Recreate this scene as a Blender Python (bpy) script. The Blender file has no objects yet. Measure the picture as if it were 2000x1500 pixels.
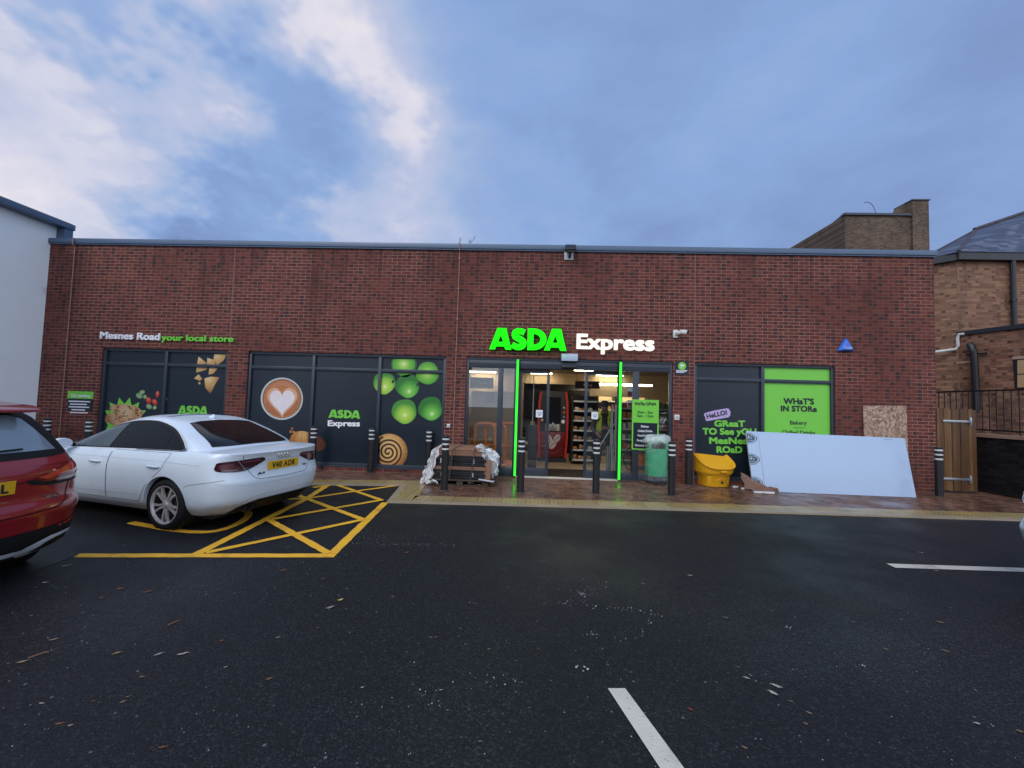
import bpy, bmesh, math, random
from mathutils import Vector, Matrix, Euler
from mathutils.bvhtree import BVHTree
R = math.radians
PI = math.pi
rng = random.Random(7)
SC = bpy.context.scene
COL = SC.collection

# ------------------------------------------------------------------ camera
FPX, PITCH, ROLL, YAW, CAMH, CAMD = 800.0, 0.04898, 0.029566, -0.039269, 1.61344, 9.16529   # focal length in px of a 2000 px wide frame
_f = Vector((math.sin(YAW)*math.cos(PITCH), math.cos(YAW)*math.cos(PITCH), math.sin(PITCH)))
_r0 = Vector((math.cos(YAW), -math.sin(YAW), 0)); _u0 = _r0.cross(_f)
CR = math.cos(ROLL)*_r0 + math.sin(ROLL)*_u0
CU = -math.sin(ROLL)*_r0 + math.cos(ROLL)*_u0
CO = Vector((0, -CAMD, CAMH))
cam = bpy.data.cameras.new('camera'); co = bpy.data.objects.new('camera', cam); COL.objects.link(co)
cam.sensor_width = 36; cam.lens = FPX/2000*36; cam.clip_start = .05; cam.clip_end = 3000
co.matrix_world = Matrix(((CR.x, CU.x, -_f.x, CO.x), (CR.y, CU.y, -_f.y, CO.y), (CR.z, CU.z, -_f.z, CO.z), (0, 0, 0, 1)))
SC.camera = co

def ray(px, py): return _f + CR*((px-1000)/FPX) - CU*((py-750)/FPX)
def W(px, py, y=0.0):            # measured point of the photograph -> point on the upright plane at depth y
    d = ray(px, py); return CO + d*((y-CO.y)/d.y)
def G(px, py, z=0.0):            # measured point of the photograph -> point on the ground plane at height z
    d = ray(px, py); return CO + d*((z-CO.z)/d.z)
def XW(px, py, x):               # ... -> point on the plane x = const
    d = ray(px, py); return CO + d*((x-CO.x)/d.x)

# ------------------------------------------------------------------ node helpers
class NT:
    def __init__(s, tree): s.t = tree; tree.nodes.clear()
    def n(s, typ, props=None, **ins):
        nd = s.t.nodes.new(typ)
        for k, v in (props or {}).items(): setattr(nd, k, v)
        for k, v in ins.items():
            key = int(k[1:]) if k[0] == 'i' and k[1:].isdigit() else k.replace('_', ' ')
            s.set(nd.inputs[key], v)
        return nd
    def set(s, sock, v):
        if isinstance(v, bpy.types.NodeSocket): s.t.links.new(v, sock)
        elif isinstance(v, bpy.types.Node): s.t.links.new(v.outputs[0], sock)
        else:
            if isinstance(v, (tuple, list)) and len(v) == 3 and sock.type == 'RGBA': v = (*v, 1)
            sock.default_value = v
    def m(s, op, a, b=0.0, c=0.0, clamp=False):
        nd = s.n('ShaderNodeMath', {'operation': op, 'use_clamp': clamp}, i0=a, i1=b)
        if op in ('MULTIPLY_ADD', 'WRAP', 'COMPARE'): s.set(nd.inputs[2], c)
        return nd.outputs[0]
    def mix(s, f, a, b, mode='MIX'):
        nd = s.n('ShaderNodeMix', {'data_type': 'RGBA', 'blend_type': mode})
        s.set(nd.inputs[0], f); s.set(nd.inputs[6], a); s.set(nd.inputs[7], b); return nd.outputs[2]
    def ramp(s, f, stops, interp='LINEAR'):
        nd = s.n('ShaderNodeValToRGB'); cr = nd.color_ramp; cr.interpolation = interp
        while len(cr.elements) < len(stops): cr.elements.new(.5)
        for e, (p, c) in zip(cr.elements, stops):
            e.position = p; e.color = (*c, 1) if len(c) == 3 else c
        s.set(nd.inputs[0], f); return nd.outputs[0]
    def noise(s, vec, scale, detail=3, rough=.55, dist=0.0):
        nd = s.n('ShaderNodeTexNoise', Scale=scale, Detail=detail, Roughness=rough, Distortion=dist)
        if vec is not None: s.set(nd.inputs['Vector'], vec)
        return nd.outputs[0]
    def sep(s, v): return s.n('ShaderNodeSeparateXYZ', i0=v).outputs
    def comb(s, x, y, z=0.0): return s.n('ShaderNodeCombineXYZ', i0=x, i1=y, i2=z).outputs[0]
    def smooth(s, v, a, b):
        nd = s.n('ShaderNodeMapRange', {'interpolation_type': 'SMOOTHSTEP'}, i0=v, i1=a, i2=b, i3=0.0, i4=1.0); return nd.outputs[0]

# ------------------------------------------------------------------ world, sun, exposure
SUN_EL, SUN_AZ = R(38), R(208)      # azimuth clockwise from +y: behind the camera, a little to its left
SKYO = (0.0, 0.0, 0.0)
w = bpy.data.worlds.new('World'); SC.world = w; w.use_nodes = True
t = NT(w.node_tree)
sky = t.n('ShaderNodeTexSky', {'sky_type': 'NISHITA', 'sun_disc': False, 'sun_elevation': SUN_EL, 'sun_rotation': SUN_AZ, 'air_density': 1.5, 'dust_density': 2.0, 'ozone_density': 3.0})
dirv = t.n('ShaderNodeTexCoord').outputs['Generated']
sx, sy_, sz = t.sep(dirv)
zz = t.m('ADD', t.m('MAXIMUM', sz, 0.0), .40)
pv = t.comb(t.m('DIVIDE', sx, zz), t.m('DIVIDE', sy_, zz), t.m('MULTIPLY', sz, .6))
pv = t.n('ShaderNodeVectorMath', {'operation': 'ADD'}, i0=pv, i1=SKYO).outputs[0]
n1 = t.noise(pv, 1.15, 7, .56, .35)
n2 = t.noise(pv, .55, 3, .5, .2)
n3 = t.noise(pv, 4.2, 5, .6, .2)
dn = t.n('ShaderNodeTexNoise', Vector=pv, Scale=1.9, Detail=5.0, Roughness=.6).outputs['Color']
dw = t.n('ShaderNodeVectorMath', {'operation': 'SCALE'}, i0=t.n('ShaderNodeVectorMath', {'operation': 'SUBTRACT'}, i0=dn, i1=(.5, .5, .5)).outputs[0], Scale=.22).outputs[0]
dwarp = t.n('ShaderNodeVectorMath', {'operation': 'ADD'}, i0=dirv, i1=dw).outputs[0]
def bank(px, py, lo, hi, warped=True):      # a bank of cloud in a given direction of the sky
    d_ = ray(px, py).normalized(); return t.smooth(t.n('ShaderNodeVectorMath', {'operation': 'DOT_PRODUCT'}, i0=dwarp if warped else dirv, i1=tuple(d_)).outputs['Value'], lo, hi)
f = t.m('ADD', .30, t.m('MULTIPLY', t.m('SUBTRACT', n1, .5), .80))
f = t.m('ADD', f, t.m('MULTIPLY', t.m('SUBTRACT', n2, .5), .45)); f = t.m('ADD', f, t.m('MULTIPLY', t.m('SUBTRACT', n3, .5), .26))
f = t.m('ADD', f, t.m('MULTIPLY', bank(150, 330, .66, 1.0), .44))
for px_, py_, lo_, hi_, k_ in ((300, 20, .90, 1.0, .22), (560, 110, .94, 1.0, .10), (620, 330, .94, 1.0, .15), (930, 430, .97, 1.0, .10), (410, 230, .96, 1.0, -.46), (530, 310, .968, 1.0, -.34), (190, 95, .985, 1.0, -.20), (1250, 330, .90, 1.0, -.06)): f = t.m('ADD', f, t.m('MULTIPLY', bank(px_, py_, lo_, hi_), k_))
f = t.m('ADD', f, t.m('MULTIPLY', t.smooth(sz, .42, .12), .13), clamp=True)
cloud = t.ramp(f, [(0.0, (.115, .165, .335)), (.20, (.165, .245, .455)), (.40, (.215, .33, .585)), (.60, (.305, .40, .61)), (.80, (.42, .465, .63)), (1.0, (.70, .66, .71))])
back = t.smooth(sy_, .15, -.75)     # the unseen sky behind the viewer is brightened to light the shop front
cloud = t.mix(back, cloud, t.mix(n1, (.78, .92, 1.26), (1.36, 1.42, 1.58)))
skyc = t.n('ShaderNodeVectorMath', {'operation': 'SCALE'}, i0=sky.outputs[0], Scale=.06).outputs[0]
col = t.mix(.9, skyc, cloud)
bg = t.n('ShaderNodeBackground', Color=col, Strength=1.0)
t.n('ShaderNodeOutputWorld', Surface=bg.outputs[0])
w.cycles.sampling_method = 'AUTOMATIC'

sl = bpy.data.lights.new('sun', 'SUN'); sl.energy = .8; sl.angle = R(28); sl.color = (1, .96, .9)
so = bpy.data.objects.new('sun', sl); COL.objects.link(so)
sd = Vector((math.sin(SUN_AZ)*math.cos(SUN_EL), math.cos(SUN_AZ)*math.cos(SUN_EL), math.sin(SUN_EL)))
so.rotation_euler = sd.to_track_quat('Z', 'Y').to_euler(); so.location = sd*40
SC.view_settings.view_transform = 'Standard'; SC.view_settings.look = 'None'
SC.view_settings.exposure = 0.36; SC.view_settings.gamma = 1.0; SC.view_settings.use_curve_mapping = False
SC.cycles.use_denoising = True
SC.cycles.max_bounces = 8; SC.cycles.transparent_max_bounces = 16
SC.cycles.sample_clamp_indirect = 6.0

# ------------------------------------------------------------------ materials
def mat(name): 
    m = bpy.data.materials.new(name); m.use_nodes = True; return m, NT(m.node_tree)
def pbsdf(t, **k):
    b = t.n('ShaderNodeBsdfPrincipled', **k); t.n('ShaderNodeOutputMaterial', Surface=b.outputs[0]); return b
def plain(name, c, rough=.5, metal=0.0, var=.12, vscale=6.0, coat=0.0, bump=0.0, bscale=60.0, spec=.5, emit=None, estr=0.0, dirt=None):
    if spec == .5 and rough >= .6: spec = .25
    m, t = mat(name); tc = t.n('ShaderNodeTexCoord').outputs['Object']
    k = t.m('MULTIPLY_ADD', t.m('SUBTRACT', t.noise(tc, vscale, 4), .5), 2*var, 1.0)
    colr = t.n('ShaderNodeVectorMath', {'operation': 'SCALE'}, i0=c, Scale=k).outputs[0]
    if dirt:
        dm = t.smooth(t.noise(tc, dirt[1], 6, .65), dirt[2], dirt[3]); colr = t.mix(dm, colr, dirt[0])
    b = pbsdf(t, Base_Color=colr, Roughness=t.m('MULTIPLY_ADD', t.noise(tc, vscale*1.7, 3), .16, rough-.08), Metallic=metal, Coat_Weight=coat, Coat_Roughness=.04)
    b.inputs['Specular IOR Level'].default_value = spec
    if bump:
        bp = t.n('ShaderNodeBump', Strength=bump, Distance=.01, Height=t.noise(tc, bscale, 4)); t.set(b.inputs['Normal'], bp.outputs[0])
    if emit: t.set(b.inputs['Emission Color'], emit); b.inputs['Emission Strength'].default_value = estr
    return m
def emis(name, c, s):
    m, t = mat(name); e = t.n('ShaderNodeEmission', Color=c, Strength=s); t.n('ShaderNodeOutputMaterial', Surface=e.outputs[0]); return m
def glassy(name, tint, base=.06, rough=0.0):
    m, t = mat(name); tr = t.n('ShaderNodeBsdfTransparent', Color=tint); gl = t.n('ShaderNodeBsdfGlossy', Color=(1, 1, 1), Roughness=rough)
    fr = t.n('ShaderNodeFresnel', IOR=1.5).outputs[0]
    mx = t.n('ShaderNodeMixShader', i0=t.m('MULTIPLY_ADD', fr, 1.5, base, clamp=True), i1=tr.outputs[0], i2=gl.outputs[0]); t.n('ShaderNodeOutputMaterial', Surface=mx.outputs[0]); return m
def brick(name, cols, mortar, bw=.225, bh=.075, mo=.010, axes='xz', ang=0.0, dark=(.03, .018, .022), dthr=.45, rough=.75, wet=0.0, bump=.5, big=.25, stain=None, streak=None):
    m, t = mat(name); P = t.sep(t.n('ShaderNodeNewGeometry').outputs['Position'])
    if axes == 'xz': u = t.m('ADD', t.m('MULTIPLY', P[0], math.cos(ang)), t.m('MULTIPLY', P[1], math.sin(ang))); v = P[2]
    else:
        u = t.m('ADD', t.m('MULTIPLY', P[0], math.cos(ang)), t.m('MULTIPLY', P[1], math.sin(ang)))
        v = t.m('SUBTRACT', t.m('MULTIPLY', P[1], math.cos(ang)), t.m('MULTIPLY', P[0], math.sin(ang)))
    rv = t.m('DIVIDE', t.m('ADD', v, 30.0), bh); row = t.m('FLOOR', rv); fz = t.m('SUBTRACT', rv, row)
    ub = t.m('ADD', t.m('DIVIDE', t.m('ADD', u, 50.0), bw), t.m('MULTIPLY', t.m('MODULO', row, 2.0), .5)); ce = t.m('FLOOR', ub); fu = t.m('SUBTRACT', ub, ce)
    wn = t.n('ShaderNodeTexWhiteNoise', {'noise_dimensions': '3D'}, Vector=t.comb(ce, row, 0.0)); rr = t.n('ShaderNodeSeparateColor', i0=wn.outputs['Color']).outputs
    mk = t.m('MAXIMUM', t.m('LESS_THAN', fu, mo/bw), t.m('LESS_THAN', fz, mo/bh))
    pos = t.n('ShaderNodeNewGeometry').outputs['Position']
    c = t.ramp(rr[0], [(i/(len(cols)-1), q) for i, q in enumerate(cols)])
    side = t.m('GREATER_THAN', rr[2], .5)
    ff = t.m('ADD', t.m('MULTIPLY', side, fu), t.m('MULTIPLY', t.m('SUBTRACT', 1.0, side), t.m('SUBTRACT', 1.0, fu)))
    dm = t.m('MULTIPLY', t.m('GREATER_THAN', rr[1], dthr), t.smooth(ff, .48, .72))
    dm = t.m('MULTIPLY', dm, t.m('MULTIPLY_ADD', rr[0], .6, .4))
    c = t.mix(dm, c, dark)
    nz = t.noise(pos, 55, 3); c = t.mix(.35, c, t.n('ShaderNodeVectorMath', {'operation': 'SCALE'}, i0=c, Scale=t.m('MULTIPLY', nz, 2.0)).outputs[0])
    mc = t.mix(t.smooth(t.noise(pos, .45, 3), .38, .62), tuple(q*1.25 for q in mortar), tuple(q*.55 for q in mortar))
    c = t.mix(mk, c, mc)
    bn = t.m('MULTIPLY_ADD', t.m('SUBTRACT', t.noise(pos, .55, 4), .5), 2*big, 1.0)
    c = t.n('ShaderNodeVectorMath', {'operation': 'SCALE'}, i0=c, Scale=bn).outputs[0]
    if stain:
        c = t.mix(t.smooth(t.noise(t.comb(t.m('MULTIPLY', u, 1.4), t.m('MULTIPLY', P[1], 1.4), t.m('MULTIPLY', v, .5)), .8, 5), stain[1], stain[2]), c, stain[0])
    rg = rough
    if wet: rg = t.m('ADD', t.m('MULTIPLY', t.smooth(t.noise(pos, .9, 4), .35, .65), rough-wet), wet)
    if streak:
        sk = t.m('MULTIPLY', t.smooth(v, streak[0], streak[1]), t.smooth(t.noise(t.comb(t.m('MULTIPLY', u, 7.0), 0.0, t.m('MULTIPLY', v, .35)), 1.0, 4, .6), .46, .72)); c = t.mix(t.m('MULTIPLY', sk, .6), c, (.028, .016, .015))
        ef = t.m('MULTIPLY', t.smooth(v, 1.1, .1), t.smooth(t.noise(pos, 1.6, 5), .5, .75)); c = t.mix(t.m('MULTIPLY', ef, .5), c, (.05, .03, .025))
    b = pbsdf(t, Base_Color=c, Roughness=rg); b.inputs['Specular IOR Level'].default_value = .5 if wet else .16
    hgt = t.m('ADD', t.m('MULTIPLY', t.m('SUBTRACT', 1.0, mk), 1.0), t.m('MULTIPLY', nz, .35))
    bp = t.n('ShaderNodeBump', Strength=bump, Distance=.006, Height=hgt); t.set(b.inputs['Normal'], bp.outputs[0])
    return m

# ------------------------------------------------------------------ mesh helpers
class MB:
    def __init__(s): s.b = bmesh.new(); s.mi = 0
    def _f(s, vs):
        try: f = s.b.faces.new(vs); f.material_index = s.mi; return f
        except ValueError: return None
    def poly(s, pts): return s._f([s.b.verts.new(p) for p in pts])
    def box(s, x0, x1, y0, y1, z0, z1):
        v = [s.b.verts.new((x, y, z)) for x in (x0, x1) for y in (y0, y1) for z in (z0, z1)]
        for q in ((0, 1, 3, 2), (4, 6, 7, 5), (0, 4, 5, 1), (2, 3, 7, 6), (0, 2, 6, 4), (1, 5, 7, 3)): s._f([v[i] for i in q])
        return v
    def obox(s, c, sx, sy, sz, M):           # oriented box
        v = s.box(-sx/2, sx/2, -sy/2, sy/2, -sz/2, sz/2)
        for q in v: q.co = Vector(c) + M @ q.co
        return v
    def prism(s, pts, d):                    # polygon of 3d points swept along vector d
        d = Vector(d); a = [s.b.verts.new(p) for p in pts]; c = [s.b.verts.new(Vector(p)+d) for p in pts]
        s._f(a); s._f(c[::-1]); n = len(a)
        for i in range(n): s._f([a[i], c[i], c[(i+1) % n], a[(i+1) % n]])
    def ring(s, c, ax, up, r, n, ph=0.0):
        sd = ax.cross(up); return [s.b.verts.new(c + (up*math.cos(ph+2*PI*i/n) + sd*math.sin(ph+2*PI*i/n))*r) for i in range(n)]
    def tube(s, pts, r, n=8, caps=True):
        pts = [Vector(p) for p in pts]; rr = r if isinstance(r, (list, tuple)) else [r]*len(pts); prev = None; up = None
        for i, p in enumerate(pts):
            d = (pts[min(i+1, len(pts)-1)] - pts[max(i-1, 0)]).normalized()
            if up is None: up = d.orthogonal().normalized()
            else: up = (up - d*up.dot(d)).normalized()
            cur = s.ring(p, d, up, rr[i], n)
            if prev:
                for k in range(n): s._f([prev[k], prev[(k+1) % n], cur[(k+1) % n], cur[k]])
            elif caps: s._f(cur[::-1])
            prev = cur
        if caps: s._f(prev)
    def lathe(s, prof, n=24, c=(0, 0, 0), M=None, caps=True):   # profile (r, z) about local z
        M = M or Matrix.Identity(3); c = Vector(c); prev = None
        for r, z in prof:
            if r < 1e-6: cur = [s.b.verts.new(c + M @ Vector((0, 0, z)))]
            else: cur = [s.b.verts.new(c + M @ Vector((r*math.cos(2*PI*i/n), r*math.sin(2*PI*i/n), z))) for i in range(n)]
            if prev:
                if len(prev) == 1 and len(cur) == n:
                    for k in range(n): s._f([prev[0], cur[(k+1) % n], cur[k]])
                elif len(cur) == 1 and len(prev) == n:
                    for k in range(n): s._f([prev[k], prev[(k+1) % n], cur[0]])
                elif len(cur) == n:
                    for k in range(n): s._f([prev[k], prev[(k+1) % n], cur[(k+1) % n], cur[k]])
            elif caps and len(cur) == n: s._f(cur[::-1])
            prev = cur
        if caps and len(prev) == n: s._f(prev)
    def rings(s, rs, cap0=True, cap1=True):
        prev = None
        for r in rs:
            cur = [s.b.verts.new(p) for p in r]
            if prev:
                n = len(cur)
                for k in range(n): s._f([prev[k], prev[(k+1) % n], cur[(k+1) % n], cur[k]])
            elif cap0: s._f(cur[::-1])
            prev = cur
        if cap1: s._f(prev)
    def strip(s, pts, wd, nrm=(0, 0, 1)):     # flat ribbon along a polyline
        pts = [Vector(p) for p in pts]; nrm = Vector(nrm); prev = None
        for i, p in enumerate(pts):
            d = (pts[min(i+1, len(pts)-1)] - pts[max(i-1, 0)]); d = (d - nrm*d.dot(nrm)).normalized(); sd = nrm.cross(d)*(wd/2)
            cur = [s.b.verts.new(p+sd), s.b.verts.new(p-sd)]
            if prev: s._f([prev[0], prev[1], cur[1], cur[0]])
            prev = cur
    def add(s, vs, fs, M=None):
        q = [s.b.verts.new((M @ Vector(v)) if M is not None else v) for v in vs]
        for f in fs: s._f([q[i] for i in f])
    def build(s, name, mats, parent=None, smooth=False, bevel=0.0, recalc=True, loc=None, local=False, sub=0, seg=2, angle=35):
        me = bpy.data.meshes.new(name)
        if recalc: bmesh.ops.recalc_face_normals(s.b, faces=s.b.faces)
        if bevel:
            ed = [e for e in s.b.edges if len(e.link_faces) == 2 and e.calc_face_angle(0) > R(30)]
            bmesh.ops.bevel(s.b, geom=ed, offset=bevel, segments=seg, profile=.5, affect='EDGES', clamp_overlap=True)
        org = Vector((0, 0, 0))
        if loc is not None: org = Vector(loc)
        elif parent is not None and not local: org = wloc(parent)
        if org.length: bmesh.ops.translate(s.b, verts=s.b.verts, vec=-org)
        s.b.to_mesh(me); s.b.free()
        for m in (mats if isinstance(mats, (list, tuple)) else [mats]): me.materials.append(m)
        if smooth or bevel:
            me.polygons.foreach_set('use_smooth', [True]*len(me.polygons))
            try: me.set_sharp_from_angle(angle=R(angle))
            except Exception: pass
        o = bpy.data.objects.new(name, me); COL.objects.link(o)
        if loc is not None: o.location = org
        if parent is not None:
            o.parent = parent
            if loc is not None: o.location = org - wloc(parent)
        if sub:
            md = o.modifiers.new('sub', 'SUBSURF'); md.levels = md.render_levels = sub
        return o
def wloc(o):
    v = Vector((0, 0, 0))
    while o is not None: v += o.location; o = o.parent
    return v
def tag(o, label=None, cat=None, group=None, kind=None):
    for k, v in (('label', label), ('category', cat), ('group', group), ('kind', kind)):
        if v: o[k] = v
    return o
def thing(name, label, cat, loc=(0, 0, 0), rz=0.0, group=None):
    o = bpy.data.objects.new(name, None); o.empty_display_size = .1; COL.objects.link(o)
    o.location = loc; o.rotation_euler = (0, 0, rz); return tag(o, label, cat, group)
def copy_tree(o, parent=None):
    c = o.copy(); COL.objects.link(c); c.parent = parent
    for ch in list(o.children): copy_tree(ch, c)
    return c
def smooth_closed(pts, n=6):
    out = []; N = len(pts)
    for i in range(N):
        p0, p1, p2, p3 = (Vector(pts[(i+k) % N]) for k in (-1, 0, 1, 2))
        for j in range(n):
            q = j/n; out.append(.5*((2*p1)+(p2-p0)*q+(2*p0-5*p1+4*p2-p3)*q*q+(3*p1-p0-3*p2+p3)*q**3))
    return out
def smooth_open(pts, n=6):
    pts = [Vector(p) for p in pts]; out = []
    for i in range(len(pts)-1):
        p1, p2 = pts[i], pts[i+1]; p0 = pts[i-1] if i else p1*2-p2; p3 = pts[i+2] if i+2 < len(pts) else p2*2-p1
        for j in range(n):
            q = j/n; out.append(.5*((2*p1)+(p2-p0)*q+(2*p0-5*p1+4*p2-p3)*q*q+(3*p1-p0-3*p2+p3)*q**3))
    return out+[pts[-1]]
def lerp_tab(tab, x):
    if x <= tab[0][0]: return tab[0][1]
    for (a, b), (c, d) in zip(tab, tab[1:]):
        if x <= c: return b+(d-b)*(x-a)/(c-a)
    return tab[-1][1]
def cub_tab(tab, x):            # smooth table lookup
    n = len(tab)
    if x <= tab[0][0]: return tab[0][1]
    if x >= tab[-1][0]: return tab[-1][1]
    for i in range(n-1):
        if x <= tab[i+1][0]:
            x0, y0 = tab[i]; x1, y1 = tab[i+1]; h = x1-x0
            sl = lambda k: 0 if not 0 < k < n-1 else (tab[k+1][1]-tab[k-1][1])/(tab[k+1][0]-tab[k-1][0])
            m0 = sl(i) if i else (y1-y0)/h; m1 = sl(i+1) if i+1 < n-1 else (y1-y0)/h
            q = (x-x0)/h; return (2*q**3-3*q*q+1)*y0+(q**3-2*q*q+q)*h*m0+(-2*q**3+3*q*q)*y1+(q**3-q*q)*h*m1

# ---- lettering: the built-in typeface turned into mesh, emboldened by overlaying shifted copies
_tc = {}
def glyphs(body, depth=0.0, align='LEFT', spacing=1.0, line=1.0):
    k = (body, align, spacing, line)
    if k not in _tc:
        c = bpy.data.curves.new('lettering', 'FONT'); c.body = body; c.size = 1; c.align_x = align; c.resolution_u = 3; c.space_character = spacing; c.space_line = line
        o = bpy.data.objects.new('lettering', c); me = bpy.data.meshes.new_from_object(o)
        vs = [tuple(v.co) for v in me.vertices]; fs = [tuple(p.vertices) for p in me.polygons]
        bpy.data.objects.remove(o); bpy.data.meshes.remove(me); bpy.data.curves.remove(c); _tc[k] = (vs, fs)
    return _tc[k]
_H = glyphs('H')[0]; CAPH = max(v[1] for v in _H) - min(v[1] for v in _H)
def letter(mb, body, org, ex, ez, cap, width=None, bold=.03, depth=0.0, align='LEFT', spacing=1.0, eps=.0004, line=1.0, n=8):
    """write body on the plane through org spanned by ex (reading direction) and ez (up); outward = ex x ez"""
    vs, fs = glyphs(body, align=align, spacing=spacing, line=line)
    ex = Vector(ex).normalized(); ez = Vector(ez).normalized(); nn = ex.cross(ez); org = Vector(org)
    sz = cap/(CAPH+2*bold); x0 = min(v[0] for v in vs); x1 = max(v[0] for v in vs)
    sxx = sz if width is None else width/(x1-x0+2*bold)
    if align == 'LEFT': off = -x0+bold
    else: off = 0.0
    sq_ = lambda a: bold/max(abs(math.cos(a)), abs(math.sin(a)))**.75
    sh = [(0, 0)] if bold == 0 else [(sq_(2*PI*i/n)*math.cos(2*PI*i/n), sq_(2*PI*i/n)*math.sin(2*PI*i/n)) for i in range(n)]
    for i, (dx, dy) in enumerate(sh):
        P = [org + ex*((v[0]+off+dx)*sxx) + ez*((v[1]+bold+dy)*sz) + nn*(eps*i+depth) for v in vs]
        mb.add(P, fs)
        if depth:                               # returns (sides) of built-up letters
            cnt = {}
            for f in fs:
                for a, b in zip(f, f[1:]+f[:1]): cnt[(min(a, b), max(a, b))] = cnt.get((min(a, b), max(a, b)), []) + [(a, b)]
            for e, l in cnt.items():
                if len(l) == 1:
                    a, b = l[0]; mb.add([P[b], P[a], P[a]-nn*(depth+eps*i), P[b]-nn*(depth+eps*i)], [(0, 1, 2, 3)])
def wletter(mb, body, pl, pr, cap_px, y, bold=.03, depth=0.0, **k):
    """letter() on the shop front: pl, pr = photograph points of the baseline's ends"""
    a, b = W(pl[0], pl[1], y), W(pr[0], pr[1], y); cap = (W(pl[0], pl[1]-cap_px, y)-a).length
    letter(mb, body, a, (b-a), Vector((0, -1, 0)).cross((b-a).normalized()), cap, width=(b-a).length, bold=bold, depth=depth, **k)
def wpoly(pts, y): return [W(px, py, y) for px, py in pts]

ASDA = {'A': [[(0, 0), (.36, 1), (.60, 1), (.53, .66), (.41, .36), (.325, .14), (.27, 0)], [(.60, 1), (.79, 1), (1.06, 0), (.77, 0), (.70, .14), (.65, .36), (.53, .66)], [(.41, .36), (.65, .36), (.70, .14), (.325, .14)]]}
def block_word(x0, z0, wid, hei):
    """the heavy four-letter word as 2d polygons, scaled into a box"""
    out = []; k = 3.66
    A = ASDA['A']
    out += [[(x, z) for x, z in p] for p in A]
    Sp = smooth_open([(1.66, .80), (1.50, .865), (1.32, .855), (1.205, .76), (1.225, .62), (1.38, .53), (1.55, .44), (1.63, .32), (1.57, .19), (1.40, .13), (1.22, .16), (1.09, .25)], 4)
    L = []; Rr = []
    for i, p in enumerate(Sp):
        d = (Sp[min(i+1, len(Sp)-1)]-Sp[max(i-1, 0)]).normalized(); n = Vector((-d[1], d[0])); q = i/(len(Sp)-1); hw = .135+.018*math.sin(PI*q)
        L.append(p+n*hw); Rr.append(p-n*hw)
    for i in range(len(Sp)-1): out.append([tuple(L[i]), tuple(L[i+1]), tuple(Rr[i+1]), tuple(Rr[i])])
    out.append([(1.81, 0), (1.81, 1), (2.10, 1), (2.10, 0)])
    N = 12; po = [(2.10+.62*math.sin(PI*i/N), .5+.5*math.cos(PI*i/N)) for i in range(N+1)]; pi_ = [(2.10+.32*math.sin(PI*i/N), .5+.25*math.cos(PI*i/N)) for i in range(N+1)]
    for i in range(N): out.append([po[i], po[i+1], pi_[i+1], pi_[i]])
    out += [[(x+2.60, z) for x, z in p] for p in A]
    return [[(x0+x/k*wid, z0+z*hei) for x, z in p] for p in out]
# ------------------------------------------------------------------ palette
M = {}
BR = brick('shop_brick', [(.098, .029, .024), (.126, .037, .030), (.146, .045, .035), (.112, .033, .028)], (.24, .15, .115), dark=(.040, .022, .025), dthr=.42, big=.24, rough=.78,
           stain=((.060, .022, .018), .56, .86), streak=(3.9, 5.15))
BR_R = brick('shop_brick_flank', [(.150, .046, .042), (.20, .063, .053), (.235, .078, .062)], (.29, .19, .165), dark=(.04, .022, .028), ang=PI/2, big=.16)
OLD = brick('old_buff_brick', [(.15, .078, .050), (.225, .122, .076), (.285, .160, .100), (.18, .078, .052)], (.16, .115, .085), bw=.235, bh=.08, dark=(.09, .04, .03), dthr=.72, big=.35, mo=.012, stain=((.05, .036, .03), .50, .85))
TOWER = brick('grimy_tower_brick', [(.085, .060, .045), (.12, .086, .062), (.15, .105, .075)], (.10, .078, .06), bw=.235, bh=.08, dark=(.05, .035, .03), dthr=.8, big=.4, mo=.012, stain=((.035, .028, .026), .45, .8))
PAVER = brick('wet_red_pavers', [(.085, .040, .027), (.160, .078, .048), (.225, .112, .068), (.120, .064, .048)], (.035, .020, .015), bw=.2, bh=.1, mo=.008, axes='xy', ang=R(2), dark=(.05, .03, .03), dthr=.75, rough=.56, wet=.17, bump=.5, big=.4)
# buff tactile slabs with ridges
m, t = mat('buff_tactile_slabs'); P = t.n('ShaderNodeNewGeometry').outputs['Position']; s = t.sep(P)
gx = t.m('FRACT', t.m('DIVIDE', t.m('ADD', s[0], 40.0), .4)); gy = t.m('FRACT', t.m('DIVIDE', t.m('ADD', s[1], 40.03), .4))
j = t.m('MAXIMUM', t.m('LESS_THAN', gx, .018), t.m('LESS_THAN', gy, .018))
rx = t.m('SUBTRACT', t.m('FRACT', t.m('DIVIDE', t.m('ADD', s[0], 40.0), .0667)), .5); ry = t.m('SUBTRACT', t.m('FRACT', t.m('DIVIDE', t.m('ADD', s[1], 40.03), .0667)), .5)
dd = t.m('SQRT', t.m('ADD', t.m('MULTIPLY', rx, rx), t.m('MULTIPLY', ry, ry))); bl = t.smooth(dd, .36, .24)
cl = t.n('ShaderNodeTexWhiteNoise', {'noise_dimensions': '2D'}, Vector=t.comb(t.m('FLOOR', t.m('DIVIDE', t.m('ADD', s[0], 40.0), .4)), t.m('FLOOR', t.m('DIVIDE', t.m('ADD', s[1], 40.03), .4)))).outputs[0]
c = t.ramp(cl, [(0, (.36, .26, .10)), (.5, (.44, .34, .16)), (1, (.40, .27, .085))])
c = t.mix(t.m('MULTIPLY', bl, .55), t.n('ShaderNodeVectorMath', {'operation': 'SCALE'}, i0=c, Scale=.72).outputs[0], t.n('ShaderNodeVectorMath', {'operation': 'SCALE'}, i0=c, Scale=1.5).outputs[0])
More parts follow.
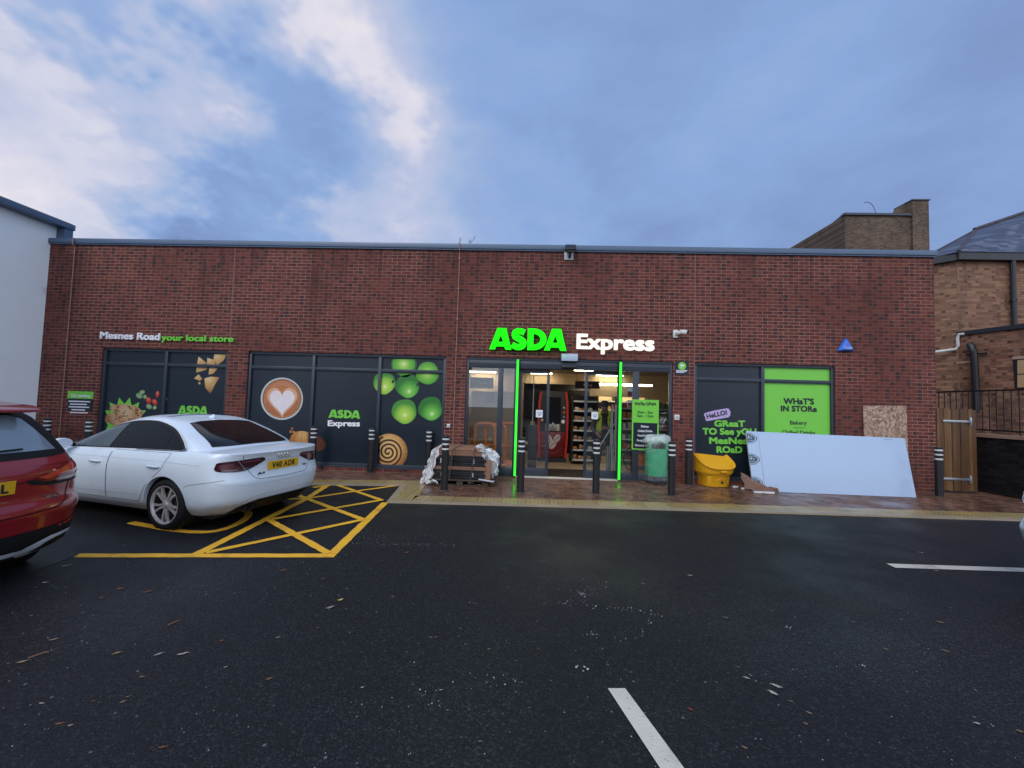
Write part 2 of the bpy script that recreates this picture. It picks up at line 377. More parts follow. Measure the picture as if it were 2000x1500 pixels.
c = t.mix(j, c, (.07, .055, .035)); c = t.mix(t.smooth(t.noise(P, 2.2, 5), .5, .75), c, (.20, .15, .075))
b = pbsdf(t, Base_Color=c, Roughness=t.m('MULTIPLY_ADD', t.noise(P, 1.5, 4), .5, .08)); bp = t.n('ShaderNodeBump', Strength=.7, Distance=.006, Height=t.m('SUBTRACT', bl, j)); t.set(b.inputs['Normal'], bp.outputs[0]); TACT = m
M['kerb'] = plain('granite_kerb', (.32, .26, .18), .4, var=.25, vscale=3, bump=.2)
# damp tarmac
m, t = mat('damp_tarmac'); P = t.n('ShaderNodeNewGeometry').outputs['Position']
n_big = t.noise(P, .42, 4, .6); n_mid = t.noise(P, 3.0, 4); n_f = t.noise(P, 150, 3, .7); vo = t.n('ShaderNodeTexVoronoi', {'feature': 'F1'}, Vector=P, Scale=95.0)
agg = t.n('ShaderNodeSeparateColor', i0=vo.outputs['Color']).outputs
c = t.ramp(agg[0], [(0, (.0048, .0050, .0060)), (.6, (.0095, .0100, .0118)), (.9, (.018, .019, .022)), (1, (.038, .039, .041))])
c = t.mix(t.smooth(n_big, .42, .68), c, t.n('ShaderNodeVectorMath', {'operation': 'SCALE'}, i0=c, Scale=1.5).outputs[0])
c = t.mix(t.m('MULTIPLY', n_mid, .5), c, (.009, .0095, .0115))
v2 = t.n('ShaderNodeTexVoronoi', {'feature': 'F1'}, Vector=P, Scale=16.0); a2 = t.n('ShaderNodeSeparateColor', i0=v2.outputs['Color']).outputs
sp = t.m('MULTIPLY', t.m('MULTIPLY', t.m('GREATER_THAN', a2[0], .88), t.m('LESS_THAN', v2.outputs['Distance'], .13)), t.m('GREATER_THAN', t.noise(P, .9, 3), .47))
c = t.mix(t.m('MULTIPLY', sp, .3), c, (.36, .36, .36))
ol = t.n('ShaderNodeVectorMath', {'operation': 'SUBTRACT'}, i0=P, i1=tuple(G(1655, 1183, -.025))).outputs[0]; os_ = t.sep(ol)
od = t.m('SQRT', t.m('ADD', t.m('POWER', t.m('DIVIDE', t.m('ADD', os_[0], t.m('MULTIPLY', os_[1], .4)), .26), 2.0), t.m('POWER', t.m('DIVIDE', t.m('SUBTRACT', os_[1], t.m('MULTIPLY', os_[0], -.5)), .20), 2.0)))
c = t.mix(t.m('MULTIPLY', t.smooth(t.m('ADD', od, t.m('MULTIPLY', n_mid, .5)), 1.35, .5), .55), c, (.02, .016, .009))
rg = t.m('MULTIPLY_ADD', t.smooth(n_big, .36, .66), -.26, .66)
b = pbsdf(t, Base_Color=c, Roughness=t.m('ADD', rg, t.m('MULTIPLY', t.m('SUBTRACT', n_f, .5), .25)))
b.inputs['Specular IOR Level'].default_value = .30
hb = t.m('ADD', t.m('MULTIPLY', vo.outputs['Distance'], -1.0), t.m('MULTIPLY', n_f, .4))
bp = t.n('ShaderNodeBump', Strength=.55, Distance=.006, Height=hb); t.set(b.inputs['Normal'], bp.outputs[0]); TARMAC = m
def roadpaint(name, c, worn):
    m, t = mat(name); P = t.n('ShaderNodeNewGeometry').outputs['Position']
    k = t.m('MAXIMUM', t.smooth(t.noise(P, 38, 6, .7), worn, worn+.08), t.m('MULTIPLY', t.smooth(t.noise(P, 2.2, 5, .6), .52, .72), .55)); vo = t.n('ShaderNodeTexVoronoi', Vector=P, Scale=95.0)
    cc = t.mix(t.m('MULTIPLY', t.noise(P, 5, 4), .7), c, tuple(q*.62 for q in c)); cc = t.mix(t.m('MULTIPLY', k, .8), cc, (.035, .036, .04))
    b = pbsdf(t, Base_Color=cc, Roughness=.6); b.inputs['Specular IOR Level'].default_value = .2; bp = t.n('ShaderNodeBump', Strength=.4, Distance=.004, Height=vo.outputs['Distance']); t.set(b.inputs['Normal'], bp.outputs[0]); return m
YEL = roadpaint('yellow_line_paint', (.98, .52, .045), .70); WHT = roadpaint('white_line_paint', (.70, .65, .56), .63)
M['navy'] = plain('navy_vinyl', (.0085, .0165, .027), .32, var=.10, vscale=1.2)
M['frame'] = plain('slate_aluminium', (.024, .034, .050), .42, var=.10, vscale=2)
M['frame_dark'] = plain('dark_aluminium', (.014, .018, .025), .45, var=.1)
M['coping'] = plain('blue_grey_metal', (.070, .115, .185), .38, var=.10, vscale=1.5)
M['copper'] = plain('copper_strip', (.26, .13, .095), .5, var=.2)
M['joint'] = plain('joint_sealant', (.22, .135, .12), .8)
M['render'] = plain('white_render', (.84, .90, .93), .8, var=.06, vscale=1.5, dirt=((.55, .6, .66), .7, .55, .8))
M['lime'] = plain('lime_vinyl', (.165, .56, .055), .4, var=.05)
M['ink'] = plain('dark_ink', (.010, .016, .020), .45)
M['white'] = plain('white_vinyl', (.78, .78, .82), .45, var=.04)
M['lilac'] = plain('lilac_vinyl', (.46, .36, .62), .45)
M['cream'] = plain('cream_plastic', (.62, .62, .60), .4)
M['black'] = plain('black_plastic', (.012, .013, .015), .42, var=.2)
M['rubber'] = plain('tyre_rubber', (.011, .011, .012), .72, var=.3, bump=.2)
M['steel'] = plain('galvanised_steel', (.40, .43, .46), .38, metal=.75, var=.2, vscale=14)
M['chrome'] = plain('bright_trim', (.74, .76, .78), .12, metal=1.0, var=.05)
M['wood'] = plain('rough_timber', (.085, .062, .045), .75, var=.35, vscale=9, bump=.3)
M['card'] = plain('brown_cardboard', (.25, .135, .085), .7, var=.3, vscale=4, bump=.15, bscale=20)
M['gridgreen'] = emis('green_led', (.04, 1.0, .05), 1.25)
SIGN_G = emis('green_sign_light', (.016, 1.0, .012), 1.0); SIGN_W = emis('white_sign_light', (1.0, .96, .87), .9)

# ------------------------------------------------------------------ the ground
ZA = -.025
mb = MB(); mb.poly([(-160, -160, ZA), (160, -160, ZA), (160, 160, ZA), (-160, 160, ZA)]); tag(mb.build('ground', TARMAC), kind='structure')
K = [Vector((-14, -2.45, 0)), G(600, 945.5), G(783, 947), G(755, 979.5), G(800, 980.5), G(1200, 991), G(1500, 1000), G(1990, 1015)]
K.append(K[-1] + (K[-1]-K[-2])*1.0)
for q in K: q.z = 0
def off(P, d):
    o = []
    for i, p in enumerate(P):
        a = (p-P[i-1]).normalized() if i else None; b = (P[i+1]-p).normalized() if i+1 < len(P) else None
        na = Vector((-a.y, a.x, 0)) if a else None; nb = Vector((-b.y, b.x, 0)) if b else None
        if na is None: v = nb*d
        elif nb is None: v = na*d
        else: v = (na+nb)/max(.25, (1+na.dot(nb)))*d
        o.append(p+v)
    return o
K1, K2 = off(K, .10), off(K, .46)
mb = MB()
for i in range(len(K)-1):
    a, b, c, d = K[i], K[i+1], K1[i+1], K1[i]; mb.poly([a, b, c, d]); dn = Vector((0, 0, -.12)); mb.poly([a+dn, b+dn, b, a])
tag(mb.build('kerb', M['kerb']), kind='structure')
mb = MB()
for i in range(len(K)-1): mb.poly([K1[i], K1[i+1], K2[i+1], K2[i]])
tag(mb.build('tactile_paving', TACT), kind='structure')
mb = MB()
mb.poly([*[(q.x, q.y, -.004) for q in K1], (K1[-1].x, 0, -.004), (K1[0].x, 0, -.004)])
zp = -.004; mb.poly([(K1[-1].x, 0, zp), (24, 0, zp), (24, 12, zp), (8.82, 12, zp), (8.82, 0, zp)])
tag(mb.build('pavement', PAVER), kind='structure')

# painted lines
def gline(mb, pts, wd=.1, z=ZA+.004):
    P_ = [G(px, py, z) for px, py in pts]; prev = None
    for a, b in zip(P_, P_[1:]):
        n = max(1, int((b-a).length/.07)); d = (b-a).normalized(); sd_ = Vector((-d.y, d.x, 0))
        for i in range(n+1):
            if prev and i == 0 and len(P_) > 2: continue
            p = a+(b-a)*i/n; cur = [mb.b.verts.new(p+sd_*(wd/2+rng.uniform(-.005, .004))), mb.b.verts.new(p-sd_*(wd/2+rng.uniform(-.005, .004)))]
            if prev and (i or len(P_) > 2): mb._f([prev[0], prev[1], cur[1], cur[0]])
            prev = cur
mb = MB(); Z1 = ZA+.004
Ls = [[(148, 1084.6), (655, 1084.8)], [(384, 1082), (595, 975.8), (640, 947.5)], [(649, 1081), (752, 981.5)], [(778, 947.8), (690.6, 959.7), (600, 973.2)], [(656, 946), (745, 976.5)], [(748, 975.8), (532, 1013.5)], [(579, 966), (712, 1015.5)], [(712, 1014), (402, 1079)], [(525, 1015), (641, 1080)], [(611, 952), (658, 945.8)], [(556, 974.6), (592, 973.8)]]
for i, L in enumerate(Ls): gline(mb, L, .105 if i in (0, 1, 2) else .09, Z1+.0006*i)
tag(mb.build('yellow_hatch_marking', YEL), kind='structure')
mb = MB(); gline(mb, smooth_open([(255, 1020, 0), (275, 1024, 0), (330, 1034, 0), (385, 1039, 0), (420, 1037, 0), (450, 1029, 0), (474, 1017, 0), (486, 1004, 0), (480, 997, 0)], 4) and [(q[0], q[1]) for q in smooth_open([(255, 1020, 0), (275, 1024, 0), (330, 1034, 0), (385, 1039, 0), (420, 1037, 0), (450, 1029, 0), (474, 1017, 0), (486, 1004, 0), (480, 997, 0)], 4)], .10, Z1)
tag(mb.build('yellow_bay_symbol_marking', YEL), kind='structure')
mb = MB(); mb.poly([G(1187, 1344, Z1), G(1221, 1344, Z1), G(1291, 1500, Z1)+Vector((.55, -1.3, 0))*.6, G(1238, 1500, Z1)+Vector((.55, -1.3, 0))*.6]); tag(mb.build('white_bay_line', WHT), kind='structure')
mb = MB(); mb.poly([G(1731, 1100.5, Z1), G(1749, 1108.7, Z1), G(2000, 1117.2, Z1)+Vector((3, .1, 0)), G(2000, 1109.5, Z1)+Vector((3, .1, 0))]); tag(mb.build('white_lane_line', WHT), kind='structure')
mb = MB(); mb.poly([G(158, 1079.5, Z1), G(100, 1079.5, Z1), G(48, 1119.5, Z1), G(56, 1118, Z1), G(149, 1086, Z1)]); tag(mb.build('concrete_patch', plain('smooth_concrete', (.028, .030, .034), .62, var=.3)), kind='structure')

# ------------------------------------------------------------------ the shop
XL, XR, ZT = -11.465, 8.79, 5.118
HEAD = 2.657
OPN = [(-9.975, -6.945, .09, HEAD), (-6.465, -1.863, .09, HEAD), (-1.402, 3.20, -.01, HEAD), (3.665, 6.680, .09, HEAD)]
shop = thing('shop_building', 'long single storey red brick shop with flat grey coping and shuttered dark windows', 'shop', (-1.3, 0, 0))
def wall_openings(mb, x0, x1, z0, z1, ops, y0, y1):
    xs = sorted({x0, x1, *[o[0] for o in ops], *[o[1] for o in ops]}); zs = sorted({z0, z1, *[max(z0, o[2]) for o in ops], *[o[3] for o in ops]})
    nx, nz = len(xs)-1, len(zs)-1
    solid = [[not any(o[0] <= (xs[i]+xs[i+1])/2 <= o[1] and o[2] <= (zs[k]+zs[k+1])/2 <= o[3] for o in ops) for k in range(nz)] for i in range(nx)]
    S = lambda i, k: 0 <= i < nx and 0 <= k < nz and solid[i][k]
    for i in range(nx):
        for k in range(nz):
            if not solid[i][k]: continue
            a, b, c, d = xs[i], xs[i+1], zs[k], zs[k+1]
            mb.poly([(a, y0, c), (b, y0, c), (b, y0, d), (a, y0, d)]); mb.poly([(b, y1, c), (a, y1, c), (a, y1, d), (b, y1, d)])
            if not S(i-1, k): mb.poly([(a, y1, c), (a, y0, c), (a, y0, d), (a, y1, d)])
            if not S(i+1, k): mb.poly([(b, y0, c), (b, y1, c), (b, y1, d), (b, y0, d)])
            if not S(i, k-1): mb.poly([(a, y1, c), (b, y1, c), (b, y0, c), (a, y0, c)])
            if not S(i, k+1): mb.poly([(a, y0, d), (b, y0, d), (b, y1, d), (a, y1, d)])
mb = MB(); wall_openings(mb, XL, XR, -.06, ZT, OPN, 0, .3); mb.build('front_wall', BR, shop, recalc=False)
mb = MB(); mb.box(XR-.3, XR, .3, 11, -.06, ZT); mb.box(XL, XL+.3, .3, 11, -.06, ZT); mb.box(XL+.3, XR-.3, 10.7, 11, -.06, ZT); mb.build('flank_wall', BR_R, shop)
mb = MB(); mb.box(XL+.3, XR-.3, .3, 10.7, 4.75, 4.9); mb.build('flat_roof', M['frame_dark'], shop)
mb = MB(); mb.box(XL, XR+.045, -.055, .36, ZT+.004, ZT+.112); mb.box(XL, XR+.03, -.035, .0-.002, ZT-.028, ZT+.003)
for x in (-8.4, -4.4, -.4, 3.6, 7.85): mb.box(x, x+.007, -.058, -.056, ZT+.004, ZT+.111)
mb.build('coping', M['coping'], shop, bevel=.004)
for px, z0 in ((455, 2.75), (1357.5, -.02)):
    x = W(px, 560).x; mb = MB(); mb.box(x-.007, x+.007, -.003, .004, z0, ZT-.03); mb.build('movement_joint', M['joint'], shop)
for pa, pb, zend in (((146.7, 472), (134.8, 640), .05), ((898.4, 479), (889.0, 720), .05)):
    a, x1 = W(*pa, -.03), W(*pb, -.03).x
    r = shop; mb = MB(); zt = ZT+.10; mb.tube([(a.x, -.068, ZT+.112), (a.x, -.072, ZT-.04), (a.x, -.022, ZT-.10), (a.x, -.022, zend)], .013, 8)
    c = mb.build('lightning_conductor', M['copper'], shop)
    for z in (4.9, 4.2, 3.5, 2.8, 2.1, 1.4, .7): mb = MB(); mb.box(a.x-.028, a.x+.028, -.042, -.003, z-.014, z+.014); mb.build('clip', M['copper'], c)

# --- dark shuttered windows
def shuttered(op, mull, tr_z, panels):
    x0, x1, z0, z1 = op; y0, y1 = .035, .12; fw = .062; mb = MB()
    mb.box(x0, x1, y0, y1, z1-fw, z1); mb.box(x0, x1, y0, y1, z0, z0+.075); mb.box(x0, x0+fw, y0, y1, z0+.075, z1-fw); mb.box(x1-fw, x1, y0, y1, z0+.075, z1-fw)
    xs = [x0+fw]+[q for m_ in mull for q in (m_-.034, m_+.034)]+[x1-fw]
    for m_ in mull: mb.box(m_-.034, m_+.034, y0, y1, z0+.075, z1-fw)
    for i in range(0, len(xs), 2): mb.box(xs[i], xs[i+1], y0+.006, y1, tr_z-.036, tr_z+.036)
    mb.box(x0-.0, x1+.0, -.012, .034, z0-.004, z0+.022)
    fr = mb.build('window', M['frame'], shop, bevel=.003)
    for i, p in enumerate(panels):
        a, b = xs[2*i], xs[2*i+1]
        for q, (c, d) in enumerate(((z0+.075, tr_z-.036), (tr_z+.036, z1-fw))):
            mm = p if not isinstance(p, tuple) else p[q]; mb = MB(); mb.box(a, b, .085, .115, c, d); mb.build('vinyl_panel', mm, fr)
    return fr
TRZ = W(700, 722).z
W1 = shuttered(OPN[0], [W(323, 684).x], TRZ, [M['navy']]*2)
W2 = shuttered(OPN[1], [W(612, 690).x, W(742, 692).x], TRZ, [M['navy']]*3)
W4 = shuttered(OPN[3], [W(1492, 712).x], TRZ, [M['navy'], M['lime']])
YP = .0835       # face of the vinyl
def art(name, parent, mats, fill, y=YP-.0012, loc=None):
    mb = MB(); fill(mb, y); return mb.build(name, mats, parent, recalc=False, loc=loc)
def facing(pts):            # make a front-facing polygon
    a = sum(p.x*q.z-q.x*p.z for p, q in zip(pts, pts[1:]+pts[:1])); return pts if a > 0 else pts[::-1]
def ell(cx, cy, a, b, rot, n=16): return [(cx+a*math.cos(2*PI*i/n)*math.cos(rot)-b*math.sin(2*PI*i/n)*math.sin(rot), cy+a*math.cos(2*PI*i/n)*math.sin(rot)+b*math.sin(2*PI*i/n)*math.cos(rot)) for i in range(n)]
def printed(name, stops, hx=.3, hz=.3, rad=1.0, hl=None, nz=(6, .1)):
    """a printed picture: colours spread round an off-centre point of the print's own coordinates"""
    m, t = mat(name); o = t.sep(t.n('ShaderNodeTexCoord').outputs['Object']); tc = t.n('ShaderNodeTexCoord').outputs['Object']
    d = t.m('SQRT', t.m('ADD', t.m('POWER', t.m('SUBTRACT', o[0], hx*rad), 2.0), t.m('POWER', t.m('SUBTRACT', o[2], hz*rad), 2.0)))
    d = t.m('ADD', t.m('DIVIDE', d, rad), t.m('MULTIPLY', t.m('SUBTRACT', t.noise(tc, nz[0]/rad, 5), .5), nz[1]*2)); c = t.ramp(d, stops)
    pbsdf(t, Base_Color=c, Roughness=.42); return m
APL = printed('apple_print', [(0, (.72, .86, .45)), (.16, (.42, .66, .14)), (.5, (.17, .48, .045)), (.95, (.065, .30, .03)), (1.0, (.02, .12, .015))], -.05, .0, .27, nz=(4, .10))
APL2 = printed('apple_print_yellow', [(0, (.74, .86, .42)), (.2, (.46, .66, .10)), (.6, (.26, .52, .05)), (1.0, (.05, .24, .03))], .05, -.3, .27, nz=(4, .10))
APL3 = printed('apple_print_deep', [(0, (.62, .80, .40)), (.2, (.22, .55, .09)), (.55, (.09, .38, .04)), (1.0, (.02, .16, .02))], .15, -.45, .27, nz=(4, .10))
for cx, cy, r, mm, cut in ((789.6, 711.4, 25, APL, (701, 999)), (835.4, 729.0, 22.5, APL, (0, 999)), (750.5, 748.2, 21.5, APL2, (0, 999)), (795.9, 753.9, 23.3, APL3, (0, 999)), (789.6, 803.4, 24.3, APL2, (0, 999)), (840.6, 798.0, 23.5, APL3, (0, 999))):
    pts = []
    for i in range(40):
        a = 2*PI*i/40; rr = r*(1+.035*math.sin(3*a+cx)+.02*math.sin(5*a)); pts.append((cx+rr*math.cos(a), max(cut[0], cy+rr*.98*math.sin(a))))
    art('apple_picture', W2, mm, lambda mb, y: mb.poly(facing(wpoly(pts, y))), loc=W(cx, cy, YP))
    if cy in (748.2, 753.9): art('apple_stalk_picture', W2, M['ink'], lambda mb, y: mb.poly(facing(wpoly(ell((cx+17 if cy < 750 else cx+20), cy-3, 2.2, 3.6, .5), y-.001))))
# coffee
CU1 = printed('coffee_print', [(0, (.50, .20, .085)), (.6, (.42, .155, .06)), (.86, (.36, .115, .04)), (.9, (.22, .07, .03)), (1.0, (.50, .34, .22))], 0, 0, .49, nz=(5, .08))
def disc(mb, cx, cy, r, y, n=48, k=1.0): mb.poly(facing(wpoly([(cx+r*math.cos(2*PI*i/n), cy+r*k*math.sin(2*PI*i/n)) for i in range(n)], y)))
def coffee(mb, y):
    mb.mi = 1; disc(mb, 550.4, 778.8, 41.3, y); mb.mi = 0; disc(mb, 550.8, 778.4, 38.2, y-.001)
    for mi, sc, dy, yy in ((2, 1.18, -1, y-.002), (3, .98, 0, y-.003)):
        mb.mi = mi; pts = []
        for i in range(40):
            a = 2*PI*i/40; hx = 16*math.sin(a)**3; hz = 13*math.cos(a)-5*math.cos(2*a)-2*math.cos(3*a)-math.cos(4*a); pts.append((551+hx*1.55*sc, 781+dy-hz*1.75*sc+2))
        mb.poly(facing(wpoly(pts, yy)))
COFL = plain('foam_line_print', (.60, .30, .15), .45)
def foam(mb, y):
    for k, (r_, a0, a1) in enumerate(((34.5, 2.4, 6.9), (31, 2.9, 6.4), (36, .7, 2.3), (27.5, 3.4, 5.9))): mb.strip([W(550.6+r_*math.cos(q), 779+r_*math.sin(q), y-.0022-.0002*k) for q in [a0+(a1-a0)*i/24 for i in range(25)]], .010+.004*(k % 2), (0, -1, 0))
art('foam_line_picture', W2, COFL, foam)
art('coffee_picture', W2, [CU1, plain('cup_rim_print', (.46, .52, .50), .45), plain('latte_swirl_print', (.62, .36, .22), .45), plain('milk_print', (.72, .66, .68), .45)], coffee, loc=W(550.4, 778.8, YP))
# cinnamon roll, croissant
BUN = printed('bun_print', [(0, (.62, .40, .16)), (.45, (.66, .42, .15)), (.75, (.50, .25, .07)), (1.0, (.24, .09, .025))], -.1, .15, .48, nz=(9, .22)); BUND = plain('cinnamon_print', (.055, .018, .010), .5)
def roll(mb, y):
    cx, cy, r = 760, 883, 36; p = []
    for i in range(44):
        a = 2*PI*i/44; p.append((max(739.5, cx+r*math.cos(a)), min(914, cy+r*math.sin(a))))
    mb.mi = 0; mb.poly(facing(wpoly(p, y))); mb.mi = 1
    sp = [(cx-2+(1.5+i*.318)*math.cos(i*.25), cy+(1.5+i*.318)*math.sin(i*.25)) for i in range(94)]
    sp = [W(max(740, a), min(913.5, b), y-.001) for a, b in sp]; mb.strip(sp, .042, (0, -1, 0))
art('cinnamon_roll_picture', W2, [BUN, BUND], roll, loc=W(760, 883, YP))
CRO = printed('croissant_print', [(0, (.62, .40, .16)), (.35, (.50, .24, .07)), (.7, (.36, .13, .035)), (1.0, (.20, .06, .02))], -.2, .25, .42, nz=(12, .3)); CRO2 = printed('croissant_tip_print', [(0, (.45, .20, .08)), (.4, (.26, .075, .025)), (1.0, (.09, .025, .012))], 0, .2, .26, nz=(12, .3))
def cro(mb, y):
    mb.mi = 0; mb.poly(facing(wpoly([(566, 857), (570, 849), (578, 843.5), (588, 841.5), (598, 843), (604, 845), (610, 850), (610, 868), (560, 868)], y)))
    mb.mi = 1; mb.poly(facing(wpoly([(617, 851), (625, 853.5), (632, 859), (637, 867), (636, 874), (629, 880), (617, 881)], y)))
    mb.mi = 0
    for a, b, r in ((570.5, 837, 2.4), (568, 843, 3), (574, 844, 2.6)): disc(mb, a, b, r, y-.001, 9)
art('croissant_picture', W2, [CRO, CRO2], cro, loc=W(598, 858, YP))
def crl(mb, y):
    for x0, x1, k in ((581, 572, 1), (592, 588, 1), (600, 603, 1)): mb.strip([W(x0, 844, y-.002), W((x0+x1)/2-1.5, 855, y-.002), W(x1, 867, y-.002)], .007, (0, -1, 0))
def crl2(mb, y):
    for x0, y0, x1, y1 in ((621, 853.5, 618.5, 879), (627, 856, 623, 880), (632, 861, 628, 879)): mb.strip([W(x0, y0, y-.002), W(x1, y1, y-.002)], .012, (0, -1, 0))
CRL = plain('crust_line_print', (.15, .045, .015), .5); art('croissant_fold_picture', W2, CRL, crl); art('croissant_fold_picture', W2, CRL, crl2)
# words on the middle pane
def small_words(parent, ax0, ax1, ay0, ay1, ex):
    def f(mb, y):
        a, b = W(ax0, ay0, y), W(ax1, ay1, y)
        for pg in block_word(a.x, b.z, b.x-a.x, a.z-b.z): mb.poly([(q[0], y, q[1]) for q in pg])
    art('green_lettering', parent, M['lime'], f)
    if ex:
        mb = MB(); wletter(mb, 'Express', (ex[0], ex[2]), (ex[1], ex[2]+.7), 11.5, YP-.001, bold=.036); mb.build('white_lettering', M['white'], parent, recalc=False)
small_words(W2, 642, 703, 800, 817.8, (640, 703, 832.2)); small_words(W1, 348, 405, 792, 811, None)
# left window: starburst, flat bread, tomatoes, leaves, tortilla chips
def burst(mb, y):
    c = (243, 822); p = []
    for i in range(28):
        a = PI*2*i/28; r = 47 if i % 2 == 0 else 33; p.append((max(205.5, c[0]+r*math.cos(a)), c[1]+r*math.sin(a)))
    mb.poly(facing(wpoly(p, y)))
art('starburst_picture', W1, M['lime'], burst)
NAAN = printed('flatbread_print', [(0, (.62, .44, .26)), (.45, (.52, .32, .16)), (.55, (.34, .16, .06)), (.72, (.55, .36, .20)), (1.0, (.30, .13, .05))], .1, .1, .45, nz=(14, .34))
art('flatbread_picture', W1, NAAN, lambda mb, y: mb.poly(facing(wpoly([(204, 822), (207, 812), (214, 806), (219, 809), (222, 803), (213, 798), (217, 793), (228, 790), (244, 789), (262, 792), (274, 799), (281, 807), (276, 813), (280, 824), (262, 832), (225, 832)], y))), y=YP-.003, loc=W(243, 808, YP))
def toast(mb, y):
    tr0 = random.Random(3)
    for _ in range(34):
        px, py = tr0.uniform(212, 276), tr0.uniform(793, 820)
        if ((px-245)/34)**2+((py-810)/19)**2 < 1: mb.poly(facing(wpoly(ell(px, py, tr0.uniform(1, 3.4), tr0.uniform(.7, 1.8), tr0.uniform(-.6, .6), 8), y)))
art('flatbread_toast_picture', W1, plain('toasted_spot_print', (.20, .085, .03), .5), toast, y=YP-.0042)
TOM = printed('tomato_print', [(0, (.70, .20, .12)), (.4, (.52, .035, .02)), (1.0, (.25, .012, .01))], 0, .2, .13, nz=(10, .15)); LEAF = printed('basil_print', [(0, (.30, .44, .22)), (.5, (.12, .26, .09)), (1.0, (.03, .09, .03))], 0, 0, .2, nz=(9, .2))
def ell(cx, cy, a, b, rot, n=16): return [(cx+a*math.cos(2*PI*i/n)*math.cos(rot)-b*math.sin(2*PI*i/n)*math.sin(rot), cy+a*math.cos(2*PI*i/n)*math.sin(rot)+b*math.sin(2*PI*i/n)*math.cos(rot)) for i in range(n)]
for c in ((307.5, 770, 7, 3.3, 1.7), (290, 782, 6.8, 5, 1.2), (302, 785.5, 7, 4.6, .9)): art('tomato_picture', W1, TOM, lambda mb, y: mb.poly(facing(wpoly(ell(*c), y))), loc=W(c[0], c[1], YP))
for c in ((272, 773, 7, 5, .4), (277.5, 766, 6, 4, -.3), (283, 775, 3.5, 4, .2), (322.5, 782, 2.5, 5.5, .6), (291, 794, 6, 4.5, .5), (302, 796, 4, 3.6, -.6)): art('leaf_picture', W1, LEAF, lambda mb, y: mb.poly(facing(wpoly(ell(*c), y-.001))), loc=W(c[0], c[1], YP))
CHIP = printed('tortilla_print', [(0, (.68, .50, .28)), (.4, (.52, .32, .12)), (.8, (.36, .18, .05)), (1.0, (.20, .09, .03))], -.2, .3, .33, nz=(12, .22))
for p in ([(388, 696.5), (405, 710), (384, 713)], [(405, 699), (418, 703), (421, 712), (404, 713)], [(418.5, 691.5), (443, 692), (437, 704), (424, 713), (417, 702)], [(384, 716), (405, 716.5), (404, 722), (383, 728)], [(409, 717), (426, 719), (416, 730), (407, 732)], [(399, 739), (412, 735.5), (428.5, 737), (420, 751), (411, 769), (401, 757)], [(379, 739), (388, 731), (395, 740), (390, 744)], [(387, 747), (391, 746), (392, 750), (388, 751)]):
    cx = sum(a for a, b in p)/len(p); cy = sum(b for a, b in p)/len(p); art('tortilla_chip_picture', W1, CHIP, lambda mb, y: mb.poly(facing(wpoly(p, y))), loc=W(cx, cy, YP))
# right window wording
mb = MB()
for s_, a, b, y_, h in (('GReaT', 1395, 1455.5, 833.2, 12.4), ('TO See yOU', 1372, 1477.5, 848.6, 12.8), ('MesNes', 1385, 1460, 866.8, 13), ('ROaD', 1399.5, 1450, 884.4, 13)): wletter(mb, s_, (a, y_), (b, y_+(b-a)*.012), h, YP-.001, bold=.040)
mb.build('lime_lettering', M['lime'], W4, recalc=False)
mb = MB(); mb.poly(facing(wpoly([(1376, 807), (1396, 801.5), (1420, 797.5), (1424.5, 799), (1425, 802), (1427.5, 805), (1426, 808), (1426.5, 811), (1423, 815), (1400, 819), (1380, 822.5), (1377, 818), (1378, 815), (1375, 812)], YP-.003))); tg = mb.build('speech_tag', M['lilac'], W4, recalc=False)
mb = MB(); wletter(mb, 'HeLLO!', (1381, 818), (1421, 809.5), 9.2, YP-.0055, bold=.035); mb.build('tag_lettering', M['ink'], tg, recalc=False)
mb = MB()
for s_, a, b, y_, h, bo in (("WHaT'S", 1530, 1590, 789.3, 12.2, .042), ('IN STORe', 1525, 1595.5, 803.4, 11.6, .042), ('Bakery', 1543, 1576, 829.0, 7.6, .016), ('Chilled Drinks', 1527, 1592, 847.8, 7.6, .016)): wletter(mb, s_, (a, y_), (b, y_+(b-a)*.02), h, YP-.001, bold=bo)
mb.poly(facing(wpoly([(1550, 835), (1571, 835.5), (1571, 836.5), (1550, 836)], YP-.001)))
mb.build('dark_lettering', M['ink'], W4, recalc=False)

# ------------------------------------------------------------------ entrance
EX0, EX1 = OPN[2][0], OPN[2][1]; xa = lambda px: W(px, 820, .08).x
ent = MB(); Y0, Y1 = .03, .13
ent.box(EX0, EX0+.06, Y0, Y1, 0, HEAD-.06); ent.box(EX1-.06, EX1, Y0, Y1, 0, HEAD-.06); ent.box(EX0, EX1, Y0, Y1, HEAD-.06, HEAD)
ent.box(EX0+.06, EX1-.06, Y0+.01, Y1+.02, HEAD-.235, HEAD-.063); ent.box(EX0+.06, EX1-.06, Y0-.004, Y0+.009, HEAD-.15, HEAD-.145)
MUL = [(xa(971), xa(981)), (xa(1002.5), xa(1010)), (xa(1207), xa(1213.5)), (xa(1235), xa(1246.5))]
for a, b in MUL: ent.box(a, b, Y0, Y1, 0, HEAD-.237)
xs = [EX0+.06, MUL[0][0], MUL[0][1], MUL[1][0], MUL[2][1], MUL[3][0], MUL[3][1], EX1-.06]
for i in range(0, 8, 2): ent.box(xs[i], xs[i+1], Y0, Y1, 0, .17)
ent = ent.build('entrance_frame', M['frame'], shop, bevel=.003)
GL = glassy('shop_glass', (.90, .94, .94), .015)
for i in range(0, 8, 2):
    mb = MB(); mb.box(xs[i], xs[i+1], .075, .083, .17, HEAD-.237); mb.build('glass_pane', GL, ent)
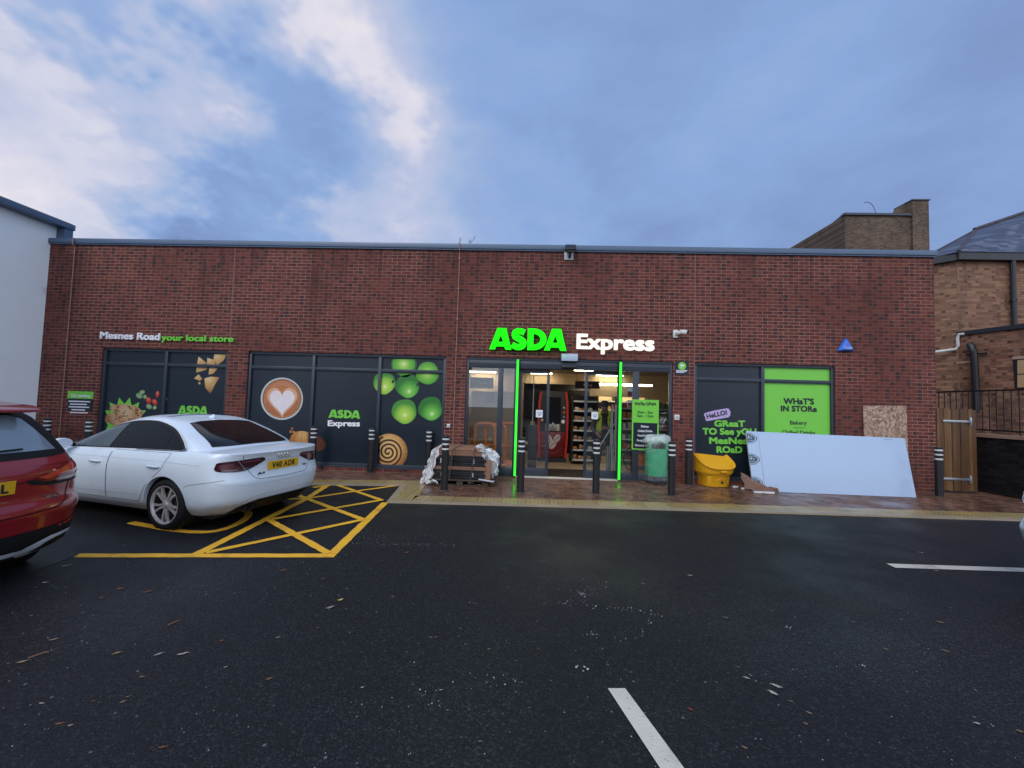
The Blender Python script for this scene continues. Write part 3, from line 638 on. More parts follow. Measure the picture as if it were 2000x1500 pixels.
def leaf(a, b):
    mb = MB(); y0, y1 = .15, .20; st = .062
    mb.box(a, a+st, y0, y1, .012, HEAD-.24); mb.box(b-st, b, y0, y1, .012, HEAD-.24); mb.box(a+st, b-st, y0, y1, .012, .19); mb.box(a+st, b-st, y0, y1, HEAD-.33, HEAD-.24)
    d = mb.build('sliding_door', M['frame'], shop, bevel=.003); mb = MB(); mb.box(a+st, b-st, .172, .18, .19, HEAD-.33); mb.build('glass_pane', GL, d); return d
DX0, DX1 = W(1072, 820, .17).x, W(1141, 820, .17).x
leaf(xa(1012), DX0); leaf(DX1, xa(1212))
mb = MB(); mb.box(MUL[1][1], MUL[2][0], -.02, .14, .001, .014); mb.build('threshold', plain('pale_threshold', (.62, .58, .50), .35), shop)
mb = MB(); v = mb.box(W(1097, 712, 0).x, W(1124, 712, 0).x, -.055, .028, HEAD-.205, HEAD-.155); mb.build('door_sensor', M['black'], shop, bevel=.012)

# lights and fittings on the wall
for (pa, pb, lb) in (((1011.7, 701.5), (1004.7, 938), 'glowing green light strip on the left jamb of the shop entrance, by the pallet'), ((1212.6, 706.5), (1208.6, 944), 'glowing green light strip on the right jamb of the shop entrance, by the green bin')):
    a, b = W(*pa, -.03), W(*pb, -.03); r = thing('light_strip', lb, 'light strip', (b.x, -.01, .02), 0, 'green strips beside the shop doors')
    mb = MB(); x = (a.x+b.x)/2; mb.box(x-.036, x+.036, -.024, .028, .02, HEAD-.03); mb.build('backing_channel', M['frame_dark'], r)
    mb = MB(); mb.box(x-.024, x+.024, -.040, -.025, .03, HEAD-.045); mb.build('diffuser', M['gridgreen'], r)
# illuminated sign
a, b = W(955.5, 684, -.1), W(1107, 640, -.1); a2 = W(955.5, 683, -.1); sg = thing('illuminated_sign', 'large lit green and white lettering above the shop doors', 'sign', (W(1115, 684, 0).x, 0, W(1115, 684, 0).z))
zb, zt_ = W(955.5, 682, -.1).z, W(968, 640.2, -.1).z
mb = MB(); mk = MB()
for i, pg in enumerate(block_word(a.x, zb, b.x-a.x, zt_-zb)): mb.prism([(q[0], -.105-.0006*i, q[1]) for q in pg], (0, .03, 0)); mk.prism([(q[0]*1.0, -.0745, q[1]) for q in pg], (0, .035, 0))
mb.build('green_lettering', SIGN_G, sg); mk.build('lettering_return', plain('dark_green_return', (.012, .07, .012), .4), sg)
mb = MB(); wletter(mb, 'Express', (1125.5, 681.5), (1277, 686.0), 29.5, -.04, bold=.029, depth=.05); mb.build('white_lettering', SIGN_W, sg, recalc=False)
p0, p1 = W(970, 700, 0), W(1275, 660, 0)
for x in (p0.x+.2, p0.x+1.0, p0.x+1.7, p0.x+2.4, p1.x-.5, p1.x-.2): mb = MB(); mb.box(x, x+.03, -.035, -.001, (zb+zt_)/2-.04, (zb+zt_)/2-.01); mb.build('bracket', M['frame_dark'], sg)
# wall lettering on the left
q = W(328, 662, 0); ls = thing('wall_lettering', 'raised white and green words fixed on the brick above the left window', 'sign', (q.x, 0, q.z))
mb = MB(); wletter(mb, 'Mesnes Road', (197, 661.5), (313.5, 665), 13.6, -.012, bold=.024, depth=.03); mb.build('white_lettering', M['white'], ls, recalc=False)
mb = MB(); wletter(mb, 'your local store', (317, 665.3), (457, 668.3), 11.8, -.012, bold=.024, depth=.03); mb.build('green_lettering', M['lime'], ls, recalc=False)
# emergency light box over the header
a, b = W(1096, 705, -.03), W(1128.6, 691.5, -.03); r = thing('emergency_light', 'pale blue grey box light with green dot above the shop doors', 'light', ((a.x+b.x)/2, 0, a.z))
mb = MB(); mb.box(a.x, b.x, -.07, -.001, a.z, b.z); mb.build('housing', plain('pale_box', (.42, .50, .62), .35, var=.04), r, bevel=.012); mb = MB(); mb.lathe([(0, 0), (.022, 0), (.018, .006), (0, .008)], 12, (a.x+.07, -.071, b.z-.07), Matrix.Rotation(PI/2, 3, 'X')); mb.build('indicator', emis('green_indicator', (.02, .8, .25), 1.0), r)
# CCTV camera
c = W(1325, 653, 0); r = thing('cctv_camera', 'white security camera on the brick wall right of the lit sign', 'camera', (c.x, 0, c.z))
mb = MB(); mb.box(c.x-.13, c.x-.02, -.06, -.001, c.z-.09, c.z+.09); mb.build('base_plate', M['cream'], r, bevel=.02)
mb = MB(); mb.tube([(c.x-.07, -.05, c.z), (c.x-.04, -.13, c.z+.01), (c.x+.03, -.17, c.z+.02)], [.04, .045, .035], 10); mb.build('arm', M['cream'], r, smooth=True)
mb = MB(); mb.obox((c.x+.04, -.21, c.z+.015), .10, .15, .09, Matrix.Rotation(R(52), 3, 'Z') @ Matrix.Rotation(R(10), 3, 'X')); mb.build('camera_body', M['cream'], r, bevel=.02)
mb = MB(); mb.tube([(c.x+.100, -.258, c.z-.0), (c.x+.108, -.266, c.z-.003)], .032, 12); mb.build('lens', M['black'], r)
# floodlight at the coping
c = W(1112, 497, 0); r = thing('floodlight', 'black floodlight tilted on a white back plate under the coping', 'floodlight', (c.x, 0, c.z-.1))
a, b = W(1102, 508, 0), W(1120, 491, 0); mb = MB(); mb.box(a.x, b.x, -.03, -.001, a.z, b.z); mb.build('back_plate', plain('pale_metal_plate', (.50, .54, .60), .4), r, bevel=.004)
mb = MB(); mb.tube([(c.x, -.03, c.z-.08), (c.x, -.11, c.z-.06), (c.x, -.13, c.z+.06)], .03, 8); mb.build('bracket', M['black'], r, smooth=True)
mb = MB(); mb.obox((c.x+.01, -.17, c.z+.07), .24, .10, .20, Matrix.Rotation(R(-38), 3, 'X')); mb.build('lamp_housing', M['black'], r, bevel=.02)
mb = MB(); mb.obox((c.x+.01, -.212, c.z+.028), .20, .01, .15, Matrix.Rotation(R(-38), 3, 'X')); mb.build('lamp_glass', plain('lamp_glass', (.06, .065, .07), .1), r)
# CCTV notice
a, b = W(1317.5, 732, 0), W(1345, 706.5, 0); c = W(1332, 715, 0); r = thing('cctv_notice', 'small dark wall notice with round green camera symbol beside the entrance', 'notice', ((a.x+b.x)/2, 0, a.z))
mb = MB(); mb.box(a.x, b.x, -.008, -.001, a.z, b.z); mb.build('panel', M['navy'], r); mb = MB(); mb.mi = 0
mb.poly([(c.x+.088*math.cos(2*PI*i/24), -.0092, c.z+.088*math.sin(2*PI*i/24)) for i in range(24)]); mb.mi = 1
mb.poly([(c.x-.055, -.0104, c.z+.02), (c.x+.03, -.0104, c.z-.012), (c.x+.055, -.0104, c.z+.012), (c.x-.02, -.0104, c.z+.045)]); mb.poly([(c.x-.03, -.0104, c.z-.05), (c.x-.015, -.0104, c.z-.05), (c.x+.0, -.0104, c.z-.005), (c.x-.02, -.0104, c.z+.0)])
for z, x1 in ((.022, b.x-.03), (-.002, b.x-.05), (-.024, b.x-.10)): mb.poly([(a.x+.03, -.0104, c.z-.125+z), (x1, -.0104, c.z-.125+z), (x1, -.0104, c.z-.112+z), (a.x+.03, -.0104, c.z-.112+z)])
mb.build('printing', [M['lime'], M['white']], r, recalc=False)
# sockets
for px, py, s_, lb in ((1321, 815, .105, 'square white switch box on the brick pier right of the entrance'), (876.5, 831.5, .075, 'small white box on the brick pier left of the entrance')):
    c = W(px, py, 0); r = thing('wall_switch', lb, 'switch box', (c.x, 0, c.z)); mb = MB(); mb.box(c.x-s_/2, c.x+s_/2, -.05, -.001, c.z-s_*.55, c.z+s_*.55); mb.build('housing', M['cream'], r, bevel=.008)
    mb = MB(); mb.box(c.x-s_*.22, c.x+s_*.22, -.056, -.0505, c.z-s_*.25, c.z+s_*.25); mb.build('rocker', plain('grey_rocker', (.35, .35, .36), .5), r)
# blue alarm box
c = W(1650, 684, 0); q = [(1633, 686), (1665.5, 686), (1651.5, 662), (1648, 662)]; r = thing('alarm_box', 'blue triangular alarm sounder high on the brick wall', 'alarm', (c.x, 0, c.z))
mb = MB(); bk = wpoly(q, -.001); ctr = sum(bk, Vector())/4; fr_ = [Vector((p.x*.72+ctr.x*.28, -.09, p.z*.72+ctr.z*.28-.02)) for p in bk]; mb.rings([bk, [Vector((p.x, -.035, p.z)) for p in bk], fr_]); mb.build('casing', plain('bright_blue_plastic', (.03, .14, .62), .3), r, bevel=.012)
mb = MB(); letter(mb, 'Chubb', (ctr.x-.085, -.0985, ctr.z-.095), (1, 0, 0), (0, 0, 1), .05, width=.17, bold=.02); mb.build('lettering', plain('pale_blue_ink', (.45, .60, .85), .5), r, recalc=False)
# OSB sheet
p = wpoly([(1686, 792), (1770, 792.5), (1774.5, 905), (1690, 903)], -.03); mb = MB(); zb = .0
pts = [(p[0].x, -.012, p[0].z), (p[1].x, -.012, p[1].z), (p[1].x+.02, -.05, .002), (p[0].x+.01, -.05, .002)]
m, t = mat('strand_board'); tc = t.n('ShaderNodeTexCoord').outputs['Object']
vv = t.n('ShaderNodeTexVoronoi', {'feature': 'F1'}, Vector=t.n('ShaderNodeVectorMath', {'operation': 'ADD'}, i0=tc, i1=t.n('ShaderNodeVectorMath', {'operation': 'SCALE'}, i0=t.n('ShaderNodeTexNoise', Vector=tc, Scale=7.0).outputs['Color'], Scale=.25).outputs[0]).outputs[0], Scale=19.0)
sc_ = t.n('ShaderNodeSeparateColor', i0=vv.outputs['Color']).outputs[0]; c_ = t.ramp(sc_, [(0, (.24, .15, .10)), (.5, (.36, .245, .175)), (1, (.50, .37, .29))]); c_ = t.mix(t.smooth(vv.outputs['Distance'], .4, .9), c_, (.16, .09, .06)); b_ = pbsdf(t, Base_Color=c_, Roughness=.75); OSB = m
mb.prism(pts, (0, -.018, 0)); tag(mb.build('board_sheet', OSB, loc=(p[2].x-.4, -.03, 0)), 'square edged strand board sheet standing flat against the brick wall', 'board')
# car park notice at far left
a, b = W(131, 801.5, 0), W(182.5, 765, 0); mid = W(157, 778.5, 0).z; r = thing('parking_sign', 'green and dark parking notice on the brick wall behind the white car', 'sign', ((a.x+b.x)/2, 0, a.z))
mb = MB(); mb.box(a.x, b.x, -.012, -.001, a.z, mid-.003); mb.build('lower_panel', M['navy'], r); mb = MB(); mb.box(a.x, b.x+.01, -.014, -.001, mid, b.z); mb.build('heading_panel', M['lime'], r)
mb = MB(); wletter(mb, 'Car parking', (139, 775), (176, 776), 5.4, -.0145, bold=.03)
for i, (u0, u1) in enumerate(((.06, .92), (.12, .80), (.08, .90), (.20, .75), (.14, .86))):
    z = mid-.06-i*.065; mb.poly([(a.x+(b.x-a.x)*u0, -.0132, z-.02), (a.x+(b.x-a.x)*u1, -.0132, z-.02), (a.x+(b.x-a.x)*u1, -.0132, z+.006), (a.x+(b.x-a.x)*u0, -.0132, z+.006)])
mb.build('printing', M['white'], r, recalc=False)
# poster on the right fixed pane
a, m1, b = W(1233.5, 878, .02), W(1233.5, 825, .02), W(1287, 781.5, .02); r = thing('opening_hours_poster', 'green and navy opening hours poster on the glass right of the doors', 'poster', ((a.x+b.x)/2, .06, a.z))
mb = MB(); mb.box(a.x, b.x, .018, .027, a.z, b.z); mb.build('green_sheet', M['lime'], r); mb = MB(); mb.box(a.x+.03, b.x-.03, .014, .0175, a.z+.03, m1.z); mb.build('navy_sheet', M['navy'], r)
mb = MB(); wl = lambda s_, x0, x1, py, h, y, bo: wletter(mb, s_, (x0, py), (x1, py+.6), h, y, bold=bo)
wl("We'Re OPeN", 1239, 1281, 791.5, 6.2, .0168, .035); wl('Mon - Sun', 1245.5, 1275, 807.5, 5.2, .0168, .02); wl('7am - 11pm', 1244, 1276.5, 814.5, 5.2, .0168, .02); mb.build('dark_lettering', M['ink'], r, recalc=False)
mb = MB()
for s_, x0, x1, py in (('Bakery', 1252, 1267, 834.5), ('Chilled Drinks', 1245.5, 1274, 843.5), ('Food For Now', 1245.5, 1275, 852.5), ('Fresh Produce', 1244, 1275, 862), ('Grocery Essentials', 1240, 1280, 871.5)): wl(s_, x0, x1, py, 4.2, .0128, .02)
mb.build('white_lettering', M['white'], r, recalc=False)
# door notices and small red pictures on the glass
for px0, px1, py0, py1, y, lb in ((1046.5, 1060, 801, 815, .169, 'white paper notice on the left sliding door in front of the red machine'), (1155, 1168, 805, 818.5, .169, 'white paper notice on the right sliding door beside the worker')):
    a, b = W(px0, py1, y), W(px1, py0, y); mb = MB(); mb.box(a.x, b.x, y-.004, y+.002, a.z, b.z); r = mb.build('paper_notice', plain('white_paper', (.70, .74, .80), .7), loc=(a.x, y, a.z)); tag(r, lb, 'notice', 'notices on the sliding doors')
    mb = MB(); wd = b.x-a.x; h = b.z-a.z
    for f0, f1, g in ((.2, .85, .55), (.3, .75, .28)): mb.poly([(a.x+wd*f0, y-.0052, a.z+h*g), (a.x+wd*f1, y-.0052, a.z+h*g), (a.x+wd*f1, y-.0052, a.z+h*(g+.1)), (a.x+wd*f0, y-.0052, a.z+h*(g+.1))])
    mb.build('printing', plain('blue_ink', (.03, .06, .16), .6), r, recalc=False)
for px0, px1, py0, py1, lb in ((1224, 1235.5, 757, 776, 'upper small red and white card behind the glass beside the poster'), (1225, 1235, 782, 794, 'lower small red card behind the glass beside the poster')):
    a, b = W(px0, py1, .1), W(px1, py0, .1); mb = MB(); mb.box(a.x, b.x, .088, .092, a.z, b.z); r = mb.build('window_card', M['white'], loc=(a.x, .09, a.z)); tag(r, lb, 'card'); mb = MB(); mb.box(a.x+.012, b.x-.012, .085, .0875, a.z+.012, a.z+(b.z-a.z)*.6); mb.build('red_panel', plain('dark_red_ink', (.24, .015, .02), .5), r)
# ------------------------------------------------------------------ neighbours
wb = thing('white_building', 'white rendered building with blue grey eaves adjoining the left end of the brick shop', 'building', (-13.5, -3, 0))
zf0, zf1 = W(98.7, 441, 0).z, W(98.7, 430.5, 0).z; xe = W(143, 450, .25).x
mb = MB(); mb.box(-16, XL-.004, -9, .34, -.06, zf0+.02); mb.build('rendered_wall', M['render'], wb)
mb = MB(); mb.box(XL-.3, xe, -9.2, .30, zf0, zf0+.135); mb.build('eaves_fascia', M['coping'], wb, bevel=.006)
mb = MB(); mb.poly([(xe, -9.2, zf0+.14), (xe, .3, zf0+.14), (-16, .3, zf0+1.6), (-16, -9.2, zf0+1.6)]); mb.build('roof', plain('blue_grey_roof', (.09, .13, .19), .5), wb)
mb = MB(); mb.box(XL+.001, xe-.03, .10, .28, ZT+.114, zf0-.003); mb.build('end_panel', M['coping'], wb)

# brick tower behind the shop
tw = thing('brick_tower_building', 'grimy brown brick building with tall stepped parapet rising behind the shop roof', 'building', (12.5, 15, 0))
YT = 13.0; P_ = lambda px, py, y=YT: W(px, py, y)
cL, cR, top = P_(1650, 470), P_(1781, 470), P_(1650, 421).z
ch0, ch1, chz = P_(1779, 470).x, P_(1811, 470).x, P_(1795, 394).z
yb = YT+7.5; far = W(1536, 478, yb)
mb = MB(); mb.box(cL.x, cR.x, YT, YT+7, 0, top); mb.build('front_wall', TOWER, tw)
mb = MB(); mb.prism([(cL.x-.001, YT, 0), (cL.x-.001, YT, top), (far.x, yb, top), (far.x, yb, 0)], (.4, .35, 0)); mb.build('side_wall', TOWER, tw)
mb = MB(); mb.box(ch0, ch1, YT-.12, YT+.9, 0, chz); ck = P_(1731, 415, YT+.8).x; mb.prism([(ck, YT+.3, top+.12), (ch0-.002, YT+.3, top+.12), (ch0-.002, YT+.3, chz), (P_(1775, 396).x, YT+.3, chz)], (0, .5, 0)); mb.build('chimney', TOWER, tw)
mb = MB(); mb.box(cL.x-.05, ch0-.002, YT-.10, YT+.2, top+.002, top+.12)
mb.prism([(cL.x-.06, YT-.06, top+.003), (cL.x-.06, YT-.06, top+.12), (far.x-.1, yb, top+.12), (far.x-.1, yb, top+.003)], (.25, .2, 0)); mb.box(ch0-.03, ch1+.05, YT-.17, YT+.95, chz+.001, chz+.07); mb.build('parapet_coping', plain('dark_lead_coping', (.035, .04, .055), .5, var=.2), tw)
a = P_(1700, 416); mb = MB(); mb.tube([(a.x+.35*math.cos(q)-.0, YT+.1, top+.1+.5*math.sin(q)+.12*q) for q in [i*.25 for i in range(10)]], .016, 6); mb.build('loop_cable', M['black'], tw)
# old house on the right
hs = thing('brick_house', 'old buff brick house with slate roof and black drainpipes beyond the timber gate', 'house', (14, 4, 0))
YH = 3.6; cz = W(1869, 508, YH); xl0 = cz.x; zeb = cz.z
lf = ray(1823, 516); tt = (zeb-CO.z)/lf.z; lp = CO+lf*tt           # where the left flank meets the shop's outline at eaves height
fl = (Vector((lp.x, lp.y, 0))-Vector((xl0, YH, 0))); fl = fl*1.6
mb = MB(); mb.prism([(xl0, YH, -.1), (19, YH, -.1), (19, YH, zeb), (xl0, YH, zeb)], (0, .3, 0)); mb.build('front_wall', OLD, hs)
mb = MB(); mb.prism([(xl0-.001, YH, -.1), (xl0-.001, YH, zeb), (xl0+fl.x, YH+fl.y, zeb), (xl0+fl.x, YH+fl.y, -.1)], (.22, .25, 0)); mb.build('flank_wall', brick('old_buff_brick_left', [(.15, .078, .050), (.225, .122, .076), (.285, .160, .100)], (.16, .115, .085), bw=.235, bh=.08, dark=(.09, .04, .03), dthr=.72, big=.3, mo=.012, ang=math.atan2(fl.y, fl.x)), hs)
gt = W(1869, 491, YH-.15).z
mb = MB(); mb.box(xl0-.1, 19, YH-.17, YH-.003, zeb-.03, gt)
u = fl.normalized(); nb = Vector((u.y, -u.x, 0)); nb = nb if nb.y < 0 else -nb
mb.prism([(xl0, YH, zeb-.03), (xl0, YH, gt-.002), (xl0+fl.x, YH+fl.y, gt-.002), (xl0+fl.x, YH+fl.y, zeb-.03)], nb*.14); mb.build('gutter', M['black'], hs)
# slate roof
SL, t = mat('slate_roof_tiles'); P = t.sep(t.n('ShaderNodeNewGeometry').outputs['Position']); v = t.m('DIVIDE', P[2], .10); rw = t.m('FLOOR', v)
u_ = t.m('ADD', t.m('DIVIDE', t.m('ADD', P[0], 50.0), .26), t.m('MULTIPLY', t.m('MODULO', rw, 2.0), .5)); wn = t.n('ShaderNodeTexWhiteNoise', {'noise_dimensions': '2D'}, Vector=t.comb(t.m('FLOOR', u_), rw)).outputs[0]
ed = t.m('MAXIMUM', t.m('LESS_THAN', t.m('FRACT', v), .2), t.m('LESS_THAN', t.m('FRACT', u_), .05))
cc = t.mix(t.m('MULTIPLY', ed, .7), t.ramp(wn, [(0, (.032, .044, .078)), (.6, (.060, .078, .13)), (1, (.11, .13, .19))]), (.018, .02, .03)); pbsdf(t, Base_Color=cc, Roughness=.62)
e0 = Vector((xl0-.15, YH-.2, gt-.02)); e1 = Vector((19, YH-.2, gt-.02)); hp = W(1905, 450, YH+2.6); h2 = W(2000, 418, YH+2.6); r1 = hp+(h2-hp)*2.2; lfp = Vector((xl0, YH, 0))+fl+Vector((0, 0, gt-.02))
mb = MB(); mb.poly([e0, e1, r1, hp]); mb.poly([lfp, e0, hp]); mb.poly([hp, r1, r1+Vector((0, 4, -3)), hp+Vector((0, 4, -3))]); mb.build('roof', SL, hs)
mb = MB(); mb.tube([hp+Vector((-.03, 0, .03)), r1+Vector((0, 0, .03))], .07, 8); mb.tube([hp, e0], .05, 8); mb.tube([hp, lfp], .05, 8); mb.build('ridge_tile', plain('dark_ridge', (.06, .05, .06), .6), hs)
mb = MB(); q = W(1981, 560, YH-.12).x; mb.tube([(q, YH-.10, gt-.05), (q, YH-.10, W(1981, 640, YH-.1).z-.3)], .065, 10); mb.lathe([(.08, -.04), (.085, -.04), (.085, .04), (.08, .04)], 12, (q, YH-.10, W(1975, 588, YH).z)); mb.build('drainpipe', M['black'], hs, smooth=True)
# lower side extension running towards the car park
zx = W(1872, 656, YH).z; A0 = W(1872, 656, YH); dr = ray(2000, 641); B0 = CO+dr*((zx-CO.z)/dr.z); ex = (Vector((B0.x, B0.y, 0))-Vector((A0.x, A0.y, 0))); ex_e = Vector((A0.x, A0.y, 0))+ex*1.25
Aa = Vector((A0.x, A0.y, 0)); mb = MB(); mb.prism([(Aa.x, Aa.y, -.1), (ex_e.x, ex_e.y, -.1), (ex_e.x, ex_e.y, zx), (Aa.x, Aa.y, zx)], Vector((-ex.y, ex.x, 0)).normalized()*.3 if ex.x > 0 else Vector((ex.y, -ex.x, 0)).normalized()*.3)
exm = brick('old_buff_brick_side', [(.135, .066, .044), (.215, .110, .070), (.275, .142, .090), (.165, .063, .044)], (.15, .105, .08), bw=.235, bh=.08, dark=(.07, .03, .028), dthr=.7, big=.35, mo=.012, ang=math.atan2(ex.y, ex.x), stain=((.05, .03, .028), .5, .8)); mb.build('extension_wall', exm, hs)
no = Vector((ex.y, -ex.x, 0)).normalized(); no = no if no.x < 0 else -no     # outward, towards the viewer
on = lambda k, z, d=0.0: Vector((Aa.x, Aa.y, z)) + ex*k + no*d
mb = MB(); mb.prism([on(-.005, zx+.002, .06), on(1.25, zx+.002, .06), on(1.25, zx+.12, .06), on(-.005, zx+.12, .06)], -no*.4); mb.build('extension_coping', M['frame_dark'], hs)
def onx(px, py, d=0.0):           # point of the extension's face seen at a photograph point
    dv = ray(px, py); p0 = on(0, 0, d); tt = (p0-CO).dot(no)/dv.dot(no); return CO+dv*tt
lz = W(1826, 687, YH).z
mb = MB(); q0, q1, q2 = onx(1884, 652, .05), onx(1872, 681, .05), onx(1868, 683, .05); mb.tube([q0, onx(1873, 653, .05), onx(1870, 660, .05), onx(1871, 676, .05), onx(1866, 682, .05), Vector((W(1825, 687.5, YH-.1)))], .04, 8); mb.build('overflow_pipe', M['cream'], hs, smooth=True)
mb = MB(); mb.tube([onx(1893, 672, .10), onx(1897, 676, .12), onx(1902, 688, .12), onx(1904, 720, .12), onx(1908, 800, .12)], [.075, .09, .08, .08, .08], 10); z_ = onx(1904, 690, .1).z; mb.tube([onx(1887, 692.5, .06), onx(1928, 689.5, .06)], .022, 6); mb.build('soil_pipe', M['black'], hs, smooth=True)
mb = MB(); mb.prism([onx(1826.5, 710, .02), onx(1896, 704.5, .02), onx(1896, 708.5, .02), onx(1826.5, 714, .02)], -no*.05); mb.build('string_course', plain('buff_stone', (.34, .24, .17), .8), hs)
wf = MB(); w0, w1, w2, w3 = onx(1978, 700, .02), onx(2006, 698, .02), onx(2006, 760, .02), onx(1982, 758, .02)
wf.prism([onx(1977, 697, .03), onx(2008, 694, .03), onx(2008, 700, .03), onx(1977, 702, .03)], -no*.05); sill = wf.build('lintel', plain('buff_stone_lintel', (.34, .25, .19), .8), hs)
wf = MB(); wf.prism([w0, w1, w2, w3], -no*.02); wn_ = wf.build('window', M['black'], hs); wf = MB(); wf.prism([onx(1987, 704, .03), onx(2006, 702, .03), onx(2006, 729, .03), onx(1987, 730, .03)], -no*.005); wf.prism([onx(1987, 732, .03), onx(2006, 731, .03), onx(2006, 756, .03), onx(1987, 757, .03)], -no*.005); wf.build('pane', plain('curtained_pane', (.42, .28, .16), .35), wn_)
# dark retaining wall with railing
r0, r1 = G(1921, 961), G(2000, 976); rd = (r1-r0); r2 = r0+rd*2.0; rn = Vector((rd.y, -rd.x, 0)).normalized(); rn = rn if rn.x < 0 else -rn
def onr(px, py, d=0.0):
    dv = ray(px, py); tt = (r0+rn*d-CO).dot(rn)/dv.dot(rn); return CO+dv*tt
zt0 = onr(1921, 854).z
rw = thing('retaining_wall', 'low blackened retaining wall with a buff coping beside the timber gate', 'wall', r0)
mb = MB(); bk = r0-rd*.4; mb.prism([(bk.x, bk.y, -.1), (r2.x, r2.y, -.1), (r2.x, r2.y, zt0), (bk.x, bk.y, zt0)], -rn*.3); mb.build('wall', brick('black_painted_brick', [(.009, .008, .009), (.016, .014, .015), (.022, .019, .019)], (.006, .006, .006), ang=math.atan2(rd.y, rd.x), dark=(.006, .006, .007), dthr=.8, rough=.62, bump=.8, big=.5), rw)
mb = MB(); c0, c1 = bk+rn*.03, r2+rn*.03; mb.prism([(c0.x, c0.y, zt0+.002), (c1.x, c1.y, zt0+.002), (c1.x, c1.y, zt0+.07), (c0.x, c0.y, zt0+.07)], -rn*.36); mb.build('coping', plain('buff_coping', (.30, .20, .14), .8, var=.3), rw)
rl = thing('railing', 'black metal railing standing on the retaining wall beside the old house', 'railing', r0)
zr0, zr1 = zt0+.14, onr(1918, 764).z; rr0 = r0-rd*1.6-rn*.15; rr1 = r2-rn*.15; L_ = (rr1-rr0)
for z in (zr0, zr1): mb = MB(); mb.prism([(rr0.x, rr0.y, z), (rr1.x, rr1.y, z), (rr1.x, rr1.y, z+.035), (rr0.x, rr0.y, z+.035)], -rn*.035); mb.build('rail', M['black'], rl)
n_ = int(L_.length/.13)
for i in range(n_): 
    p_ = rr0+L_*((i+.5)/n_)-rn*.018; mb = MB(); mb.box(p_.x-.009, p_.x+.009, p_.y-.009, p_.y+.009, (zr0+.036) if i % 12 else zt0+.07, zr1-.001); mb.build('bar', M['black'], rl)
# timber gate
ga, gb = W(1833, 962, -.02), W(1913, 963, -.02); gz = W(1870, 799, -.02).z; gate = thing('timber_gate', 'tall brown timber boarded gate with two galvanised strap hinges', 'gate', ((ga.x+gb.x)/2, 0, 0))
m, t = mat('stained_gate_timber'); P = t.n('ShaderNodeNewGeometry').outputs['Position']; s = t.sep(P)
st = t.noise(t.comb(t.m('MULTIPLY', s[0], 26.0), s[1], t.m('MULTIPLY', s[2], 1.6)), 1.0, 6, .6, .8); bd = t.n('ShaderNodeTexWhiteNoise', {'noise_dimensions': '1D'}, W=t.m('FLOOR', t.m('DIVIDE', s[0], (gb.x-ga.x)/10))).outputs[0]
c = t.ramp(t.m('MULTIPLY_ADD', bd, .35, t.m('MULTIPLY', st, .75)), [(.15, (.034, .014, .006)), (.5, (.098, .045, .017)), (.85, (.185, .096, .036))]); c = t.mix(t.m('MULTIPLY', t.smooth(t.noise(P, 7, 3), .68, .74), .8), c, (.04, .018, .01)); b = pbsdf(t, Base_Color=c, Roughness=.6); GT = m
nbd = 10; wd = (gb.x-ga.x)/nbd
for i in range(nbd):
    x = ga.x+wd*i; y = .0 if i % 2 == 0 else .012; mb = MB(); mb.box(x+.002, x+wd-.002, y, y+.02, .04+.01*(i % 3), gz+rng.uniform(-.012, .012)); mb.build('board', GT, gate)
mb = MB(); mb.box(ga.x, gb.x, .034, .075, .25, .35); mb.box(ga.x, gb.x, .034, .075, gz-.35, gz-.25); mb.build('ledge', GT, gate)
for py in (823, 936): 
    z = W(1870, py, -.02).z; x0, x1 = W(1843, py, -.02).x, W(1896, py, -.02).x; mb = MB(); mb.box(x0, x1, -.012, -.002, z-.025, z+.025); mb.box(x1-.02, x1+.03, -.022, -.013, z-.09, z+.09); mb.tube([(x1-.0, -.028, z-.06), (x1-.0, -.028, z+.06)], .014, 8); mb.build('strap_hinge', M['steel'], gate, bevel=.004)

# rooftop weeds
q = W(905, 480, .15); pl_ = thing('weed', 'thin weeds sprouting on the roof edge above the lightning conductor', 'weed', (q.x, .15, ZT+.112))
for k, (dx, h, ln) in enumerate(((-.10, .20, .02), (.12, .16, .03), (.13, .24, .13), (.05, .07, -.12))):
    mb = MB(); ps = [(q.x+dx+ln*i/5+.01*math.sin(i*2), .15, ZT+.112+h*i/5) for i in range(6)]; mb.tube(ps, .0035, 5)
    for i in range(2, 6):
        for s_ in (-1, 1): a = Vector(ps[i]); mb.poly([a, a+Vector((s_*.018, .006, .008)), a+Vector((s_*.026, .0, .018)), a+Vector((s_*.010, -.006, .015))])
    mb.build('stem', plain('weed_green', (.07, .085, .04), .7), pl_)

# ------------------------------------------------------------------ bollards
BW = plain('white_reflective_band', (.60, .62, .64), .35)
bol0 = thing('bollard', 'black bollard with three white bands', 'bollard', (0, 0, 0), 0, 'black bollards along the shop front')
mb = MB(); r_ = .066; prof = [(0, 0), (r_, 0)]; zt = .995; prof += [(r_, .735)]
for zc in (.755, .845, .935): prof += [(r_, zc-.022), (r_-.010, zc-.018), (r_-.010, zc+.018), (r_, zc+.022)]
prof += [(r_+.002, .965), (r_+.002, .98), (r_-.008, .994), (.03, 1.0), (0, 1.002)]
mb.lathe(prof, 28); mb.build('post', M['black'], bol0, smooth=True, local=True)
for zc in (.755, .845, .935): mb = MB(); mb.lathe([(r_-.0095, zc-.016), (r_-.002, zc-.015), (r_-.002, zc+.015), (r_-.0095, zc+.016)], 28, caps=False); mb.build('reflective_band', BW, bol0, smooth=True, local=True)
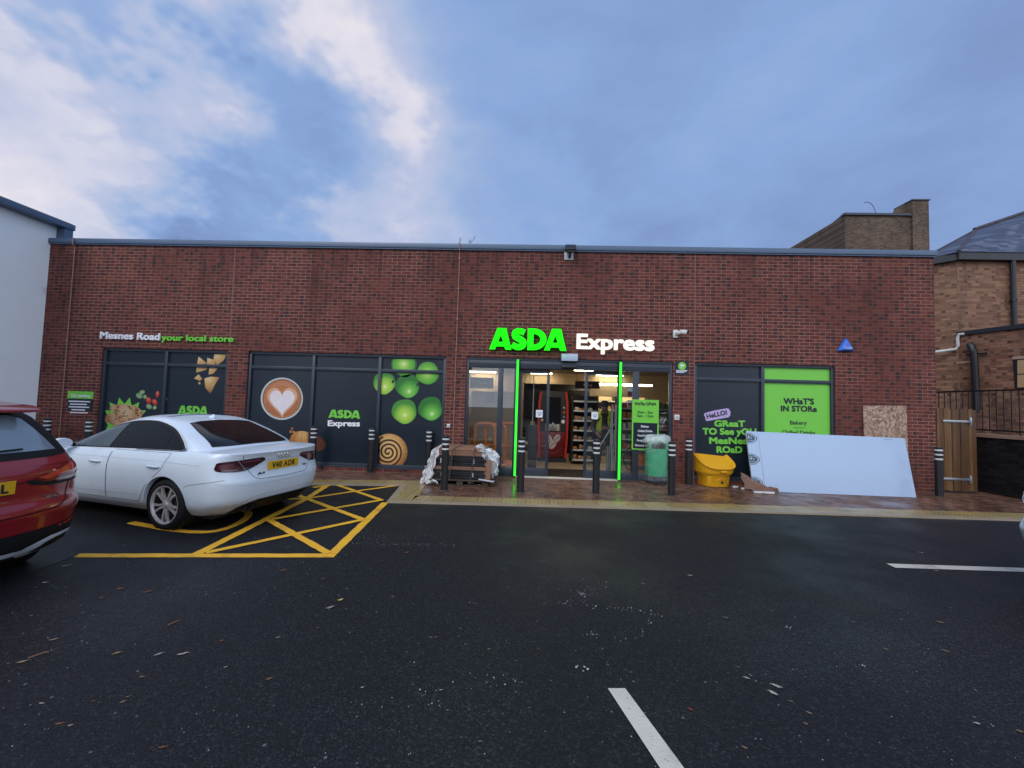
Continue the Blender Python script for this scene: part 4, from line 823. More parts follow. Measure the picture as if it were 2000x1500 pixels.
mb = MB(); mb.lathe([(r_+.001, .0), (r_+.03, .0), (r_+.03, .006), (r_+.001, .01)], 24, caps=False); mb.build('footing_ring', plain('mortar_collar', (.10, .08, .07), .8), bol0, smooth=True, local=True)
BOL = [(867.2, 957.5, 'black bollard with white bands standing in front of the wrapped pallet stack'), (1016.3, 961.5, 'black bollard with white bands in front of the left sliding door'), (1163.6, 964, 'black bollard with white bands in front of the worker at the doors'), (1311.6, 968, 'black bollard with white bands overlapping the bagged green bin'),
       (1835, 970, 'black bollard with white bands beside the timber gate'), (1345, 947, 'black bollard with white bands close to the brick pier right of the entrance'), (722.6, 923.5, 'black bollard with white bands left of the cinnamon roll picture'), (838, 925, 'black bollard with white bands between the cinnamon roll picture and the wrapped pallet'),
       (609, 921, 'black bollard with white bands between the croissant pieces behind the white car'), (86, 906, 'black bollard top with white bands behind the red car near the white wall'), (168, 908, 'black bollard top with white bands behind the windscreen of the white car')]
for i, (px, py, lb) in enumerate(BOL):
    o = bol0 if i == 0 else copy_tree(bol0); p = G(px, py); p.y = min(p.y, -.09); o.location = (p.x, p.y, 0); o['label'] = lb; o.rotation_euler.z = i*.7

# ------------------------------------------------------------------ pallet and its load
p0, p1 = G(836, 947), G(957, 951.5); px0, px1 = p0.x+.05, p1.x-.02; py0, py1 = (p0.y+p1.y)/2, (p0.y+p1.y)/2+.78
pal = thing('pallet', 'grey brown timber pallet under the strapped black panels', 'pallet', ((px0+px1)/2, (py0+py1)/2, 0), R(-1))
Lx, Ly = (px1-px0)/2, .39
for y in (-.34, 0, .34): 
    mb = MB(); mb.box(-Lx, Lx, y-.05, y+.05, .001, .02); mb.build('bottom_board', M['wood'], pal, local=True)
    for x in (-Lx+.07, 0, Lx-.07): mb = MB(); mb.box(x-.06, x+.06, y-.05, y+.05, .021, .10); mb.build('block', M['wood'], pal, local=True)
for i in range(5): y = -.36+.18*i; mb = MB(); mb.box(-Lx-.03, Lx+.05, y-.055, y+.055, .101, .122); mb.build('deck_board', M['wood'], pal, local=True)
pc = pal.location; zc = .124; LBL = plain('load_label', (.55, .56, .58), .6)
BLK = plain('black_coated_panel', (.008, .009, .011), .35, var=.2)
def sheetstack(name, lb, cat, n, h, mm, dx, dy, jit, grp=None, mark=False):
    global zc
    r = thing(name, lb, cat, (pc.x-.02, pc.y, zc), R(-1), grp)
    for i in range(n):
        mb = MB(); ox, oy = rng.uniform(-jit, jit), rng.uniform(-jit, jit)*.5; zb = h*i/n; mb.box(-dx+ox, dx+ox, -dy+oy, dy+oy, zb+.001, zb+h/n-.001); mb.build('sheet', mm, r, local=True, bevel=.004)
    if mark:
        for x in (-dx*.72, dx*.55): mb = MB(); mb.box(x, x+.014, -dy-.03, -dy-.022, h*.30, h*.75); mb.build('label_tab', LBL, r, local=True)
    zc += h+.001; return r
sheetstack('panel_bundle', 'lower bundle of black shelf panels strapped on the pallet', 'panels', 5, .18, BLK, Lx*.86, .36, .025, 'black panel bundles on the pallet', True)
sheetstack('cardboard_packer', 'brown cardboard layer between the two black panel bundles', 'cardboard', 2, .065, M['card'], Lx*.88, .37, .015)
sheetstack('panel_bundle', 'upper bundle of black shelf panels strapped on the pallet', 'panels', 6, .205, BLK, Lx*.90, .36, .03, 'black panel bundles on the pallet', True)
sheetstack('cardboard_box', 'flat brown cardboard cartons lying on top of the black panels', 'cardboard', 3, .145, M['card'], Lx*.87, .35, .025)
ztop = zc
for k, (x, lb) in enumerate(((-.18, 'dark strap round the left half of the pallet load'), (.24, 'dark strap round the right half of the pallet load'))):
    mb = MB(); fy = -.41; X = pc.x+x; mb.strip([(X-.03, pc.y+fy+.0, .13), (X, pc.y+fy, (ztop+.13)/2), (X+.03, pc.y+fy, ztop-.005), (X+.07, pc.y-.3, ztop+.008), (X+.10, pc.y+.4, ztop+.008)], .02, (0, -.7, .7)); tag(mb.build('strap', plain('grey_strap', (.05, .05, .055), .5), loc=(X, pc.y+fy, .13)), lb, 'strap', 'straps on the pallet load')
FILM, t = mat('clear_plastic_film'); tr = t.n('ShaderNodeBsdfTransparent'); pb = t.n('ShaderNodeBsdfPrincipled', Base_Color=(.86, .88, .90), Roughness=.22); tcx = t.n('ShaderNodeTexCoord').outputs['Object']
t.set(t.n('ShaderNodeOutputMaterial').inputs[0], t.n('ShaderNodeMixShader', i0=t.m('MULTIPLY_ADD', t.smooth(t.noise(tcx, 14, 5, .6, 1.5), .38, .66), .42, .52), i1=tr.outputs[0], i2=pb.outputs[0]).outputs[0])
def crumple(name, pts_u, pts_v, fn, mm, lb, cat, amp=.03, seed=1, parent=None, loc=(0, 0, 0)):
    rg = random.Random(seed); ph = [rg.uniform(0, 6) for _ in range(8)]; mb = MB(); g = []
    for i in range(pts_u+1):
        row = []
        for k in range(pts_v+1):
            u, v = i/pts_u, k/pts_v; p = Vector(fn(u, v)); n = Vector((math.sin(9*u+ph[0]+5*v)+math.sin(23*v+ph[1]), math.sin(14*u+7*v+ph[2])+.7*math.sin(31*u-17*v+ph[3]), math.sin(17*v+ph[4]-8*u)+.6*math.sin(27*u+ph[5])))*amp*.5
            n += Vector((rg.uniform(-1, 1), rg.uniform(-1, 1), rg.uniform(-1, 1)))*amp*.35; row.append(mb.b.verts.new(p+n))
        g.append(row)
    for i in range(pts_u):
        for k in range(pts_v): mb._f([g[i][k], g[i+1][k], g[i+1][k+1], g[i][k+1]])
    o = mb.build(name, mm, parent, loc=loc if parent is None else None, smooth=True, recalc=False, angle=60); return tag(o, lb, cat) if lb else o
xl, xr = pc.x-Lx, pc.x+Lx
wl_ = crumple('plastic_wrap', 10, 16, lambda u, v: (xl-.05-.20*v**1.3*(.6+.4*math.sin(u*3))+.20*(1-v)**2, pc.y-.36+.70*u, ztop+.02-(ztop-.05)*v), FILM, 'torn clear plastic wrap hanging off the left end of the pallet load', 'plastic wrap', .045, 3, None, (xl, pc.y, .4))
wr_ = crumple('plastic_wrap', 10, 16, lambda u, v: (xr-.24+.36*math.sin(min(1, v*1.4)*PI*.60), pc.y-.38+.72*u, ztop+.03-.56*v), FILM, 'torn clear plastic wrap bulging over the right end of the pallet load', 'plastic wrap', .05, 5, None, (xr, pc.y, .5))
crumple('fold', 12, 16, lambda u, v: (xl+.13-.10*v-.27*u*(.45+.55*v), pc.y-.40+.10*u, ztop+.01-.05*u-(ztop-.05)*v), FILM, None, None, .035, 51, wl_)
crumple('fold', 12, 14, lambda u, v: (xr-.16+.30*u*(1-.25*v), pc.y-.40+.22*u, ztop+.02-.10*u*u-(.14+.38*u)*v), FILM, None, None, .035, 53, wr_)
crumple('plastic_wrap', 8, 4, lambda u, v: (xl-.05+.22*u, pc.y-.42-.10*v, .05+.05*math.sin(u*3)), FILM, 'loose white plastic end trailing on the ground left of the pallet', 'plastic wrap', .03, 8, None, (xl, pc.y-.4, .05))
q = G(932, 948); crumple('plastic_string', 14, 3, lambda u, v: (q.x-.16+.42*u, q.y-.03+.06*v+.05*math.sin(u*9), .025+.02*math.sin(u*14+v*3)), FILM, 'tangled clear plastic string on the pavers before the pallet', 'string', .03, 11, None, (q.x, q.y, .02))
mb = MB(); mb.obox((xr-.05, py0-.05, .135), .30, .20, .003, Matrix.Rotation(R(7), 3, 'Y') @ Matrix.Rotation(R(-4), 3, 'X')); tag(mb.build('paper_sheet', plain('white_paper_sheet', (.66, .70, .72), .6), loc=(xr-.05, py0-.05, .13)), 'white paper sheet lying on the right front corner of the pallet', 'paper')
mb = MB(); mb.box(xr-.155, xr+.02, pc.y-.34, pc.y+.3, .13, ztop-.22); tag(mb.build('cardboard_end', M['card'], loc=(xr, pc.y, .13), bevel=.01), 'upright brown cardboard piece at the right end of the pallet load', 'cardboard')

# ------------------------------------------------------------------ green litter bin in a clear bag
q = G(1284, 944); bx, by = q.x, q.y+.10; gb_ = thing('litter_bin', 'green litter bin with dark base wrapped in a clear plastic bag', 'bin', (bx, by, 0))
def sq(rx, ry, z, n=28, e=3.2): return [(bx+rx*math.copysign(abs(math.cos(2*PI*i/n))**(2/e), math.cos(2*PI*i/n)), by+ry*math.copysign(abs(math.sin(2*PI*i/n))**(2/e), math.sin(2*PI*i/n)), z) for i in range(n)]
mb = MB(); mb.rings([sq(.205, .20, .001), sq(.215, .21, .02), sq(.215, .21, .15), sq(.20, .195, .155)]); mb.build('base', plain('dark_grey_base', (.03, .034, .045), .5), gb_, smooth=True)
BG = plain('green_bin_plastic', (.035, .36, .17), .4, var=.1)
mb = MB(); mb.rings([sq(.205, .20, .156), sq(.212, .205, .17), sq(.222, .21, .74)]); mb.build('body', BG, gb_, smooth=True)
mb = MB(); mb.rings([sq(.15, .13, .735), sq(.15, .13, .86)]); mb.build('aperture', plain('black_aperture', (.006, .007, .008), .8), gb_)
mb = MB()
for s_ in (-1, 1):
    for k in (-1, 1): mb.tube([(bx+s_*.18, by+k*.16, .735), (bx+s_*.18, by+k*.16, .87)], .035, 8)
mb.build('pillar', BG, gb_, smooth=True); mb = MB(); mb.rings([sq(.215, .205, .865), sq(.222, .212, .88), sq(.205, .195, .95), sq(.12, .11, .985)]); mb.build('hood', BG, gb_, smooth=True)
BAG, t = mat('clear_bag_film'); tr = t.n('ShaderNodeBsdfTransparent', Color=(.93, .97, .95)); pb = t.n('ShaderNodeBsdfPrincipled', Base_Color=(.74, .82, .80), Roughness=.15); tcx = t.n('ShaderNodeTexCoord').outputs['Object']; bz = t.sep(tcx)[2]
t.set(t.n('ShaderNodeOutputMaterial').inputs[0], t.n('ShaderNodeMixShader', i0=t.m('MULTIPLY_ADD', t.smooth(t.noise(tcx, 11, 5, .6, 1.2), .5, .8), .18, t.m('MULTIPLY_ADD', t.smooth(bz, .20, .34), .34, .07)), i1=tr.outputs[0], i2=pb.outputs[0]).outputs[0])
def bagf(u, v):
    a = 2*PI*u; z = .06+.97*v; r = .238+.01*math.sin(7*a+v*4)+(.035*math.sin(4*a+1)*max(0, v-.7)*3); r *= 1-.25*max(0, (v-.9)/.1)**1.5; rr = r*(1+.10*abs(math.sin(2*a))**2); return (bx+rr*math.cos(a), by+rr*.97*math.sin(a), z)
o = crumple('plastic_bag', 40, 22, bagf, BAG, 'clear plastic bag pulled over the green litter bin', 'bag', .02, 21, None, (bx, by, .6))
o2 = crumple('bag_flap', 12, 8, lambda u, v: (bx-.27+.27*u-.02*v, by-.245-.03*math.sin(u*3), .98-.33*v*(1-.25*u)), BAG, None, None, .018, 31, o)
o3 = crumple('bag_knot', 16, 6, lambda u, v: (bx+(.30*(1-v)**.7+.02)*math.cos(2*PI*u), by+(.27*(1-v)**.7+.02)*math.sin(2*PI*u), .90+.15*v**.45+.05*math.sin(6*PI*u+1)*(1-v)), BAG, None, None, .022, 33, o)

# ------------------------------------------------------------------ yellow grit bin
q = G(1408, 953.5); YB = plain('yellow_plastic', (.72, .36, .012), .38, var=.05); gr_ = thing('grit_bin', 'yellow grit bin with sloping lid standing before the dark right window', 'bin', (q.x, q.y+.36, 0), R(9))
def rr_(rx, yf, yb_, z, n=40, e=4.0, tilt=0.0):
    o = []; cy = (yf+yb_)/2; ry = (yb_-yf)/2
    for i in range(n):
        a = 2*PI*i/n; c_, s_ = math.cos(a), math.sin(a); ee = e if s_ > 0 else 2.9; x = rx*math.copysign(abs(c_)**(2/ee), c_); y = cy+ry*math.copysign(abs(s_)**(2/ee), s_); o.append((x, y, z+tilt*(y-yf)))
    return o
mb = MB(); mb.rings([rr_(.275, -.24, .24, .0), rr_(.285, -.25, .25, .02), rr_(.305, -.262, .26, .235), rr_(.345, -.30, .30, .265), rr_(.355, -.32, .31, .30), rr_(.365, -.335, .32, .385, tilt=.46)]); mb.build('body', YB, gr_, smooth=True, local=True, angle=50)
def lid(d, z, b): return rr_(.385*d, -.37*d, .33+.0*d, z, tilt=b)
mb = MB(); mb.rings([rr_(.385, -.37, .335, .375, tilt=.50), rr_(.39, -.378, .34, .40, tilt=.50), rr_(.38, -.366, .33, .418, tilt=.50), rr_(.35, -.33, .30, .424, tilt=.51), rr_(.335, -.31, .285, .414, tilt=.525), rr_(.25, -.2, .2, .43, tilt=.50)]); mb.build('lid', YB, gr_, smooth=True, local=True, angle=50)
mb = MB(); mb.box(-.05, .075, -.372, -.325, .315, .35); mb.build('latch', YB, gr_, local=True, bevel=.008)
mb = MB(); mb.lathe([(0, 0), (.02, 0), (.02, .012), (.028, .014)], 12, (.03, -.262, .10), Matrix.Rotation(PI/2, 3, 'X')); mb.build('drain_plug', M['black'], gr_, local=True)
mb = MB(); mb.tube([(.03-.13*math.cos(PI*i/14), -.268, .075+.10*math.sin(PI*i/14)) for i in range(15)], .007, 6); mb.build('arch_rib', YB, gr_, local=True)

# ------------------------------------------------------------------ leaning white boards
bl, brr = G(1472, 959.5), G(1790, 972); tl, trr = W(1457, 842, -.12), W(1767, 856, -.12); bl.z = brr.z = .002
wbd = thing('insulation_board', 'large white faced board leaning on the shop wall beside the yellow bin', 'board', ((bl.x+brr.x)/2, -.5, 0))
n = (brr-bl).cross(tl-bl).normalized(); n = n if n.y < 0 else -n
mb = MB(); mb.prism([bl, brr, trr, tl], -n*.025); WBM = plain('white_board_face', (.345, .455, .61), .42, var=.05, vscale=.8, dirt=((.30, .38, .53), 1.1, .5, .8)); mb.build('board_face', WBM, wbd, bevel=.002)
mb = MB(); bb = -n*.027; mb.prism([bl+bb+Vector((.02, 0, 0)), brr+bb+Vector((-.02, 0, 0)), trr+bb+Vector((-.02, 0, -.01)), tl+bb+Vector((.02, 0, -.01))], -n*.05); mb.build('foam_core', plain('pale_foam', (.55, .50, .38), .8), wbd)
def onb(u, v, d=.002): a = bl+(brr-bl)*u; b2 = tl+(trr-tl)*u; return a+(b2-a)*v+n*d
mk = MB(); mi_d, mi_l = 0, 1
for v0 in (.88, .52, .14):
    W_, H_ = .062, .095
    def sh(k, d): return [onb(.004+(x*k+1-1)*W_, v0+y*k*H_, d) for x, y in ((-.05, 1.0), (.45, .92), (.92, .35), (1.0, 0), (.92, -.35), (.45, -.92), (-.05, -1.0))]
    mk.mi = 0; mk.poly(sh(1.0, .002)); mk.mi = 1; mk.poly(sh(.90, .003)); mk.mi = 0; mk.poly(sh(.78, .004)); mk.mi = 1
    for gx_, gz_, w_, h_ in ((.006, .035, .010, .008), (.022, .035, .010, .008), (.006, -.005, .010, .03), (.020, -.005, .012, .012), (.006, -.045, .026, .008)):
        mk.poly([onb(gx_, v0+gz_, .005), onb(gx_+w_, v0+gz_, .005), onb(gx_+w_, v0+gz_+h_, .005), onb(gx_, v0+gz_+h_, .005)])
mk.mi = 2
for u0, v0, du, dv in ((.088, .60, .005, .012), (.100, .555, .004, .008), (.125, .24, .008, .01)): mk.poly([onb(u0, v0), onb(u0+du, v0+dv*.3), onb(u0+du*1.3, v0+dv), onb(u0+.001, v0+dv*.6)])
mk.poly([onb(.0755, .01, .0022), onb(.0775, .01, .0022), onb(.0735, .99, .0022), onb(.0715, .99, .0022)])
for i in range(5): mk.poly([onb(.865+.012*i+.004*(i % 2), .957, .0024), onb(.872+.012*i, .957, .0024), onb(.874+.012*i, .97, .0024), onb(.866+.012*i, .972, .0024)])
mk.build('printed_badge', [plain('badge_ink', (.045, .07, .09), .5), WBM, plain('smudge_ink', (.20, .25, .33), .5)], wbd, recalc=False)

# crumpled cardboard and plaster bits
c0, c1 = G(1448, 955), G(1518, 963.5)
CB = plain('wet_brown_card', (.17, .095, .065), .6, var=.25)
o = crumple('cardboard_scrap', 12, 6, lambda u, v: (c0.x+(c1.x-c0.x)*u, c0.y+.06+(c1.y-c0.y+.02)*u-.17*v, .02+(.26*(1-u)**1.6+.06)*math.sin(PI*min(1, v*.75+.25))), CB, 'crumpled brown cardboard on the pavers at the foot of the white board', 'cardboard', .035, 41, None, (c0.x, c0.y, .1))
PLS = plain('broken_plaster', (.52, .52, .50), .7, var=.2)
for k, (px, py, s_, lb) in enumerate(((1436, 952.5, .07, 'small white plaster crumb nearest the yellow bin'), (1456, 956, .12, 'flat white plaster fragment left of the crumpled cardboard'), (1492, 957, .14, 'white plaster fragment half under the crumpled cardboard'), (1481, 963, .12, 'pale plaster fragment in front of the crumpled cardboard'), (1503, 964, .13, 'white plaster fragment by the right end of the crumpled cardboard'))):
    p = G(px, py); mb = MB(); rg = random.Random(k); n_ = 8; pts = [(p.x+s_*rg.uniform(.7, 1.1)*math.cos(2*PI*i/n_), p.y+s_*.45*rg.uniform(.7, 1.1)*math.sin(2*PI*i/n_), .003) for i in range(n_)]; mb.prism(pts, (.01, .01, .03)); tag(mb.build('plaster_fragment', PLS, loc=(p.x, p.y, 0), bevel=.006), lb, 'plaster piece', 'plaster pieces by the white board')
# ------------------------------------------------------------------ inside the shop
IX0, IX1, IY1, IZ = -5.2, 6.3, 8.0, 2.95
mb = MB(); mb.poly([(IX0, .3, .004), (IX1, .3, .004), (IX1, IY1, .004), (IX0, IY1, .004)]); mb.poly([(EX0, 0.0, .004), (EX1, 0.0, .004), (EX1, .3, .004), (EX0, .3, .004)]); tag(mb.build('shop_floor', plain('beige_vinyl_floor', (.36, .27, .16), .4, var=.15)), kind='structure')
mb = MB(); mb.poly([(DX0-.75, .22, .009), (DX1+.85, .22, .009), (DX1+.85, 1.35, .009), (DX0-.75, 1.35, .009)]); tag(mb.build('entrance_mat', brick('dark_mat_tiles', [(.018, .014, .012), (.030, .022, .018)], (.06, .05, .045), bw=.33, bh=.33, mo=.012, axes='xy', dthr=2.0, big=.1)), kind='structure')
BEI = plain('beige_emulsion', (.40, .31, .20), .8, var=.06); DRK = plain('charcoal_fixture', (.018, .017, .018), .5, var=.2)
mb = MB(); mb.poly([(IX0, IY1, 0), (IX1, IY1, 0), (IX1, IY1, IZ), (IX0, IY1, IZ)]); mb.poly([(IX0, .3, 0), (IX0, IY1, 0), (IX0, IY1, IZ), (IX0, .3, IZ)]); mb.poly([(IX1, .3, 0), (IX1, IY1, 0), (IX1, IY1, IZ), (IX1, .3, IZ)]); tag(mb.build('shop_inner_wall', BEI), kind='structure')
mb = MB(); mb.box(IX0, IX1, .3, IY1, IZ, IZ+.05); tag(mb.build('shop_ceiling', plain('ceiling_tiles', (.20, .18, .155), .85, var=.05)), kind='structure')
LAMP = emis('shop_lamp', (1.0, .82, .58), 30.0)
for i, (px, py, ww, dd, lb) in enumerate(((943, 727, .55, .10, 'shop ceiling light above the orange trolleys'), (1057, 730, .45, .10, 'shop ceiling light behind the left sliding door'), (1191, 734, .55, .10, 'shop ceiling light above the worker'), (1140, 724, .35, .10, 'short shop ceiling light in the door gap'), (1280, 742, .5, .10, 'shop ceiling light behind the poster pane'))):
    p = G(px, py, IZ-.06); r = thing('ceiling_light', lb, 'ceiling light', (p.x, p.y, IZ-.06), 0, 'strip lights in the shop'); mb = MB(); mb.box(p.x-ww, p.x+ww, p.y-dd, p.y+dd, IZ-.04, IZ-.002); mb.build('housing', M['cream'], r); mb = MB(); mb.box(p.x-ww+.02, p.x+ww-.02, p.y-dd+.02, p.y+dd-.02, IZ-.06, IZ-.041); mb.build('diffuser', LAMP, r)
# lamp just inside the doors
a, b = W(1073, 719, 1.3), W(1110, 719, 1.3); r = thing('ceiling_light', 'wide shop ceiling light just inside the open doors', 'ceiling light', ((a.x+b.x)/2, 1.3, a.z), 0, 'strip lights in the shop'); mb = MB(); mb.box(a.x-.3, b.x+.06, 1.0, 1.6, a.z+.02, a.z+.07); mb.build('housing', M['cream'], r)
mb = MB(); mb.box(a.x-.25, b.x, 1.05, 1.55, a.z, a.z+.019); mb.build('diffuser', emis('door_lamp', (1.0, .88, .70), 13.0), r)
# coffee machine
YM = 2.6; a, b = W(1049, 880, YM), W(1108.5, 880, YM); H = W(1080, 764, YM).z; cx = (a.x+b.x)/2; w2 = (b.x-a.x)/2
cm = thing('coffee_machine', 'red self service coffee machine with coffee bean emblem inside the doorway', 'coffee machine', (cx, YM, 0)); RED = plain('red_machine_panel', (.16, .008, .010), .3, var=.05); RED2 = plain('bright_red_trim', (.60, .030, .018), .3)
mb = MB(); mb.box(cx-w2+.04, cx+w2-.04, YM+.02, YM+.6, .02, H); mb.build('cabinet', DRK, cm)
mb = MB(); mb.box(cx-w2+.07, cx+w2-.07, YM-.03, YM+.015, .14, .86); mb.build('lower_door', RED, cm, bevel=.02)
for s_ in (-1, 1):
    mb = MB(); x = cx+s_*(w2-.035); mb.rings([[(x-.028-k*0+s_*o, YM-.05, z), (x+.028+s_*o, YM-.05, z), (x+.028+s_*o, YM+.3, z), (x-.028+s_*o, YM+.3, z)] for z, o in ((.12, -.03), (.7, .0), (1.2, .012), (1.7, .0), (H-.02, -.05))]); mb.build('side_trim', RED2, cm)
mb = MB(); mb.box(cx-.21, cx+.21, YM-.012, YM+.015, 1.13, H-.17); mb.build('screen', plain('dark_screen', (.010, .012, .016), .12), cm)
mb = MB(); mb.box(cx-.22, cx+.20, YM-.02, YM+.018, .88, 1.08); mb.build('dispense_bay', plain('bay_metal', (.34, .26, .16), .4), cm)
for x, z0, z1, wd in ((-.06, .90, 1.07, .05), (.0, .92, 1.12, .045), (.06, .90, 1.05, .05), (.14, .9, 1.08, .05)): mb = MB(); mb.box(cx+x-wd/2, cx+x+wd/2, YM-.06, YM-.021, z0, z1); mb.build('nozzle', M['cream'] if x == .14 else M['steel'], cm, bevel=.006)
for x, z, rr, mm in ((.29, 1.15, .058, M['white']), (-.31, 1.18, .04, M['cream']), (.31, 1.42, .035, plain('orange_key', (.55, .16, .03), .4)), (.31, 1.55, .03, M['cream']), (.31, 1.29, .03, M['steel'])): mb = MB(); mb.lathe([(0, 0), (rr, 0), (rr*.8, .012), (0, .014)], 16, (cx+x, YM+.018, z), Matrix.Rotation(PI/2, 3, 'X')); mb.build('button', mm, cm)
em = MB()
for bx_, bz_, rot, k in ((-.10, .66, -.45, 1), (.12, .68, .55, 1), (.0, .50, .55, 1.08)):
    P0 = [(bx_+k*(.085*math.cos(t_)*math.cos(rot)-.125*math.sin(t_)*-math.sin(rot)), bz_+k*(.085*math.cos(t_)*-math.sin(rot)+.125*math.sin(t_)*math.cos(rot))) for t_ in [2*PI*i/24 for i in range(24)]]
    em.mi = 1; em.poly([(cx+x+ (x-bx_)*.12, YM-.0312-.001*bx_, z+(z-bz_)*.12) for x, z in P0]); em.mi = 0; em.poly([(cx+x, YM-.0325-.001*bx_-.0004*k, z) for x, z in P0])
    em.mi = 1; em.strip([Vector((cx+bx_+k*(.022*math.sin(q*2.4)*math.cos(rot)+q*.11*math.sin(rot)), YM-.0345, bz_+k*(q*.11*math.cos(rot)-.022*math.sin(q*2.4)*math.sin(rot)))) for q in [i/8-1 for i in range(17)]], .016, (0, -1, 0))
em.mi = 0
for i in range(11): a_ = PI*(1.2+.6*i/10); em.poly([(cx+.28*math.cos(a_)*1.0+.008*math.cos(q), YM-.0315, .62+.36*math.sin(a_)+.008*math.sin(q)) for q in [2*PI*j/8 for j in range(8)]])
em.build('bean_emblem', [plain('bean_cream', (.50, .46, .43), .5), RED], cm, recalc=False)
mb = MB(); mb.box(cx-w2+.06, cx+w2-.06, YM-.02, YM+.58, .004, .13); mb.build('plinth', DRK, cm)

# shelving right of the machine and the lit wall of shelves
def shelf_unit(x0, x1, y, h, n, lb, back, grp, goods, dep=.42):
    r = thing('shelf_unit', lb, 'shelving', ((x0+x1)/2, y, 0), 0, grp)
    mb = MB(); mb.box(x0, x1, y+dep, y+dep+.03, .02, h); mb.build('back_panel', back, r)
    for x in (x0, x1): mb = MB(); mb.box(x-.015, x+.015, y, y+dep, .01, h); mb.build('upright', DRK, r)
    for i in range(n):
        z = .12+(h-.3)*i/(n-1); mb = MB(); mb.box(x0+.016, x1-.016, y-.02, y+dep-.003, z, z+.03); mb.build('shelf', DRK if goods != 2 else M['cream'], r)
        mb = MB(); mb.box(x0+.016, x1-.016, y-.028, y-.021, z-.01, z+.035); mb.build('price_rail', M['cream'], r)
    return r
a, b = W(1119, 800, 2.3), W(1150, 800, 2.3); BSX, BSH = a.x, W(1130, 772, 2.3).z; shelf_unit(a.x, b.x+.25, 2.3, W(1130, 772, 2.3).z, 7, 'black shelf unit beside the red coffee machine', DRK, 'shelf units in the shop', 0, .6)
LITB = plain('pale_shelf_back', (.62, .48, .30), .6); yS = 4.6; a, b = W(1142, 800, yS), W(1203, 800, yS); shelf_unit(a.x, a.x+1.0, yS, W(1180, 774, yS).z, 7, 'pale lit shelf unit behind the worker, left bay', LITB, 'shelf units in the shop', 2); shelf_unit(a.x+1.05, a.x+2.1, yS, W(1180, 774, yS).z, 7, 'pale lit shelf unit behind the worker, right bay', LITB, 'shelf units in the shop', 2)
SX0 = a.x
strip = thing('shelf_light', 'warm lit strip above the pale shelves behind the worker', 'shelf light', (SX0+1, yS-.2, 2.2)); mb = MB(); mb.box(SX0, SX0+2.1, yS-.35, yS-.28, 2.32, 2.37); mb.build('diffuser', emis('warm_shelf_lamp', (1, .78, .50), 45.0), strip)
mb = MB(); mb.box(SX0, SX0+2.1, yS-.36, yS-.27, 2.371, 2.40); mb.build('housing', DRK, strip)
PK = [plain('pack_%s' % n_, c_, .5) for n_, c_ in (('kraft', (.36, .20, .09)), ('orange', (.55, .22, .06)), ('green', (.12, .26, .09)), ('white', (.60, .56, .50)), ('red', (.42, .05, .04)))]
cnt = 0
for z_i in range(1, 6):
    for j in range(7):
        if rng.random() < .25: continue
        hS = W(1180, 774, yS).z; z = .12+(hS-.3)*z_i/6+.031; x = SX0+.10+j*.14+rng.uniform(-.02, .02); h = rng.uniform(.09, .18); wd = rng.uniform(.08, .12)
        mb = MB(); mb.box(x-wd/2, x+wd/2, yS+.04, yS+.2, z, z+h); k = rng.randrange(5); tag(mb.build('grocery_pack', PK[k], loc=(x, yS+.1, z), bevel=.006), '%s grocery pack on the pale lit shelves behind the worker' % ('brown', 'orange', 'green', 'white', 'red')[k], 'pack', 'packs on the pale shelves')
for z_i in range(0, 6):
    for j in range(4):
        z = .12+(BSH-.3)*z_i/6+.031; x = BSX+.10+j*.13+rng.uniform(-.02, .02); h = rng.uniform(.06, .13); mb = MB(); mb.box(x-.05, x+.05, 2.3+.02+rng.uniform(0, .05), 2.3+.30, z, z+h); k = (0, 0, 3, 1)[rng.randrange(4)]; tag(mb.build('loaf_pack', PK[k], loc=(x, 2.4, z), bevel=.015), '%s loaf pack on the black shelf unit beside the coffee machine' % ('brown', 'orange', 'green', 'white', 'red')[k], 'pack', 'packs on the black shelf unit')
x0_ = W(1214, 800, 2.6).x; shelf_unit(x0_, x0_+1.5, 2.6, 1.75, 6, 'stocked shelf unit behind the poster pane', DRK, 'shelf units in the shop', 0, .5)
for z_i in range(0, 6):
    for j in range(10):
        z = .12+1.45*z_i/5+.031; x = x0_+.09+j*.145+rng.uniform(-.02, .02); h = rng.uniform(.10, .2); k = rng.randrange(5); mb = MB(); mb.box(x-.055, x+.055, 2.62, 2.85, z, z+h); tag(mb.build('grocery_pack', PK[k], loc=(x, 2.7, z), bevel=.006), '%s grocery pack on the shelves behind the poster pane' % ('brown', 'orange', 'green', 'white', 'red')[k], 'pack', 'packs behind the poster pane')
# hanging signs
yW = 3.4; a, b = W(1123, 758.5, yW), W(1171, 745, yW); r = thing('aisle_sign', 'black hanging aisle sign reading Wines above the shelves', 'sign', ((a.x+b.x)/2, yW, a.z)); mb = MB(); mb.box(a.x, b.x, yW, yW+.03, a.z, b.z); mb.build('panel', DRK, r)
mb = MB(); c_ = W(1139, 754.5, yW-.002); letter(mb, 'Wines', c_, (1, 0, 0), (0, 0, 1), .085, width=.26, bold=.02); mb.build('lettering', M['white'], r, recalc=False)
for x in (a.x+.05, b.x-.05): mb = MB(); mb.tube([(x, yW+.015, b.z+.001), (x, yW+.015, IZ)], .005, 6); mb.build('wire', DRK, r)
yW = 3.0; a, b = W(917, 758, yW), W(964, 738, yW); r = thing('aisle_sign', 'black hanging aisle sign above the orange trolleys', 'sign', ((a.x+b.x)/2, yW, a.z)); mb = MB(); mb.box(a.x, b.x, yW, yW+.03, a.z, b.z); mb.build('panel', DRK, r)
mb = MB(); letter(mb, 'Frozen', W(933, 749, yW-.002), (1, 0, 0), (0, 0, 1), .06, width=.26, bold=.015); mb.build('lettering', M['white'], r, recalc=False)
